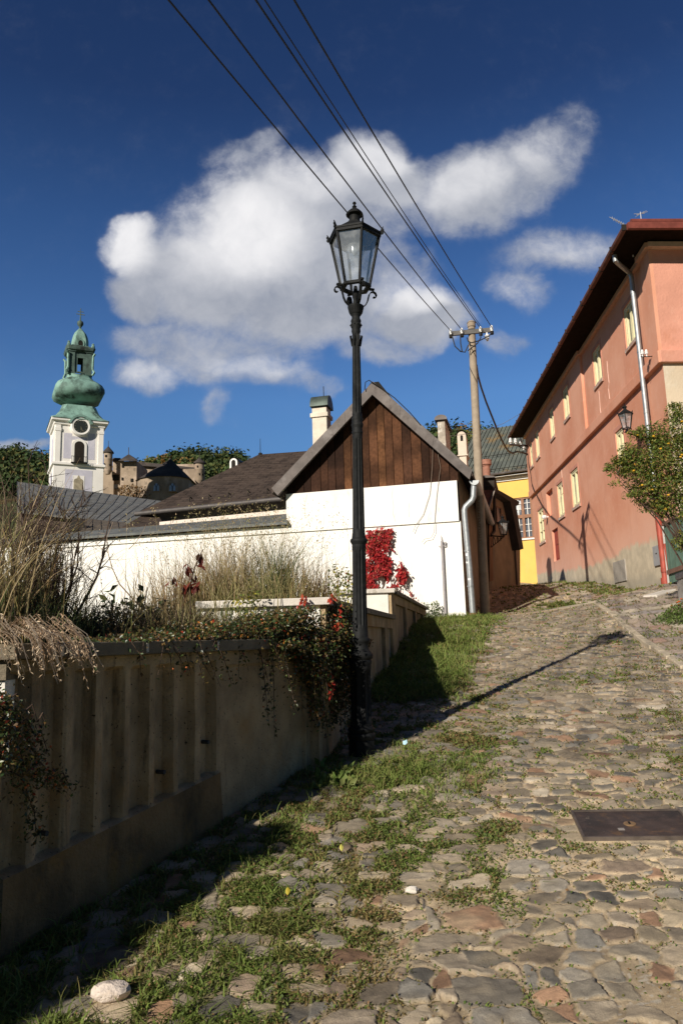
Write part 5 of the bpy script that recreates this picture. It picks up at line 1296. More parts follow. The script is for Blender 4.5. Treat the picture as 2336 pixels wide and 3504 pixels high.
# small leaf ornaments and rings under the capital
LP('capital_neck', [(.033, zl(1144)), (.040, zl(1134)), (.038, zl(1124)), (.047, zl(1117)), (.048, zl(1112)), (.040, zl(1107)), (.045, zl(1100)), (.044, zl(1096)), (.036, zl(1090)), (.036, zl(1083)), (.050, zl(1075)), (.056, zl(1068))])
for k in range(6):
    t = k * math.pi / 3; a = MB(); o = Vector((math.cos(t), math.sin(t), 0)); s_ = Vector((-math.sin(t), math.cos(t), 0)); zb = zl(1185)
    a.loft([[o * r_ - s_ * w_ + z_ * (zb + h), o * (r_ + .008) + z_ * (zb + h), o * r_ + s_ * w_ + z_ * (zb + h), o * (r_ - .012) + z_ * (zb + h)] for r_, w_, h in ((.034, .002, 0), (.040, .010, .035), (.046, .013, .07), (.050, .009, .09), (.046, .002, .10))], True)
    a.build('leaf_ornament', m_castiron, lamp, local=True)
for k in range(10):
    t = k * math.pi / 5; a = MB(); a.lathe((.046 * math.cos(t), .046 * math.sin(t), zl(1113)), [(0, -.009), (.008, -.005), (.009, 0), (.008, .005), (0, .009)], 8); 
    a.build('bead', m_castiron, lamp, smooth=60, local=True)
fluted('capital', [(.050, zl(1076), 0), (.060, zl(1070), .3), (.068, zl(1058), 1), (.070, zl(1054), 0), (.071, zl(1049), 0), (.060, zl(1046), 0)], 20, .006)
zb = zl(983)
LP('lantern_stem', [(.030, zl(1050)), (.026, zl(1040)), (.022, zl(1025)), (.028, zl(1018)), (.030, zl(1010)), (.024, zl(1003)), (.016, zb - .005), (.014, zb + .01)], 16)
for k in range(4):                                                # scrolled brackets of flat iron
    t = R(20) + k * math.pi / 2; o = Vector((math.cos(t), math.sin(t), 0)); s_ = Vector((-math.sin(t), math.cos(t), 0)); b0 = zl(1050)
    cur = [(.045, .005), (.070, .012), (.095, .035), (.112, .070), (.120, .105), (.128, .135), (.145, .158), (.168, .165), (.188, .155), (.196, .135), (.190, .118), (.176, .112), (.166, .118)]
    a = MB(); rings = []
    for i, (r_, h) in enumerate(cur):
        p = cur[min(i + 1, len(cur) - 1)]; q = cur[max(i - 1, 0)]; tx, th = p[0] - q[0], p[1] - q[1]; ln = math.hypot(tx, th); nx_, nz_ = -th / ln * .004, tx / ln * .004
        c = o * r_ + z_ * (b0 + h); n_v = o * nx_ + z_ * nz_
        rings.append([c - s_ * .013 - n_v, c + s_ * .013 - n_v, c + s_ * .013 + n_v, c - s_ * .013 + n_v])
    a.loft(rings, True); a.build('scroll_bracket', m_castiron, lamp, local=True)
    a = MB(); c = o * .135 + z_ * (zb - .004); a.box(c - s_ * .012 - o * .02, s_ * .024, o * .06, z_ * .016); a.build('bracket_lug', m_castiron, lamp, local=True)
W[lamp] = Vector((0, 0, 0))
lantern_body(lamp, (0, 0, zb), 1.0, R(-15))

# ---------------------------------------------------------------- church tower
m_tw = M('tower_white', (.86, .82, .76), .9, .05, .4)
m_lav = M('lavender_panel', (.56, .54, .61), .9, .08, .5, stains=[((.66, .63, .68), .5, .5, .75, 1)])
m_cop = M('copper_patina', (.22, .37, .31), .7, .25, .5, .03, 3, stains=[((.10, .16, .135), .6, .46, .66, .5), ((.035, .05, .04), .35, .52, .68, 1.0), ((.13, .10, .06), .5, .66, .8, .3)])
m_copd = M('dark_copper', (.085, .13, .11), .7, .35, .8, stains=[((.03, .035, .03), .7, .48, .7, .6)])
DT = 126.0; ph = R(26)
tu = Vector((math.cos(ph), math.sin(ph), 0)); tn = Vector((math.sin(ph), -math.cos(ph), 0)); HB = 4.05
TC = at(268, 1690, DT); fc = Vector((TC.x, TC.y, 0)); ctr = fc - tn * HB
TF = Frame((fc.x, fc.y), tu.xy, out=tn.xy)
SF_ = Frame((ctr - tu * HB).xy, tn.xy, out=(-tu).xy)              # left side face
zt = lambda y: TF.hit(140 + 478 / 3.5115, 1030 + y / 3.5115)[1]
tower = thing('church_tower', 'white baroque church tower with green copper onion roof, clock and cross', 'tower', (ctr.x, ctr.y, zt(2600) - 2))
PX = DT / 2600 / 3.5115


def ring8(h, ch, z, hy=None):
    hy = hy or h; pts = [(h, -(hy - ch)), (h, hy - ch), (h - ch, hy), (-(h - ch), hy), (-h, hy - ch), (-h, -(hy - ch)), (-(h - ch), -hy), (h - ch, -hy)]
    return [Vector((ctr.x, ctr.y, z)) + tu * a_ - tn * b_ for a_, b_ in pts]


def tloft(name, prof, mat, cap=True, smooth=0, parent=None):
    a = MB(); a.loft([ring8(h, c, z) for h, c, z in prof], cap); return a.build(name, mat, parent or tower, smooth=smooth)


zm_, zc_t = zt(1990), zt(1500)
tloft('tower_body', [(HB, .02, zt(2600) - 3), (HB, .02, zm_), (HB + .28, .02, zm_ + .15), (HB + .28, .02, zm_ + .5), (HB - .12, .02, zm_ + .75), (HB - .12, .02, zc_t - .1), (HB + .15, .1, zc_t), (HB + .2, .1, zc_t + .35), (HB + .6, .1, zc_t + .6), (HB + .65, .1, zc_t + 1.0)], m_tw)
tloft('lower_roof', [(HB + .78, .3, zc_t + 1.0), (HB + .72, .3, zc_t + 1.15), (3.95, .5, zt(1385)), (3.3, .6, zt(1320)), (2.95, .7, zt(1255)), (2.8, .75, zt(1225))], m_cop, smooth=20)
zq = lambda y: EYE.z + (zt(y) - EYE.z) * 1.03
tloft('onion_dome', [(2.7, .8, zq(1235)), (3.2, .95, zq(1215)), (3.85, 1.15, zq(1185)), (4.15, 1.25, zq(1140)), (4.1, 1.25, zq(1095)), (3.7, 1.15, zq(1045)), (3.0, .95, zq(1005)), (2.35, .75, zq(975)), (2.05, .65, zq(945)), (2.1, .6, zq(925))], m_cop, smooth=48)
# open lantern stage: corner piers, dark copper
for sx in (-1, 1):
    for sy in (-1, 1):
        a = MB(); c = Vector((ctr.x, ctr.y, 0)) + tu * sx * 1.45 - tn * sy * 1.45
        for (r_, za, zb) in ((.62, zq(928), zq(905)), (.5, zq(905), zq(660)), (.66, zq(660), zq(640))): a.box(c - tu * r_ - tn * r_ + z_ * za, tu * 2 * r_, tn * 2 * r_, z_ * (zb - za))
        a.build('corner_pier', m_copd, tower)
        a = MB(); c2 = c + tu * sx * .62 - tn * sy * .62
        a.tube([c2 + z_ * zq(925), c2 + (tu * sx - tn * sy) * .25 + z_ * zq(895), c2 + z_ * zq(850), c2 + (tu * sx - tn * sy) * .05 + z_ * zq(700), c2 + (tu * sx - tn * sy) * .3 + z_ * zq(670)], .22, 6); a.build('scroll_volute', m_cop, tower)
for d_, w_ in ((tn, tu), (-tn, tu), (tu, tn), (-tu, tn)):
    a = MB(); c = Vector((ctr.x, ctr.y, 0)) + d_ * 1.55
    for s in (-1, 1): a.box(c + w_ * (s * .80 - .32) + z_ * zq(905), w_ * .64, d_ * .2, z_ * (zq(690) - zq(905)))
    a.box(c - w_ * 1.0 + z_ * zq(725), w_ * 2.0, d_ * .22, z_ * (zq(655) - zq(725)))
    a.box(c - w_ * 1.0 + z_ * zq(905), w_ * 2.0, d_ * .22, z_ * .25)
    a.build('lantern_screen', m_copd, tower)
tloft('lantern_cornice', [(2.0, .3, zq(655)), (2.35, .35, zq(640)), (2.45, .35, zq(620)), (2.5, .35, zq(603)), (2.0, .4, zq(598)), (1.75, .4, zq(575))], m_copd)
for sx in (-1, 1):
    for sy in (-1, 1): a = MB(); c = Vector((ctr.x, ctr.y, 0)) + tu * sx * 2.05 - tn * sy * 2.05; a.lathe(c + z_ * zq(602), [(.3, 0), (.34, .3), (.2, .6), (.26, .75), (0, 1.0)], 8); a.build('corner_urn', m_cop, tower)
tloft('upper_dome', [(1.6, .5, zq(600)), (1.42, .5, zq(560)), (1.40, .5, zq(500)), (1.25, .48, zq(450)), (1.0, .4, zq(405)), (.62, .25, zq(370)), (.35, .14, zq(348)), (.24, .1, zq(335))], m_cop, smooth=25)
a = MB(); a.lathe(ctr + z_ * zq(540), [(0, 0)] * 2, 3)
a = MB(); oc = ctr + tn * 1.44 + z_ * zq(548); a.loft([[oc + tu * .62 * s * math.cos(t) + z_ * .92 * s * math.sin(t) + tn * q_ for t in np.linspace(0, 2 * math.pi, 20, endpoint=False)] for s, q_ in ((1, -.2), (1, .12), (.68, .12), (.68, .02))], False); a.build('oculus_frame', m_cop, tower)
a = MB(); a.add([oc + tu * .45 * math.cos(t) + z_ * .65 * math.sin(t) + tn * .06 for t in np.linspace(0, 2 * math.pi, 20, endpoint=False)], [tuple(range(20))]); a.build('oculus_opening', m_dark, tower)
a = MB(); a.lathe(ctr, [(.22, zq(345)), (.17, zq(318)), (.36, zq(300)), (.52, zq(285)), (.56, zq(268)), (.5, zq(250)), (.25, zq(238)), (.12, zq(232)), (.06, zq(90)), (0, zq(88))], 14); a.build('finial_ball', m_copd, tower, smooth=50)
a = MB()
for (y_, hw_) in ((160, .66), (127, .46)): a.box(ctr - tu * hw_ + z_ * (zq(y_) - .05) - tn * .05, tu * 2 * hw_, tn * .1, z_ * .11)
for (u_, y_) in ((-.66, 160), (.66, 160), (-.46, 127), (.46, 127), (0, 90)): a.lathe(ctr + tu * u_ + z_ * (zq(y_) - .1), [(0, 0), (.1, .1), (0, .2)], 6)
a.build('patriarchal_cross', M('gilt_green', (.22, .25, .14), .5, metal=.4), tower)
# clock and its arched cornice on front
ZT1 = lambda x, y: TF.hit(140 + x / 3.5115, 1030 + y / 3.5115)
cu, cz = ZT1(478, 1517); cr = 84 * PX
a = MB(); a.prism([TF.pt(cu + cr * math.cos(t), cz + cr * math.sin(t), .62) for t in np.linspace(0, 2 * math.pi, 28, endpoint=False)], -tn * .5); a.build('clock_face', M('clock_black', (.025, .03, .028), .5), tower)
a = MB(); rings = []
for rr, q_ in ((cr + .02, .35), (cr + .02, .68), (cr + .32, .72), (cr + .5, .55), (cr + .5, -.4)): rings.append([TF.pt(cu + rr * math.cos(t), cz + rr * math.sin(t), q_) for t in np.linspace(0, 2 * math.pi, 32)])
a.loft(rings, False, False); a.build('clock_surround', m_tw, tower, smooth=30)
a = MB(); rings = []
for rr, q_ in ((cr + .5, -1.2), (cr + .5, .85), (cr + .85, .85), (cr + .95, -1.4)): rings.append([TF.pt(cu + rr * math.cos(t), cz + rr * math.sin(t), q_) for t in np.linspace(.25, math.pi - .25, 18)])
a.loft(rings, False, False); a.build('clock_hood', m_cop, tower, smooth=30)
a = MB()
for (t, l_) in ((-1.5, cr * .55), (-1.25, cr * .8)):
    d_ = tu * math.cos(t) + z_ * math.sin(t); c = TF.pt(cu, cz, .64); s_ = tu * -math.sin(t) + z_ * math.cos(t); a.box(c - s_ * .07, d_ * l_, s_ * .14, tn * .03)
for k in range(12): t = k * math.pi / 6; c = TF.pt(cu + cr * .82 * math.cos(t), cz + cr * .82 * math.sin(t), .63); d_ = tu * math.cos(t) + z_ * math.sin(t); s_ = tu * -math.sin(t) + z_ * math.cos(t); a.box(c - s_ * .05 - d_ * .12, d_ * .24, s_ * .1, tn * .02)
a.build('clock_hands', M('clock_gold', (.22, .2, .14), .4, metal=.5), tower)
# panels, pilasters, window
for nm, mat, rects, n_ in (('lavender_panel', m_lav, ((272, 1585, 378, 1880), (560, 1600, 655, 1905), (378, 1640, 560, 1660), (285, 2045, 622, 2300)), -.06), ('white_panel', m_tw, ((382, 2105, 527, 2285),), .04)):
    for (x0_, y0_, x1_, y1_) in rects:
        A, B = ZT1(x0_, y1_ + (x0_ - 478) * -.03), ZT1(x1_, y0_ + (x1_ - 478) * -.03); n2 = (-.08 if y0_ < 1950 else .03) + (0 if nm[0] == 'l' else .04)
        a = MB(); a.fbox(TF, A[0], B[0], A[1], B[1], -.4, n2 - .02 if y0_ < 1950 else n2); a.build(nm, mat, tower)
for s in (-1, 1):
    a = MB(); a.fbox(TF, s * 3.5 - .42, s * 3.5 + .42, zm_ + .7, zc_t + .3, -.3, .05); a.fbox(TF, s * 3.5 - .5, s * 3.5 + .5, zt(1580), zt(1545), -.3, .12); a.build('pilaster', m_tw, tower)
    a = MB(); a.fbox(SF_, s * 3.5 - .4, s * 3.5 + .4, zm_ + .7, zc_t + .3, -.3, .06); a.build('pilaster', m_tw, tower)
a = MB(); a.fbox(SF_, -1.9, 1.9, zt(1880), zt(1600), -.4, -.08); a.fbox(SF_, -1.9, 1.9, zt(2290), zt(2050), -.4, .03); a.build('side_panel', m_lav, tower)
wu0, wz0_ = ZT1(400, 1945); wu1, wz1_ = ZT1(524, 1745); um = (wu0 + wu1) / 2; hw = (wu1 - wu0) / 2
def arch(r_, zb, n_): return [TF.pt(um + r_, zb, n_)] + [TF.pt(um + r_ * math.cos(t), wz1_ + r_ * math.sin(t), n_) for t in np.linspace(0, math.pi, 14)] + [TF.pt(um - r_, zb, n_)]
a = MB(); a.prism(arch(hw + .42, wz0_, .05), -tn * .5); wo = a.build('arched_window', m_tw, tower)
a = MB(); a.prism(arch(hw, wz0_ - .02, .07), -tn * .03); a.build('louvres', M('dark_louvres', (.022, .016, .012), .9, .3, 3), wo)
a = MB(); a.fbox(TF, um - hw - .55, um + hw + .55, wz0_ - .12, wz0_ - .02, 0, .9)
for k in range(9): u_ = um - hw - .5 + (2 * hw + 1.0) * k / 8; a.fbox(TF, u_ - .025, u_ + .025, wz0_, wz0_ + .95, .82, .87)
a.fbox(TF, um - hw - .55, um + hw + .55, wz0_ + .95, wz0_ + 1.02, .80, .88); a.build('balcony_railing', m_dark, wo)
pu0, pz0 = ZT1(393, 2282); pu1, pz1 = ZT1(508, 2165); um = (pu0 + pu1) / 2; hw = (pu1 - pu0) / 2
a = MB(); a.prism([TF.pt(pu0, pz0, .12), TF.pt(pu1, pz0, .12)] + [TF.pt(um + hw * math.cos(t), pz1 + .45 * math.sin(t), .12) for t in np.linspace(0, math.pi, 9)], -tn * .1)
a.prism([TF.pt(um - .3, pz1 + .4, .12), TF.pt(um + .3, pz1 + .4, .12), TF.pt(um, pz1 + 1.0, .12)], -tn * .1); a.build('stone_plaque', M('plaque_stone', (.34, .29, .20), .9, .3, 1.5), tower)

# ---------------------------------------------------------------- old castle on the slope
m_cast = M('castle_stone', (.32, .245, .175), .95, .2, .35, .05, 1.6, stains=[((.50, .39, .30), .3, .5, .68, .5), ((.22, .12, .09), .45, .58, .72, .5), ((.15, .12, .09), .8, .56, .74, 1)])
m_croof = M('castle_roof', (.06, .05, .045), .9, .3, .6, stains=[((.11, .085, .065), .4, .5, .7, 1)])
ZC = lambda x, y: (330 + x / 2.7509, 1450 + y / 2.7509)
castle = thing('castle', 'old stone castle with conical turrets and dark roofs right of the church tower', 'castle', at(500, 1700, 165))


def cbox(name, x0, y0, x1, y1, d, dep, mat, turn=.0):
    A, B = at(*ZC(x0, y1), d), at(*ZC(x1, y1), d); zt_ = at(*ZC((x0 + x1) / 2, y0), d).z
    u_ = (B - A); u_.z = 0; n_ = Vector((u_.y, -u_.x, 0)).normalized()
    a = MB(); zb = min(A.z, B.z) - 2; a.box(Vector((A.x, A.y, zb)), u_, -n_ * dep, z_ * (zt_ - zb)); return a.build(name, mat, castle)


def copen(x0, y0, x1, y1, d, mat=None, name='window'):
    A, B = at(*ZC(x0, y1), d), at(*ZC(x1, y0), d); a = MB(); a.box(Vector((A.x, A.y, A.z)), Vector((B.x - A.x, 0, 0)), Vector((0, .5, 0)), z_ * (B.z - A.z)); return a.build(name, mat or m_dark, castle)


def turret(x0, x1, ytop, ybot, yap, d):
    c = at(*ZC((x0 + x1) / 2, ybot), d); r_ = (x1 - x0) / 2 / 2.7509 * d / 2600; zt_ = at(*ZC((x0 + x1) / 2, ytop), d).z; za = at(*ZC((x0 + x1) / 2, yap), d).z
    a = MB(); a.lathe((c.x, c.y, 0), [(r_ * .5, c.z - r_ * .8), (r_ * .95, c.z), (r_, c.z + .2), (r_, c.z + (zt_ - c.z) * .62), (r_ * 1.05, c.z + (zt_ - c.z) * .64), (r_, c.z + (zt_ - c.z) * .67), (r_ * 1.02, zt_)], 18); t = a.build('turret', m_cast, castle, smooth=50)
    a = MB(); a.lathe((c.x, c.y, 0), [(r_ * 1.32, zt_ - .15), (r_ * 1.28, zt_ + .1), (r_ * .75, zt_ + (za - zt_) * .42), (r_ * .1, za - .2), (.06, za), (.05, za + 1.0), (0, za + 1.1)], 16); a.build('cone_roof', m_croof, t, smooth=35)


turret(68, 150, 272, 445, 205, 158); turret(925, 1015, 372, 540, 312, 162)
cbox('curtain_wall', 40, 452, 160, 720, 160, 6, m_cast); cbox('curtain_wall', 148, 348, 235, 720, 161, 6, m_cast)
cbox('bastion', 222, 352, 375, 720, 157, 9, m_cast); cbox('curtain_wall', 370, 385, 985, 720, 172, 5, m_cast); cbox('curtain_wall', 815, 425, 965, 600, 166, 4, m_cast)
def croof(pts, d, name='castle_roof', dep=5):
    a = MB(); a.prism([at(*ZC(x, y), d) for x, y in pts], Vector((0, dep, 0))); return a.build(name, m_croof, castle)
croof([(148, 350), (225, 350), (225, 322), (160, 320)], 160.5); croof([(372, 392), (985, 432), (985, 418), (700, 388), (400, 356), (372, 350)], 171)
A = [at(*ZC(x, y), d) for x, y, d in ((205, 350, 155.5), (392, 350, 155.5), (402, 345, 168), (215, 345, 168))]; ap = at(*ZC(305, 285), 161)
a = MB(); a.add(A + [ap], [(0, 1, 4), (1, 2, 4), (2, 3, 4), (3, 0, 4), (3, 2, 1, 0)]); a.tube([ap, ap + z_ * 1.5], .08, 5); a.build('bastion_roof', m_croof, castle)
for q in ((82, 292, 98, 312, 155.3), (240, 382, 258, 410, 156.8), (236, 505, 252, 530, 156.8), (322, 515, 345, 545, 156.8), (152, 478, 210, 532, 159.8), (168, 570, 198, 610, 159.8), (120, 375, 134, 395, 155.4), (70, 372, 82, 400, 155.4), (945, 392, 958, 410, 159.3), (965, 465, 975, 482, 159.3), (995, 470, 1005, 485, 159.6)): copen(*q)
# round chapel end with tall roof
ac = at(*ZC(640, 700), 152); ar = 255 / 2.7509 * 152 / 2600; zt_ = at(*ZC(640, 470), 152 - ar).z
ring = lambda r_, z: [Vector((ac.x + r_ * math.cos(t), ac.y + r_ * math.sin(t) * .8, z)) for t in np.linspace(math.pi * 1.08, math.pi * 1.92, 7)] + [Vector((ac.x + r_, ac.y + 10, z)), Vector((ac.x - r_, ac.y + 10, z))]
a = MB(); a.loft([ring(ar, ac.z - 3), ring(ar, zt_)], True); a.build('chapel_apse', m_cast, castle)
za = at(*ZC(695, 328), 150).z; r9 = ring(ar * 1.08, zt_ - .25); apx = at(*ZC(700, 330), 152); apx2 = at(*ZC(690, 322), 158)
a = MB(); nn_ = len(r9); a.add(r9 + [apx, apx2], [(i, i + 1, nn_) for i in range(6)] + [(6, 7, nn_ + 1, nn_), (7, 8, nn_ + 1), (8, 0, nn_, nn_ + 1)] + [tuple(range(nn_ - 1, -1, -1))]); a.build('chapel_roof', m_croof, castle)
m_cw = M('pale_window_glass', (.30, .40, .55), .2, .2, 2)
for (x0, x1, y0, y1) in ((541, 595, 560, 635), (690, 748, 560, 635)):
    dd = 152 - ar * .80; A, B = at(*ZC(x0, y1), dd), at(*ZC(x1, y0), dd); um = (A.x + B.x) / 2; hw = (B.x - A.x) / 2; zs_ = A.z + (B.z - A.z) * .5
    f = lambda k, y: [Vector((um + hw * k, y, A.z - (k - 1) * .4)), Vector((um + hw * k, y, zs_)), Vector((um + hw * k * .6, y, zs_ + (B.z - zs_) * .7 * k)), Vector((um, y, zs_ + (B.z - zs_) * k)), Vector((um - hw * k * .6, y, zs_ + (B.z - zs_) * .7 * k)), Vector((um - hw * k, y, zs_)), Vector((um - hw * k, y, A.z - (k - 1) * .4))]
    yy = A.y - .2
    a = MB(); a.prism(f(1.35, yy), Vector((0, 2, 0))); wo = a.build('chapel_window', m_cast, castle)
    a = MB(); a.prism(f(1.0, yy - .06), Vector((0, .05, 0))); a.build('pane', m_cw, wo)
    a = MB(); a.box(Vector((um - .08, yy - .12, A.z)), (.16, 0, 0), (0, .05, 0), z_ * (zs_ - A.z)); a.box(Vector((um, yy - .12, zs_ - .2)), (hw * .7, 0, .8), (0, .05, 0), z_ * .2); a.box(Vector((um, yy - .12, zs_ - .2)), (-hw * .7, 0, .8), (0, .05, 0), z_ * .2); a.build('window_tracery', m_dark, wo)

# ---------------------------------------------------------------- wooded hill
RIDGE = [(-900, 1590), (-300, 1585), (0, 1584), (70, 1576), (160, 1605), (330, 1670), (430, 1680), (500, 1650), (560, 1632), (640, 1612), (760, 1612), (830, 1625), (870, 1665), (960, 1660), (1050, 1630), (1330, 1550), (1500, 1520), (1600, 1518), (1750, 1540), (2800, 1560)]
RP = np.array(RIDGE, float)
def ridge(px): return float(np.interp(px, RP[:, 0], RP[:, 1])), float(np.interp(px, [300, 480], [430, 300]))
rows = []
for k in range(9):
    row = []; t = k / 8
    for px in np.arange(-900, 2801, 70):
        py, d = ridge(px); c = at(px, py, d); f0 = at(px, 1850, d * .45); p = f0.lerp(c, t); p.z = f0.z + (c.z - f0.z) * (t ** .9); row.append(p)
    rows.append(row)
for k in (1, 2): rows.append([Vector((p.x * (1 + .2 * k), p.y * (1 + .2 * k), p.z - 10 * k * k)) for p in rows[8]])
a = MB(); a.loft(rows, False, False); tag(a.build('hill', M('hill_floor', (.05, .06, .02), 1, .4, .05, stains=[((.14, .08, .03), .06, .5, .65, 1)]), smooth=60), 'wooded hill behind the castle and tower', 'hill', kind='structure')
m_far = MC('autumn_leaves', .9, .15, .2, .3)
FPAL = [(.045, .075, .022), (.055, .085, .025), (.035, .06, .02), (.08, .10, .03), (.11, .11, .03), (.16, .095, .03), (.20, .10, .03), (.03, .05, .022)]


def crown_pts(c, r, h, n, r_):
    d = unit(r_.normal(size=(n, 3))); rad = r_.uniform(.35, 1.0, (n, 1)) ** .45
    lob = 1 + .28 * np.sin(d[:, :1] * 5 + c[0]) * np.sin(d[:, 1:2] * 4 + c[1]) + .18 * np.sin(d[:, 2:] * 7 + c[0])
    return c + d * rad * lob * np.array([r, r, h / 2])


def forest(name, count, pxr, seed, tr, pal_w):
    r_ = np.random.default_rng(seed); parts = []
    for _ in range(count):
        px = r_.uniform(*pxr); t = r_.uniform(*tr) ; py, d = ridge(px); c = at(px, py, d); f0 = at(px, 1850, d * .45); p = f0.lerp(c, t); p.z = f0.z + (c.z - f0.z) * t ** .9
        sc_ = d / 300; H = r_.uniform(4.5, 11.5) * (.75 + .25 * sc_); R_ = H * r_.uniform(.30, .42); n = 46
        cc_ = np.array([p.x, p.y, p.z + H * .55]); P = crown_pts(cc_, R_, H * .9, n, r_)
        col = np.array(FPAL[r_.choice(len(FPAL), p=pal_w)]) * r_.uniform(.8, 1.25)
        parts.append(leaf_arrays(P, r_.uniform(.9, 1.5, n) * sc_, col * r_.uniform(.85, 1.15, (n, 1)), .8, r=r_, nrm=unit((P - cc_) / np.array([R_, R_, H * .45]))))
    v, f, c = cat_arrays(parts); return npmesh(name, v, f, m_far, col=c)


pw = np.array([.24, .22, .18, .14, .09, .035, .015, .08]); pw /= pw.sum()
tag(forest('forest', 760, (-350, 420), 5, (.25, 1.0), pw), 'autumn wood covering the far hillside left of the tower', 'forest', kind='stuff')
tag(forest('forest', 640, (400, 1700), 6, (.45, 1.0), pw), 'green and yellow wood on the hill behind the castle roofs', 'forest', kind='stuff')
m_bark = M('tree_bark', (.09, .07, .05), .95, .3, 3)


def hill_tree(name, label, px, py_top, d, H, R_, pal, shape='round', seed=1):
    r_ = np.random.default_rng(seed); top = at(px, py_top, d); b = top - z_ * H; NR = None
    t = thing(name, label, 'tree', b, 'trees standing out on the hill')
    a = MB(); a.tube([b - z_ * 2, b + z_ * H * .5, b + z_ * H * .85], [.3, .22, .05], 7); a.build('trunk', m_bark, t)
    n = 420
    if shape == 'spruce':
        hh_ = r_.uniform(0, 1, n) ** 1.3; ang = r_.uniform(0, 6.28, n); rr = (1 - hh_) * R_ * r_.uniform(.5, 1, n) * (1 + .25 * np.sin(hh_ * 40))
        P = np.stack([b.x + rr * np.cos(ang), b.y + rr * np.sin(ang), b.z + H * (.08 + .92 * hh_)], 1); NR = unit(np.stack([np.cos(ang), np.sin(ang), .5 + 0 * ang], 1))
    else:
        cs = [(np.array([b.x + ox * R_, b.y + oy * R_, b.z + H * oz]), k) for ox, oy, oz, k in ((0, 0, .76, .6), (-.5, -.2, .55, .62), (.5, -.1, .52, .66), (0, -.3, .42, .7), (-.2, .3, .62, .6), (.3, -.35, .66, .45))]
        Ps = [crown_pts(c_, R_ * k, H * .55 * k, 110, r_) for c_, k in cs]; NR = np.concatenate([unit(q_ - c_) for q_, (c_, k) in zip(Ps, cs)]); P = np.concatenate(Ps)
    n = len(P); v, f, c = leaf_arrays(P, r_.uniform(.7, 1.2, n), pick(pal, n, r_, .15), .75, r=r_, nrm=NR)
    npmesh('crown', v, f, m_far, t, col=c)


GP = [(.035, .06, .018), (.05, .08, .022), (.07, .095, .03)]; OP = [(.30, .14, .025), (.38, .20, .03), (.24, .12, .03)]; YP = [(.16, .15, .03), (.12, .13, .03), (.20, .16, .035)]; DP = [(.018, .032, .016), (.025, .042, .02)]
for (nm, lb, px, py, H, R_, pal, shp) in (('orange_tree', 'bright orange autumn tree among green ones above the castle wall', 566, 1548, 9, 3.2, OP, 'round'), ('yellow_tree', 'yellowing tree at the left end of the wood by the castle', 516, 1560, 8, 4.5, YP, 'round'),
                                     ('oak_tree', 'broad green tree topping the wood behind the chapel roof', 600, 1534, 10, 4.4, GP, 'round'), ('oak_tree', 'tall dark green tree crown at the highest point of the wood', 650, 1525, 11, 4.2, DP + GP, 'round'),
                                     ('oak_tree', 'mid green tree on the skyline above the right turret', 700, 1534, 10, 4.2, GP, 'round'), ('oak_tree', 'lighter green tree just left of the dark skyline tree', 765, 1535, 10, 3.4, GP + YP, 'round'),
                                     ('dark_tree', 'dark steep tree at the right end of the wood', 806, 1526, 13, 4.0, DP, 'round'), ('spruce_tree', 'blue green spruce standing low in front of the wood', 757, 1568, 12, 3.2, DP, 'spruce'),
                                     ('small_tree', 'small dark treetop peeking over the roof beside the thin chimneys', 1478, 1470, 8, 3.0, DP, 'spruce'), ('oak_tree', 'dark treetop just showing between the two chimneys', 1545, 1476, 8, 3.4, DP, 'round')):
    hill_tree(nm, lb, px, py, 285, H, R_, pal, shp, int(px))
# rusty shrubs below the castle
r_ = np.random.default_rng(8); P = []
for k in range(700):
    x = r_.uniform(215, 510); y_ = r_.uniform(560 + abs(x - 340) * .35, 705); p = at(*ZC(x, y_), 150 + r_.uniform(-3, 2)); P.append(p)
v, f, c = leaf_arrays(np.array(P), r_.uniform(.25, .6, len(P)), pick([(.16, .09, .04), (.22, .11, .04), (.10, .08, .035), (.27, .16, .07)], len(P), r_), .6, r=r_)
tag(npmesh('castle_shrub', v, f, m_far, col=c), 'rust coloured shrubs growing at the foot of the castle', 'shrub', kind='stuff')
# ---------------------------------------------------------------- grass and weeds of the street
m_leaf = MC('leaf', .6, .3, 40, .2)
m_gleaf = MC('glossy_leaf', .38, .15, 40, .2, spec=.5)
m_grass = MC('grass_blades', .7, .3, 20, .2)
m_twig = M('dark_twig', (.075, .048, .034), .9, .3, 20)


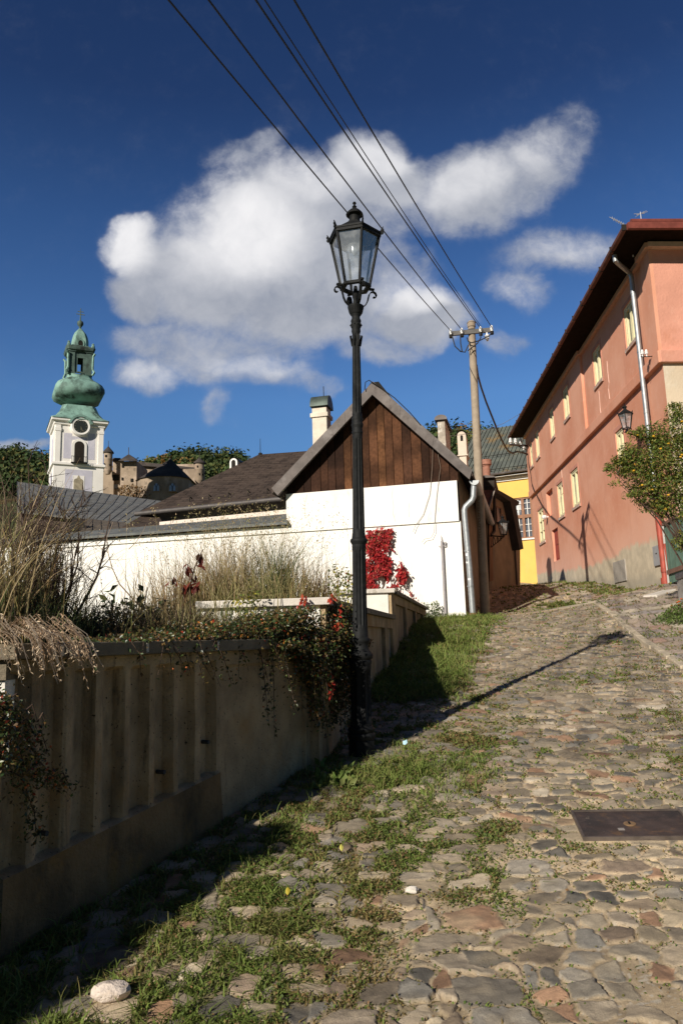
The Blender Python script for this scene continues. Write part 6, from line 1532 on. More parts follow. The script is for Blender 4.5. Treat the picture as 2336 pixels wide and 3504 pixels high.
def street_grass():
    x, y, z, st, slab = STREET
    L = lush(x, y); L = np.where(slab, np.clip(L * .6 + .10 * sstep(fbm(x * 1.2, y * 1.2, 61), .5, .7), 0, 1), L)
    clump = sstep(fbm(x * 6, y * 6, 71, 3), .42, .66)
    wgt = L * (.2 + clump) * (1 - .985 * st) ** 2 * (.22 + y / 14)
    wgt = np.where((y > 26) | (y < 2.4), 0, wgt)
    inm = (np.abs((x - mhc.x) * mh_u.x + (y - mhc.y) * mh_u.y) < mh_w / 2 + .03) & (np.abs((x - mhc.x) * mh_v.x + (y - mhc.y) * mh_v.y) < mh_h / 2 + .03)
    wgt = np.where(inm, 0, wgt)
    n = 60000; i = rng.choice(len(x), n, p=wgt / wgt.sum())
    P = np.stack([x[i], y[i], z[i]], 1) + rng.normal(size=(n, 3)) * np.array([.012, .012, 0])
    l = L[i]; H = (.012 + .05 * l ** 1.8) * rng.uniform(.3, 1.6, n) * (1 + .03 * y[i])
    lush_far = (y[i] > 8) & (l > .5); H = np.where(lush_far, H * 1.5, H)
    lean = rng.normal(size=(n, 3)) * np.array([1.0, 1.0, 0.0])
    dry = fbm(P[:, 0] * 2.3, P[:, 1] * 2.3, 81, 3) + rng.uniform(-.15, .15, n)
    g0 = np.array([(.15, .20, .042)]) * rng.uniform(.7, 1.4, (n, 1)); d0 = np.array([(.26, .19, .075)]) * rng.uniform(.6, 1.3, (n, 1))
    t = sstep(dry, .50, .66)[:, None] * (1 - .7 * sstep(l, .55, .9)[:, None]); c = g0 * (1 - t) + d0 * t
    a = blade_arrays(P, H, lean, .0035 + .0007 * y[i], c * .92, c * 1.12, 2)
    m = 125000; j = rng.choice(len(x), m, p=wgt / wgt.sum())                 # clover, knotgrass and other small leaves
    Q = np.stack([x[j], y[j], z[j] + rng.uniform(0, .026, m) * (.3 + L[j])], 1) + rng.normal(size=(m, 3)) * np.array([.012, .012, .002])
    cc = pick([(.12, .17, .035), (.16, .21, .05), (.085, .125, .03), (.20, .20, .06), (.25, .15, .07), (.22, .18, .08)], m)
    b = leaf_arrays(Q, (.0035 + .0019 * y[j]) * rng.uniform(.5, 1.8, m), cc, .7, -.2)
    return cat_arrays([a, b])


v, f, c = street_grass()
tag(npmesh('grass', v, f, m_grass, col=c), 'low grass and clover growing between the cobbles', 'grass', kind='stuff')


def tuft_thing(name, label, cat, pts, H, lean, w, pal0, pal1, group=None, seed=1, kind=None, seg=3, mat=None):
    r_ = np.random.default_rng(seed); P = np.array(pts); n = len(P)
    v, f, c = blade_arrays(P, H, lean, w, pick(pal0, n, r_), pick(pal1, n, r_), seg, r=r_)
    return tag(npmesh(name, v, f, mat or m_grass, col=c), label, cat, group, kind)


DRY0 = [(.22, .16, .06), (.26, .20, .08), (.14, .13, .045), (.13, .15, .045), (.20, .12, .05)]; DRY1 = [(.55, .43, .24), (.62, .50, .30), (.40, .29, .13), (.46, .37, .16), (.34, .33, .12)]
GRN0 = [(.045, .07, .02), (.06, .085, .025)]; GRN1 = [(.13, .17, .05), (.10, .14, .05), (.20, .20, .08)]


def spot(px, py, d):
    p = at(px, py, d); return np.array([p.x, p.y, p.z])


def clump(n, px, d, zb, sx, sy, r_):
    c = spot(px, 2000, d); return np.stack([c[0] + r_.normal(size=n) * sx, c[1] + r_.normal(size=n) * sy, np.full(n, zb)], 1)


# tall dry grass of the middle planter, several clumps
zb = z2 - .12
BEI = ([(.24, .18, .08), (.30, .23, .11)], [(.60, .48, .30), (.52, .40, .22), (.66, .55, .37)]); BRO = ([(.16, .11, .05), (.22, .14, .06)], [(.46, .32, .16), (.38, .25, .12), (.55, .42, .24)]); MIX = ([(.12, .13, .045), (.20, .15, .06)], [(.40, .36, .16), (.52, .41, .22), (.30, .28, .10)]); DGR = ([(.035, .06, .018), (.05, .075, .022)], [(.09, .13, .04), (.13, .16, .055), (.20, .20, .08)])
for k, (px, d, n, H, sx, pal, lb) in enumerate(((560, 6.9, 300, .50, .20, BEI, 'thin pale dry grass clump at the left end of the middle planter'), (690, 6.9, 650, .62, .17, BRO, 'brown dry grass clump left of the tallest beige one'), (810, 6.8, 720, .70, .15, BEI, 'tallest beige dry grass clump beside the green tuft'),
                                          (945, 6.9, 620, .74, .075, DGR, 'upright dark green grass tuft amid the dry grass'), (1060, 6.9, 560, .50, .11, BRO, 'brownish dry grass clump near the lamp post'), (880, 6.5, 620, .40, .26, MIX, 'short green and straw grass along the planter front'))):
    r_ = np.random.default_rng(40 + k); P = clump(n, px, d, zb, sx, .16, r_)
    ln = r_.normal(size=(n, 3)) * np.array([.34, .28, 0]); Hh = H * r_.uniform(.4, 1.25, n)
    tuft_thing('grass_tuft' if k == 3 else 'dry_grass', lb, 'grass tuft', P, Hh, ln, r_.uniform(.0025, .006, n), pal[0], pal[1], 'ornamental grasses in the planters', 60 + k)
# grass haze with nodding seed heads
r_ = np.random.default_rng(77); n = 420; P = clump(n, 820, 6.8, zb + .05, .42, .2, r_); H = r_.uniform(.5, 1.02, n); ln = r_.normal(size=(n, 3)) * np.array([.28, .2, 0])
v, f, c = blade_arrays(P, H, ln, .0028, pick(DRY0, n, r_), pick(DRY1, n, r_), 4)
tips = P + np.array([0, 0, 1.0]) * H[:, None] * (1 - .35 * np.clip(np.linalg.norm(ln, axis=1, keepdims=True), 0, 1.6)) + ln * H[:, None]
Q = np.repeat(tips, 9, 0) + r_.normal(size=(n * 9, 3)) * np.array([.02, .02, .05]); lv = leaf_arrays(Q, r_.uniform(.012, .028, len(Q)), pick(DRY1, len(Q), r_), .3, .5, r=r_)
v, f, c = cat_arrays([(v, f, c), lv]); tag(npmesh('seed_grass', v, f, m_grass, col=c), 'wispy seeding grass stalks rising above the dry clumps', 'grass', kind='stuff')
# grasses of the first planter
for k, (px, d, n, H, sx, sy, g_, lb) in enumerate(((70, 4.5, 1000, .36, .17, .3, 1, 'dense green grass under the bare shrub at the left'), (90, 5.0, 420, .78, .17, .25, 0, 'tall straw grass growing through the bare shrub'), (10, 4.2, 340, .95, .10, .25, 0, 'tallest straw grass at the left edge of the planter'),
                                              (330, 5.4, 200, .42, .20, .25, 0, 'sparse dry stalks right of the bare shrub'), (600, 5.35, 1700, .30, .36, .25, 0, 'short brown grass behind the coping, left of the cotoneaster'), (760, 5.7, 500, .30, .2, .15, 1, 'short mixed grass behind the coping beside the cotoneaster'))):
    r_ = np.random.default_rng(90 + k); P = clump(n, px, d, E2 + .02, sx, sy, r_)
    P = P[P[:, 0] < wall_x(P[:, 1]) - .3]; n = len(P); ln = r_.normal(size=(n, 3)) * np.array([.35, .3, 0]); Hh = H * r_.uniform(.5, 1.2, n)
    tuft_thing('grass_tuft' if g_ else 'dry_grass', lb, 'grass tuft', P, Hh, ln, .005, GRN0 if g_ else DRY0, GRN1 if g_ else DRY1, 'ornamental grasses in the planters', 120 + k, seg=4)
# pale feather grass arching over the coping
r_ = np.random.default_rng(5); parts = []
for (px, d, n, s) in ((-20, 3.48, 24, .46), (30, 3.52, 34, .46), (70, 3.56, 22, .46)):
    c0 = spot(px, 2150, d); u0_ = F1.n
    for q in range(n):
        c = Vector(c0) - u0_ * r_.uniform(.10, .34) + F1.u * r_.normal() * .07; c.z = E2 + .07
        a1 = r_.uniform(.15, .42) * s; hi = r_.uniform(.02, .12); dn = r_.uniform(.02, .42) * s * r_.uniform(.2, 1); sd = r_.normal() * .25 - .55
        L0 = .30 + a1 * .6; sd = -sd * .34; pr = [c, c + u0_ * L0 * .35 - F1.u * sd * .15 + z_ * hi, c + u0_ * L0 * .70 - F1.u * sd * .38 + z_ * hi * .95, c + u0_ * L0 * .95 - F1.u * sd * .62 + z_ * (hi * .2 - dn * .3), c + u0_ * L0 * 1.06 - F1.u * sd * .78 + z_ * (-.06 - dn)]
        V = []; C = []; w = .0024; cl = np.array([(.74, .56, .38), (.82, .66, .47), (.62, .44, .28)][r_.integers(3)])
        for i, p in enumerate(pr):
            ww = w * (1.0, 1, 1.3, 1.5, .4)[i]; V += [tuple(p - F1.u * ww), tuple(p + F1.u * ww)]; C += [cl * (.6 + .1 * i)] * 2
        parts.append((np.array(V), np.array([[2 * i, 2 * i + 1, 2 * i + 3, 2 * i + 2] for i in range(4)]), np.array(C)))
        Q = np.array([tuple(pr[3].lerp(pr[4], t) if t < 1 else pr[2].lerp(pr[3], t - 1)) for t in r_.uniform(0, 1.8, 14)]) + r_.normal(size=(14, 3)) * .004
        parts.append(leaf_arrays(Q, r_.uniform(.012, .026, 14), cl * 1.05, .22, 1.2, r=r_))
v, f, c = cat_arrays(parts); tag(npmesh('feather_grass', v, f, m_grass, col=c), 'bleached feather grass arching over the ribbed wall at the left', 'grass tuft', 'ornamental grasses in the planters')


# ---------------------------------------------------------------- bare shrub
def shrub_mesh(stems, r_, nb=9, leaf=None):
    a = MB()
    tips = []
    for (b, t, r0) in stems:
        b, t = Vector(b), Vector(t); L_ = (t - b).length; pts = []; dv = Vector((r_.normal() * .12, r_.normal() * .12, 0)) * L_
        for i in range(7): s = i / 6; pts.append(b.lerp(t, s) + dv * math.sin(s * math.pi) + Vector(r_.normal(size=3) * .008 * L_))
        a.tube(pts, [r0 * (1 - .8 * i / 6) for i in range(7)], 4, False)
        for k in range(nb):
            s = r_.uniform(.2, .98); i = min(5, int(s * 6)); p = pts[i].lerp(pts[i + 1], s * 6 - i); l = L_ * r_.uniform(.10, .34) * (1.1 - s * .6)
            d_ = (t - b).normalized() * r_.uniform(.3, .9) + Vector(r_.normal(size=3)) * .55; d_.normalize(); q = p + d_ * l
            mid = p.lerp(q, .5) + Vector(r_.normal(size=3)) * l * .07
            a.tube([p, mid, q], [r0 * .38, r0 * .26, r0 * .10], 3, False); tips += [mid, q]
            for _ in range(2):
                s2 = r_.uniform(.3, .95); p2 = p.lerp(q, s2); q2 = p2 + (d_ + Vector(r_.normal(size=3)) * .7).normalized() * l * .4; a.tube([p2, q2], [r0 * .18, r0 * .06], 3, False); tips.append(q2)
    return a, tips


r_ = np.random.default_rng(21); stems = []
bs = thing('bare_shrub', 'leafless thorny shrub rising from the planter in front of the white wall', 'shrub', at(70, 2200, 4.7))
for (bx_, tx_, ty_, d, r0) in ((75, 95, 1570, 4.6, .011), (90, 60, 1700, 4.7, .010), (60, 10, 1640, 4.5, .010), (110, 190, 1640, 4.8, .009), (120, 250, 1690, 4.7, .009), (195, 380, 1760, 4.7, .012), (190, 310, 1690, 4.6, .010), (200, 270, 1830, 4.7, .010), (40, -20, 1560, 4.4, .009), (140, 150, 1600, 4.9, .009), (20, 40, 1690, 4.5, .009), (160, 120, 1690, 4.8, .008), (100, 140, 1780, 4.6, .008), (50, 90, 1820, 4.6, .008)):
    b = at(bx_ + 10, 2190, d); t = at(tx_, ty_, d + r_.normal() * .15); stems.append((b, t, r0))
for k in range(100): bx_ = r_.uniform(-20, 215); d = r_.uniform(4.4, 5.1); stems.append((at(bx_, 2190, d), at(bx_ + r_.normal() * 45, r_.uniform(1650, 1950), d), .0042))
a, tips = shrub_mesh(stems, r_, 13); a.build('shrub_stems', m_twig, bs)
Q = np.array([tuple(t) for t in tips]); k = r_.choice(len(Q), 1500); v, f, c = leaf_arrays(Q[k] + r_.normal(size=(1500, 3)) * .02, r_.uniform(.008, .02, 1500), pick(DRY1 + [(.30, .2, .1)], 1500, r_), .4, .6, r=r_); npmesh('seed_heads', v, f, m_grass, bs, col=c)
# a lone dry stem before the wall
r_ = np.random.default_rng(22); a, tips = shrub_mesh([(at(520, 2110, 5.9), at(388, 1790, 5.9), .007), (at(440, 1880, 5.9), at(500, 1795, 5.9), .004)], r_, 4)
tag(a.build('dry_stem', M('pale_stem', (.34, .25, .17), .9)), 'single slanting dry stem in front of the white wall', 'stem')
# small sapling with drooping dark red leaves
r_ = np.random.default_rng(23); sp = thing('red_leaved_sapling', 'thin sapling with drooping dark red leaves before the white wall', 'sapling', at(640, 2120, 6.3))
a = MB(); ax = [at(655, 2130, 6.3), at(648, 2010, 6.3), at(668, 1940, 6.3), at(694, 1880, 6.3)]; a.tube(ax, [.008, .006, .005, .003], 5); br = [[at(648, 2010, 6.3), at(605, 1985, 6.3), at(572, 1978, 6.3)], [at(664, 1950, 6.3), at(640, 1930, 6.3), at(628, 1945, 6.3)], [at(652, 1990, 6.3), at(690, 2000, 6.3)]]
for b in br: a.tube(b, .003, 4)
a.build('stem', m_twig, sp); P = []
for q in br + [ax[1:]]:
    for k in range(9): t = r_.uniform(0, len(q) - 1.001); i = int(t); P.append(tuple(q[i].lerp(q[i + 1], t - i)))
P = np.array(P) + r_.normal(size=(len(P), 3)) * .012; v, f, c = leaf_arrays(P, r_.uniform(.06, .11, len(P)), pick([(.17, .03, .02), (.11, .025, .02), (.22, .05, .03), (.09, .04, .02)], len(P), r_), .45, 2.2, r=r_); npmesh('leaves', v, f, m_leaf, sp, col=c)
# small broad leaved saplings nearer the mound
r_ = np.random.default_rng(24); P = []
ls = thing('leafy_sapling', 'low leafy sapling with oval green leaves on the planter mound', 'sapling', at(480, 2120, 5.8)); a = MB()
for (x0, y0, x1, y1) in ((470, 2120, 505, 2010), (430, 2115, 445, 2040), (400, 2120, 345, 2020), (520, 2120, 560, 2050), (450, 2120, 480, 2060), (370, 2120, 400, 2060)):
    b, t = at(x0, y0, 5.8), at(x1, y1, 5.8); a.tube([b, b.lerp(t, .5) + Vector((.02, 0, 0)), t], [.006, .005, .003], 4)
    for k in range(9): P.append(tuple(b.lerp(t, r_.uniform(.3, 1))))
a.build('stem', m_twig, ls); P = np.array(P) + r_.normal(size=(len(P), 3)) * .03; v, f, c = leaf_arrays(P, r_.uniform(.05, .09, len(P)), pick([(.06, .09, .03), (.10, .13, .04), (.16, .17, .06), (.03, .05, .02)], len(P), r_), .5, .3, r=r_); npmesh('leaves', v, f, m_leaf, ls, col=c)

r_ = np.random.default_rng(26); P = []; NB = []
ms = thing('brown_shrub', 'low brown and olive shrub filling the planter behind its coping', 'shrub', at(420, 2160, 5.0))
for (px, py, d, rx, rz, n) in ((300, 2150, 5.0, .17, .13, 900), (390, 2135, 5.2, .20, .15, 1100), (480, 2140, 5.3, .20, .15, 1100), (570, 2135, 5.3, .20, .17, 1200), (660, 2140, 5.4, .18, .14, 900), (350, 2185, 4.8, .2, .10, 700), (520, 2185, 4.9, .25, .11, 900)):
    c = spot(px, py, d); d_ = unit(r_.normal(size=(n, 3))); P.append(c + d_ * (r_.uniform(0, 1, (n, 1)) ** .4) * np.array([rx, .16, rz])); NB.append(d_)
P = np.concatenate(P); NB = np.concatenate(NB); kp = fbm(P[:, 0] * 9, P[:, 2] * 9 + P[:, 1] * 5, 17, 2) > .40; P = P[kp]; NB = NB[kp]; n = len(P)
v, f, c = leaf_arrays(P, r_.uniform(.012, .034, n), pick([(.10, .085, .03), (.15, .11, .045), (.07, .07, .025), (.055, .07, .022), (.20, .14, .06), (.13, .075, .03)], n, r_, .3), .45, .2, r=r_, nrm=unit(NB + r_.normal(size=(n, 3)) * .6)); npmesh('leaves', v, f, m_leaf, ms, col=c)
a = MB()
for k in range(70): b = at(r_.uniform(260, 680), 2190, r_.uniform(4.8, 5.3)); a.tube([b, b + Vector((r_.normal() * .06, r_.normal() * .05, r_.uniform(.12, .30)))], [.004, .0015], 3, False)
a.build('twigs', m_twig, ms)['kind'] = 'stuff'

# ---------------------------------------------------------------- cotoneaster, hanging over the corner of the planter
COT = [(.034, .06, .018), (.05, .08, .022), (.065, .095, .026), (.028, .046, .016), (.10, .115, .03), (.05, .07, .022), (.13, .10, .03)]


def coton(name, label, samples, r_, lsz=.023, berries=.03, twigs=()):
    t = thing(name, label, 'shrub', tuple(samples.mean(0)))
    n = len(samples); cl = pick(COT + [(.15, .095, .035), (.19, .13, .045), (.10, .06, .03), (.13, .085, .03)], n, r_, .3); red = r_.uniform(size=n)
    cl[red < .035] = pick([(.42, .05, .025), (.34, .04, .02), (.50, .18, .03)], int((red < .035).sum()), r_)
    v, f, c = leaf_arrays(samples, lsz * r_.uniform(.6, 1.4, n), cl, .55, .2, r=r_); npmesh('leaves', v, f, m_gleaf, t, col=c)
    a = MB()
    for b, e, r0 in twigs: m_ = b.lerp(e, .5) + Vector((0, 0, .05)); a.tube([b, m_, e], [r0, r0 * .8, r0 * .3], 4, False)
    if twigs: a.build('twigs', m_twig, t)['kind'] = 'stuff'
    k = r_.choice(n, max(4, int(n * berries * .25))); a = MB()
    for p in samples[k]: a.lathe(p, [(0, -.006), (.0055, -.003), (.0062, .001), (.004, .005), (0, .006)], 6)
    a.build('berries', M('orange_berries', (.50, .13, .03), .35, .3, 30, spec=.5), t, smooth=60)['kind'] = 'stuff'
    return t


r_ = np.random.default_rng(31); P = []; tw = []
for k in range(9500):                                             # carpet along the coping
    u_ = r_.uniform(-.1, 2.3); w_ = sstep(np.array(u_), 2.4, .8); 
    if r_.uniform() > .25 + .75 * w_: continue
    n_ = r_.normal() * .14 - .15; hgt = (.015 + .11 * float(w_) * (.4 + .9 * float(vn(np.array(u_ * 5), np.array(n_ * 6), 3)))) * r_.uniform(.2, 1.15)
    P.append(tuple(F1.pt(u_, E2 + .04 + hgt, min(n_, .14))))
for k in range(36):                                               # trailing twigs over the face
    u_ = r_.uniform(-.05, 1.9) if k < 26 else r_.uniform(1.5, 2.4); ln = r_.uniform(.08, .34) * (1.3 - .35 * u_); b = F1.pt(u_, E2 + .06, .02); e = F1.pt(u_ - r_.normal() * .10, E2 + .02 - max(.05, ln), r_.uniform(.07, .16)); tw.append((b, e, .0035))
    for q in range(int(130 * ln) + 4):
        t = r_.uniform(); m_ = b.lerp(e, .5) + Vector((0, 0, .05)); p = (b.lerp(m_, 2 * t) if t < .5 else m_.lerp(e, 2 * t - 1)); P.append(tuple(p + Vector(r_.normal(size=3)) * .016))
coton('cotoneaster', 'low cotoneaster carpet trailing over the planter coping', np.array(P), r_, twigs=tw)
r_ = np.random.default_rng(32); P = []; tw = []
for k in range(34000):                                            # dense mass over the corner, towards the lamp
    s = r_.uniform(-.75, 1.35); top = E2 + .30 - .16 * max(0, -s) ; low = E2 - .02 - .62 * math.exp(-((s - .12) / .36) ** 2) - .15 * math.exp(-((s - .6) / .5) ** 2)
    z = low + (top - low) * r_.uniform() ** .62; n_ = r_.uniform(-.30, .10) + .26 * r_.uniform() ** .6 * math.exp(-((z - E2 + .1) / .35) ** 2) * math.exp(-((s - .1) / .55) ** 2)
    if float(vn(np.array(s * 7), np.array(z * 7 + n_ * 3), 5)) < .24 + .06 * (z < E2 - .2): continue
    if z < E2 + .03: n_ = max(n_, .02) if n_ > -.1 else r_.uniform(.02, .24)
    P.append(tuple(F1.pt(-s, z, n_) if s < 0 else F2s.pt(s, z, n_ * .8)))
for k in range(60):
    s = r_.normal() * .3 + .12; b = (F1.pt(-s, E2 + .12, .04) if s < 0 else F2s.pt(s, E2 + .2, .03)); ln = r_.uniform(.25, .80); e = b + Vector((r_.uniform(-.02, .16), r_.normal() * .10 - .06, -ln)); tw.append((b, e, .004))
    for q in range(int(95 * ln)): t = r_.uniform() ** .8; P.append(tuple(b.lerp(e, t) + Vector(r_.normal(size=3)) * .016))
coton('cotoneaster', 'dense dark cotoneaster mass hanging over the planter corner beside the lamp', np.array(P), r_, lsz=.027, twigs=tw)
# red creeper strands in it
r_ = np.random.default_rng(33); P = []; tw = []
for (x0, y0, x1, y1, d) in ((1085, 2165, 1120, 2260, 5.85), (1090, 2180, 1130, 2330, 5.8), (1165, 2060, 1160, 2150, 6.05), (1130, 2300, 1140, 2390, 5.8), (1020, 2140, 1060, 2170, 5.9), (1128, 2040, 1150, 2060, 6.1), (1030, 2050, 1050, 2045, 6.1)):
    b, e = at(x0, y0, d), at(x1, y1, d); tw.append((b, e, .003))
    for q in range(15): P.append(tuple(b.lerp(e, r_.uniform()) + Vector(r_.normal(size=3)) * .014))
P = np.array(P); v, f, c = leaf_arrays(P, r_.uniform(.03, .06, len(P)), pick([(.48, .04, .025), (.38, .03, .02), (.55, .10, .04)], len(P), r_), .5, 1.5, r=r_)
tag(npmesh('red_creeper', v, f, m_leaf, col=c), 'scarlet creeper strands hanging among the cotoneaster leaves', 'creeper')
# yellow green shrub between the planters
r_ = np.random.default_rng(34); P = []
for (px, py, d, s_, n) in ((855, 2070, 6.1, .07, 160), (1165, 2010, 6.7, .07, 120), (1195, 1990, 6.9, .05, 90), (1150, 1960, 6.9, .05, 60), (1180, 2040, 6.6, .06, 100), (800, 2090, 6.0, .06, 60)): P.append(spot(px, py, d) + r_.normal(size=(n, 3)) * s_)
P = np.concatenate(P); v, f, c = leaf_arrays(P, r_.uniform(.02, .04, len(P)), pick([(.20, .22, .05), (.14, .17, .05), (.40, .34, .05), (.10, .13, .04)], len(P), r_), .6, r=r_)
tag(npmesh('yellowing_weed', v, f, m_leaf, col=c), 'yellow green weeds and flowers above the cotoneaster near the lamp', 'weeds', kind='stuff')
# cotoneaster at the left edge of the picture, sunlit tips
r_ = np.random.default_rng(35); P = []; tw = []
def strand(pts, n, s):
    pts = [at(p[0], p[1], 3.265 / (.5 - (p[0] - 1168) / 2600) - .10 - 1.6 * max(0, 2.92 - p[2])) for p in pts]
    for i in range(len(pts) - 1): tw.append((pts[i], pts[i + 1], .004))
    for q in range(n): t = r_.uniform(0, len(pts) - 1.001); i = int(t); P.append(tuple(pts[i].lerp(pts[i + 1], t - i) + Vector(r_.normal(size=3)) * s))
strand([(-60, 2370, 2.85), (10, 2420, 2.85), (60, 2470, 2.88), (110, 2560, 2.9), (130, 2680, 2.92)], 900, .030)
strand([(-40, 2390, 2.8), (20, 2460, 2.8), (40, 2560, 2.82), (90, 2640, 2.85), (185, 2660, 2.9), (245, 2705, 2.92)], 700, .026)
strand([(-40, 2400, 2.9), (0, 2480, 2.9), (40, 2640, 2.9), (110, 2760, 2.92), (125, 2870, 2.95)], 600, .026)
strand([(20, 2400, 2.85), (90, 2430, 2.88), (130, 2470, 2.92), (160, 2485, 2.94)], 34, .008)
strand([(60, 2480, 2.88), (120, 2520, 2.9), (160, 2560, 2.93)], 34, .012)
strand([(-80, 2420, 2.75), (-20, 2520, 2.78), (10, 2600, 2.8)], 900, .04)
coton('cotoneaster', 'berried cotoneaster trailing down past the white pillar stub', np.array(P), r_, lsz=.020, berries=.07, twigs=tw)

r_ = np.random.default_rng(135); P = []  # mostly unseen leaves, added and heaped up to shade the wall foot
for k in range(26000):
    u_ = LEN1 + r_.uniform(.10, 3.0); n_ = r_.uniform(-.45, .16); top = (.46 if u_ > LEN1 + .8 else .14) * (.62 + .5 * float(vn(np.array(u_ * 4), np.array(n_ * 4), 9))) * min(1, (u_ - LEN1) / .35); P.append(tuple(F1.pt(u_, LZ + .01 + top * r_.uniform() ** .7, n_)))
coton('cotoneaster', 'cotoneaster cushion on the lower planter box, mostly out of view, raised to cast shade', np.array(P), r_, lsz=.044)

# ---------------------------------------------------------------- red Virginia creeper on the white wall
r_ = np.random.default_rng(36); P = []; a = MB(); vc = thing('red_creeper', 'crimson creeper climbing the white gable wall behind the lamp', 'creeper', WF.pt(*WF.hit(1300, 2000, .03), .03))
poly = [(1250, 1815), (1350, 1806), (1356, 1830), (1335, 1850), (1350, 1900), (1372, 1925), (1392, 1960), (1388, 1985), (1340, 2010), (1250, 2015)]
def inside(x, y):
    c = False; n = len(poly)
    for i in range(n):
        x0, y0 = poly[i]; x1, y1 = poly[(i + 1) % n]
        if (y0 > y) != (y1 > y) and x < (x1 - x0) * (y - y0) / (y1 - y0) + x0: c = not c
    return c
gap = lambda x, y: float(fbm(np.array([x / 26.]), np.array([y / 26.]), 14, 3)[0])
while len(P) < 2100:
    x, y = r_.uniform(1215, 1400), r_.uniform(1800, 2030)
    if not inside(x, y) or gap(x, y) < .36 + .10 * (x > 1330): continue
    n_ = r_.uniform(.04, .22) * (1.2 if y > 1900 else .8); P.append(tuple(WF.pt(*WF.hit(x, y, n_), n_)))
for (x, y, n_, s_) in ((1205, 1970, .3, 10), (1395, 2030, .1, 14), (1410, 2055, .1, 10), (1425, 2070, .1, 8)):
    for k in range(14): P.append(tuple(WF.pt(*WF.hit(x + r_.normal() * s_, y + r_.normal() * s_ * .6, n_), n_)))
P = np.array(P); v, f, c = leaf_arrays(P, r_.uniform(.04, .13, len(P)), pick([(.42, .018, .022), (.33, .012, .018), (.50, .03, .03), (.24, .015, .018), (.30, .05, .03)], len(P), r_), .50, 1.5, tuple(WF.n), .45, r=r_); npmesh('leaves', v, f, m_leaf, vc, col=c)
for (x0, y0, x1, y1) in ((1262, 2030, 1290, 1830), (1300, 2030, 1345, 1860), (1320, 2030, 1380, 1960), (1280, 2030, 1262, 1900)): a.tube([WF.pt(*WF.hit(x0 + (x1 - x0) * t + 5 * math.sin(t * 7), y0 + (y1 - y0) * t, .03), .03) for t in np.linspace(0, 1, 7)], .012, 5)
a.build('stem', m_twig, vc)

# ---------------------------------------------------------------- bush, gate and stone pillar at the right edge
r_ = np.random.default_rng(37); DB = 12.5; P = []; NB = []
bb = at(2420, 2000, DB); bush = thing('flowering_bush', 'arching green bush with yellow flowers before the red house corner', 'bush', (bb.x, bb.y, g(bb.x, bb.y)))
LOB = [(2265, 1560, 95, 1.0), (2185, 1610, 80, .9), (2320, 1500, 95, 1.0), (2130, 1600, 38, .35), (2235, 1680, 75, .8), (2320, 1640, 110, 1.2), (2150, 1545, 36, .22), (2318, 1415, 48, .28), (2200, 1720, 42, .3), (2335, 1740, 55, .5), (2110, 1580, 24, .12), (2085, 1600, 20, .10), (2180, 1480, 34, .16), (2170, 1690, 42, .32), (2235, 1500, 55, .4), (2400, 1560, 120, 1.0), (2400, 1700, 100, .6), (2270, 1740, 40, .25), (2110, 1650, 30, .16), (2100, 1625, 26, .1), (2300, 1380, 22, .07), (2335, 1850, 40, .22)]
for (px, py, r, w) in LOB:
    n = int(3300 * w); c = spot(px, py, DB); rr = r * DB / 2600; d_ = unit(r_.normal(size=(n, 3))); NB.append(d_); P.append(c + d_ * rr * (r_.uniform(0, 1, (n, 1)) ** .5) * np.array([1, 1.1, 1]))
P = np.concatenate(P); NB = np.concatenate(NB); kp = np.array([float(x) for x in fbm(P[:, 0] * 5.2 + P[:, 1] * 3.1, P[:, 2] * 5.2, 44, 2)]) > .40; P = P[kp]; NB = NB[kp]; n = len(P)
v, f, c = leaf_arrays(P, r_.uniform(.018, .07, n), pick([(.10, .145, .025), (.14, .185, .032), (.07, .105, .02), (.20, .21, .04), (.26, .20, .04), (.12, .15, .03)], n, r_, .3), .42, .5, r=r_, nrm=unit(NB * .7 + r_.normal(size=(n, 3)) * .5 + np.array([0, 0, .3]))); npmesh('leaves', v, f, m_leaf, bush, col=c)
a = MB(); root = Vector((bb.x, bb.y, g(bb.x, bb.y)))
for k, (px, py, r, w) in enumerate(LOB):
    t = at(px, py, DB); st = root + Vector((r_.normal() * .08, r_.normal() * .08, 0)); m_ = st.lerp(t, .55) + Vector((.10, 0, .35)); a.tube([st, st.lerp(m_, .5) + Vector((.08, 0, .1)), m_, t], [.02, .016, .011, .004], 5, False)
a.build('branches', m_twig, bush)
k = r_.choice(n, 46); a = MB()
for p in P[k]:
    a.lathe(p + np.array([0, -.05, 0]), [(0, -.018), (.016, -.012), (.024, 0), (.018, .012), (0, .016)], 7)
a.build('flowers', M('yellow_blossom', (.62, .34, .02), .6, .2, 30), bush, smooth=60)
# green gate
G0, G1 = at(2289, 1992, 17.75), at(2440, 2050, 14.6); gt = thing('green_gate', 'green boarded gate between the white post and the stone pillar', 'gate', (G0.x, G0.y, g(G0.x, G0.y)))
gd = (G1 - G0); gd.z = 0; gl = gd.length; GF = Frame(G0.xy, gd.xy, out=(-1, -.3)); zb = g(G0.x, G0.y) + .05; ztg = GF.hit(2300, 1782)[1]
m_gg = M('green_gate_paint', (.13, .22, .17), .6, .2, 5, stains=[((.09, .13, .10), 3, .5, .7, .3)])
a = MB(); u_ = 0
while u_ < gl: a.fbox(GF, u_, u_ + .115, zb, ztg, -.02, .004 * rnd.random()); u_ += .12
a.build('gate_boards', m_gg, gt)
a = MB(); a.fbox(GF, 0, gl, ztg, ztg + .06, -.04, .05); a.fbox(GF, 0, gl, zb + .2, zb + .3, .006, .04); a.build('gate_rail', M('gate_rail_paint', (.20, .11, .08), .7, .2), gt)
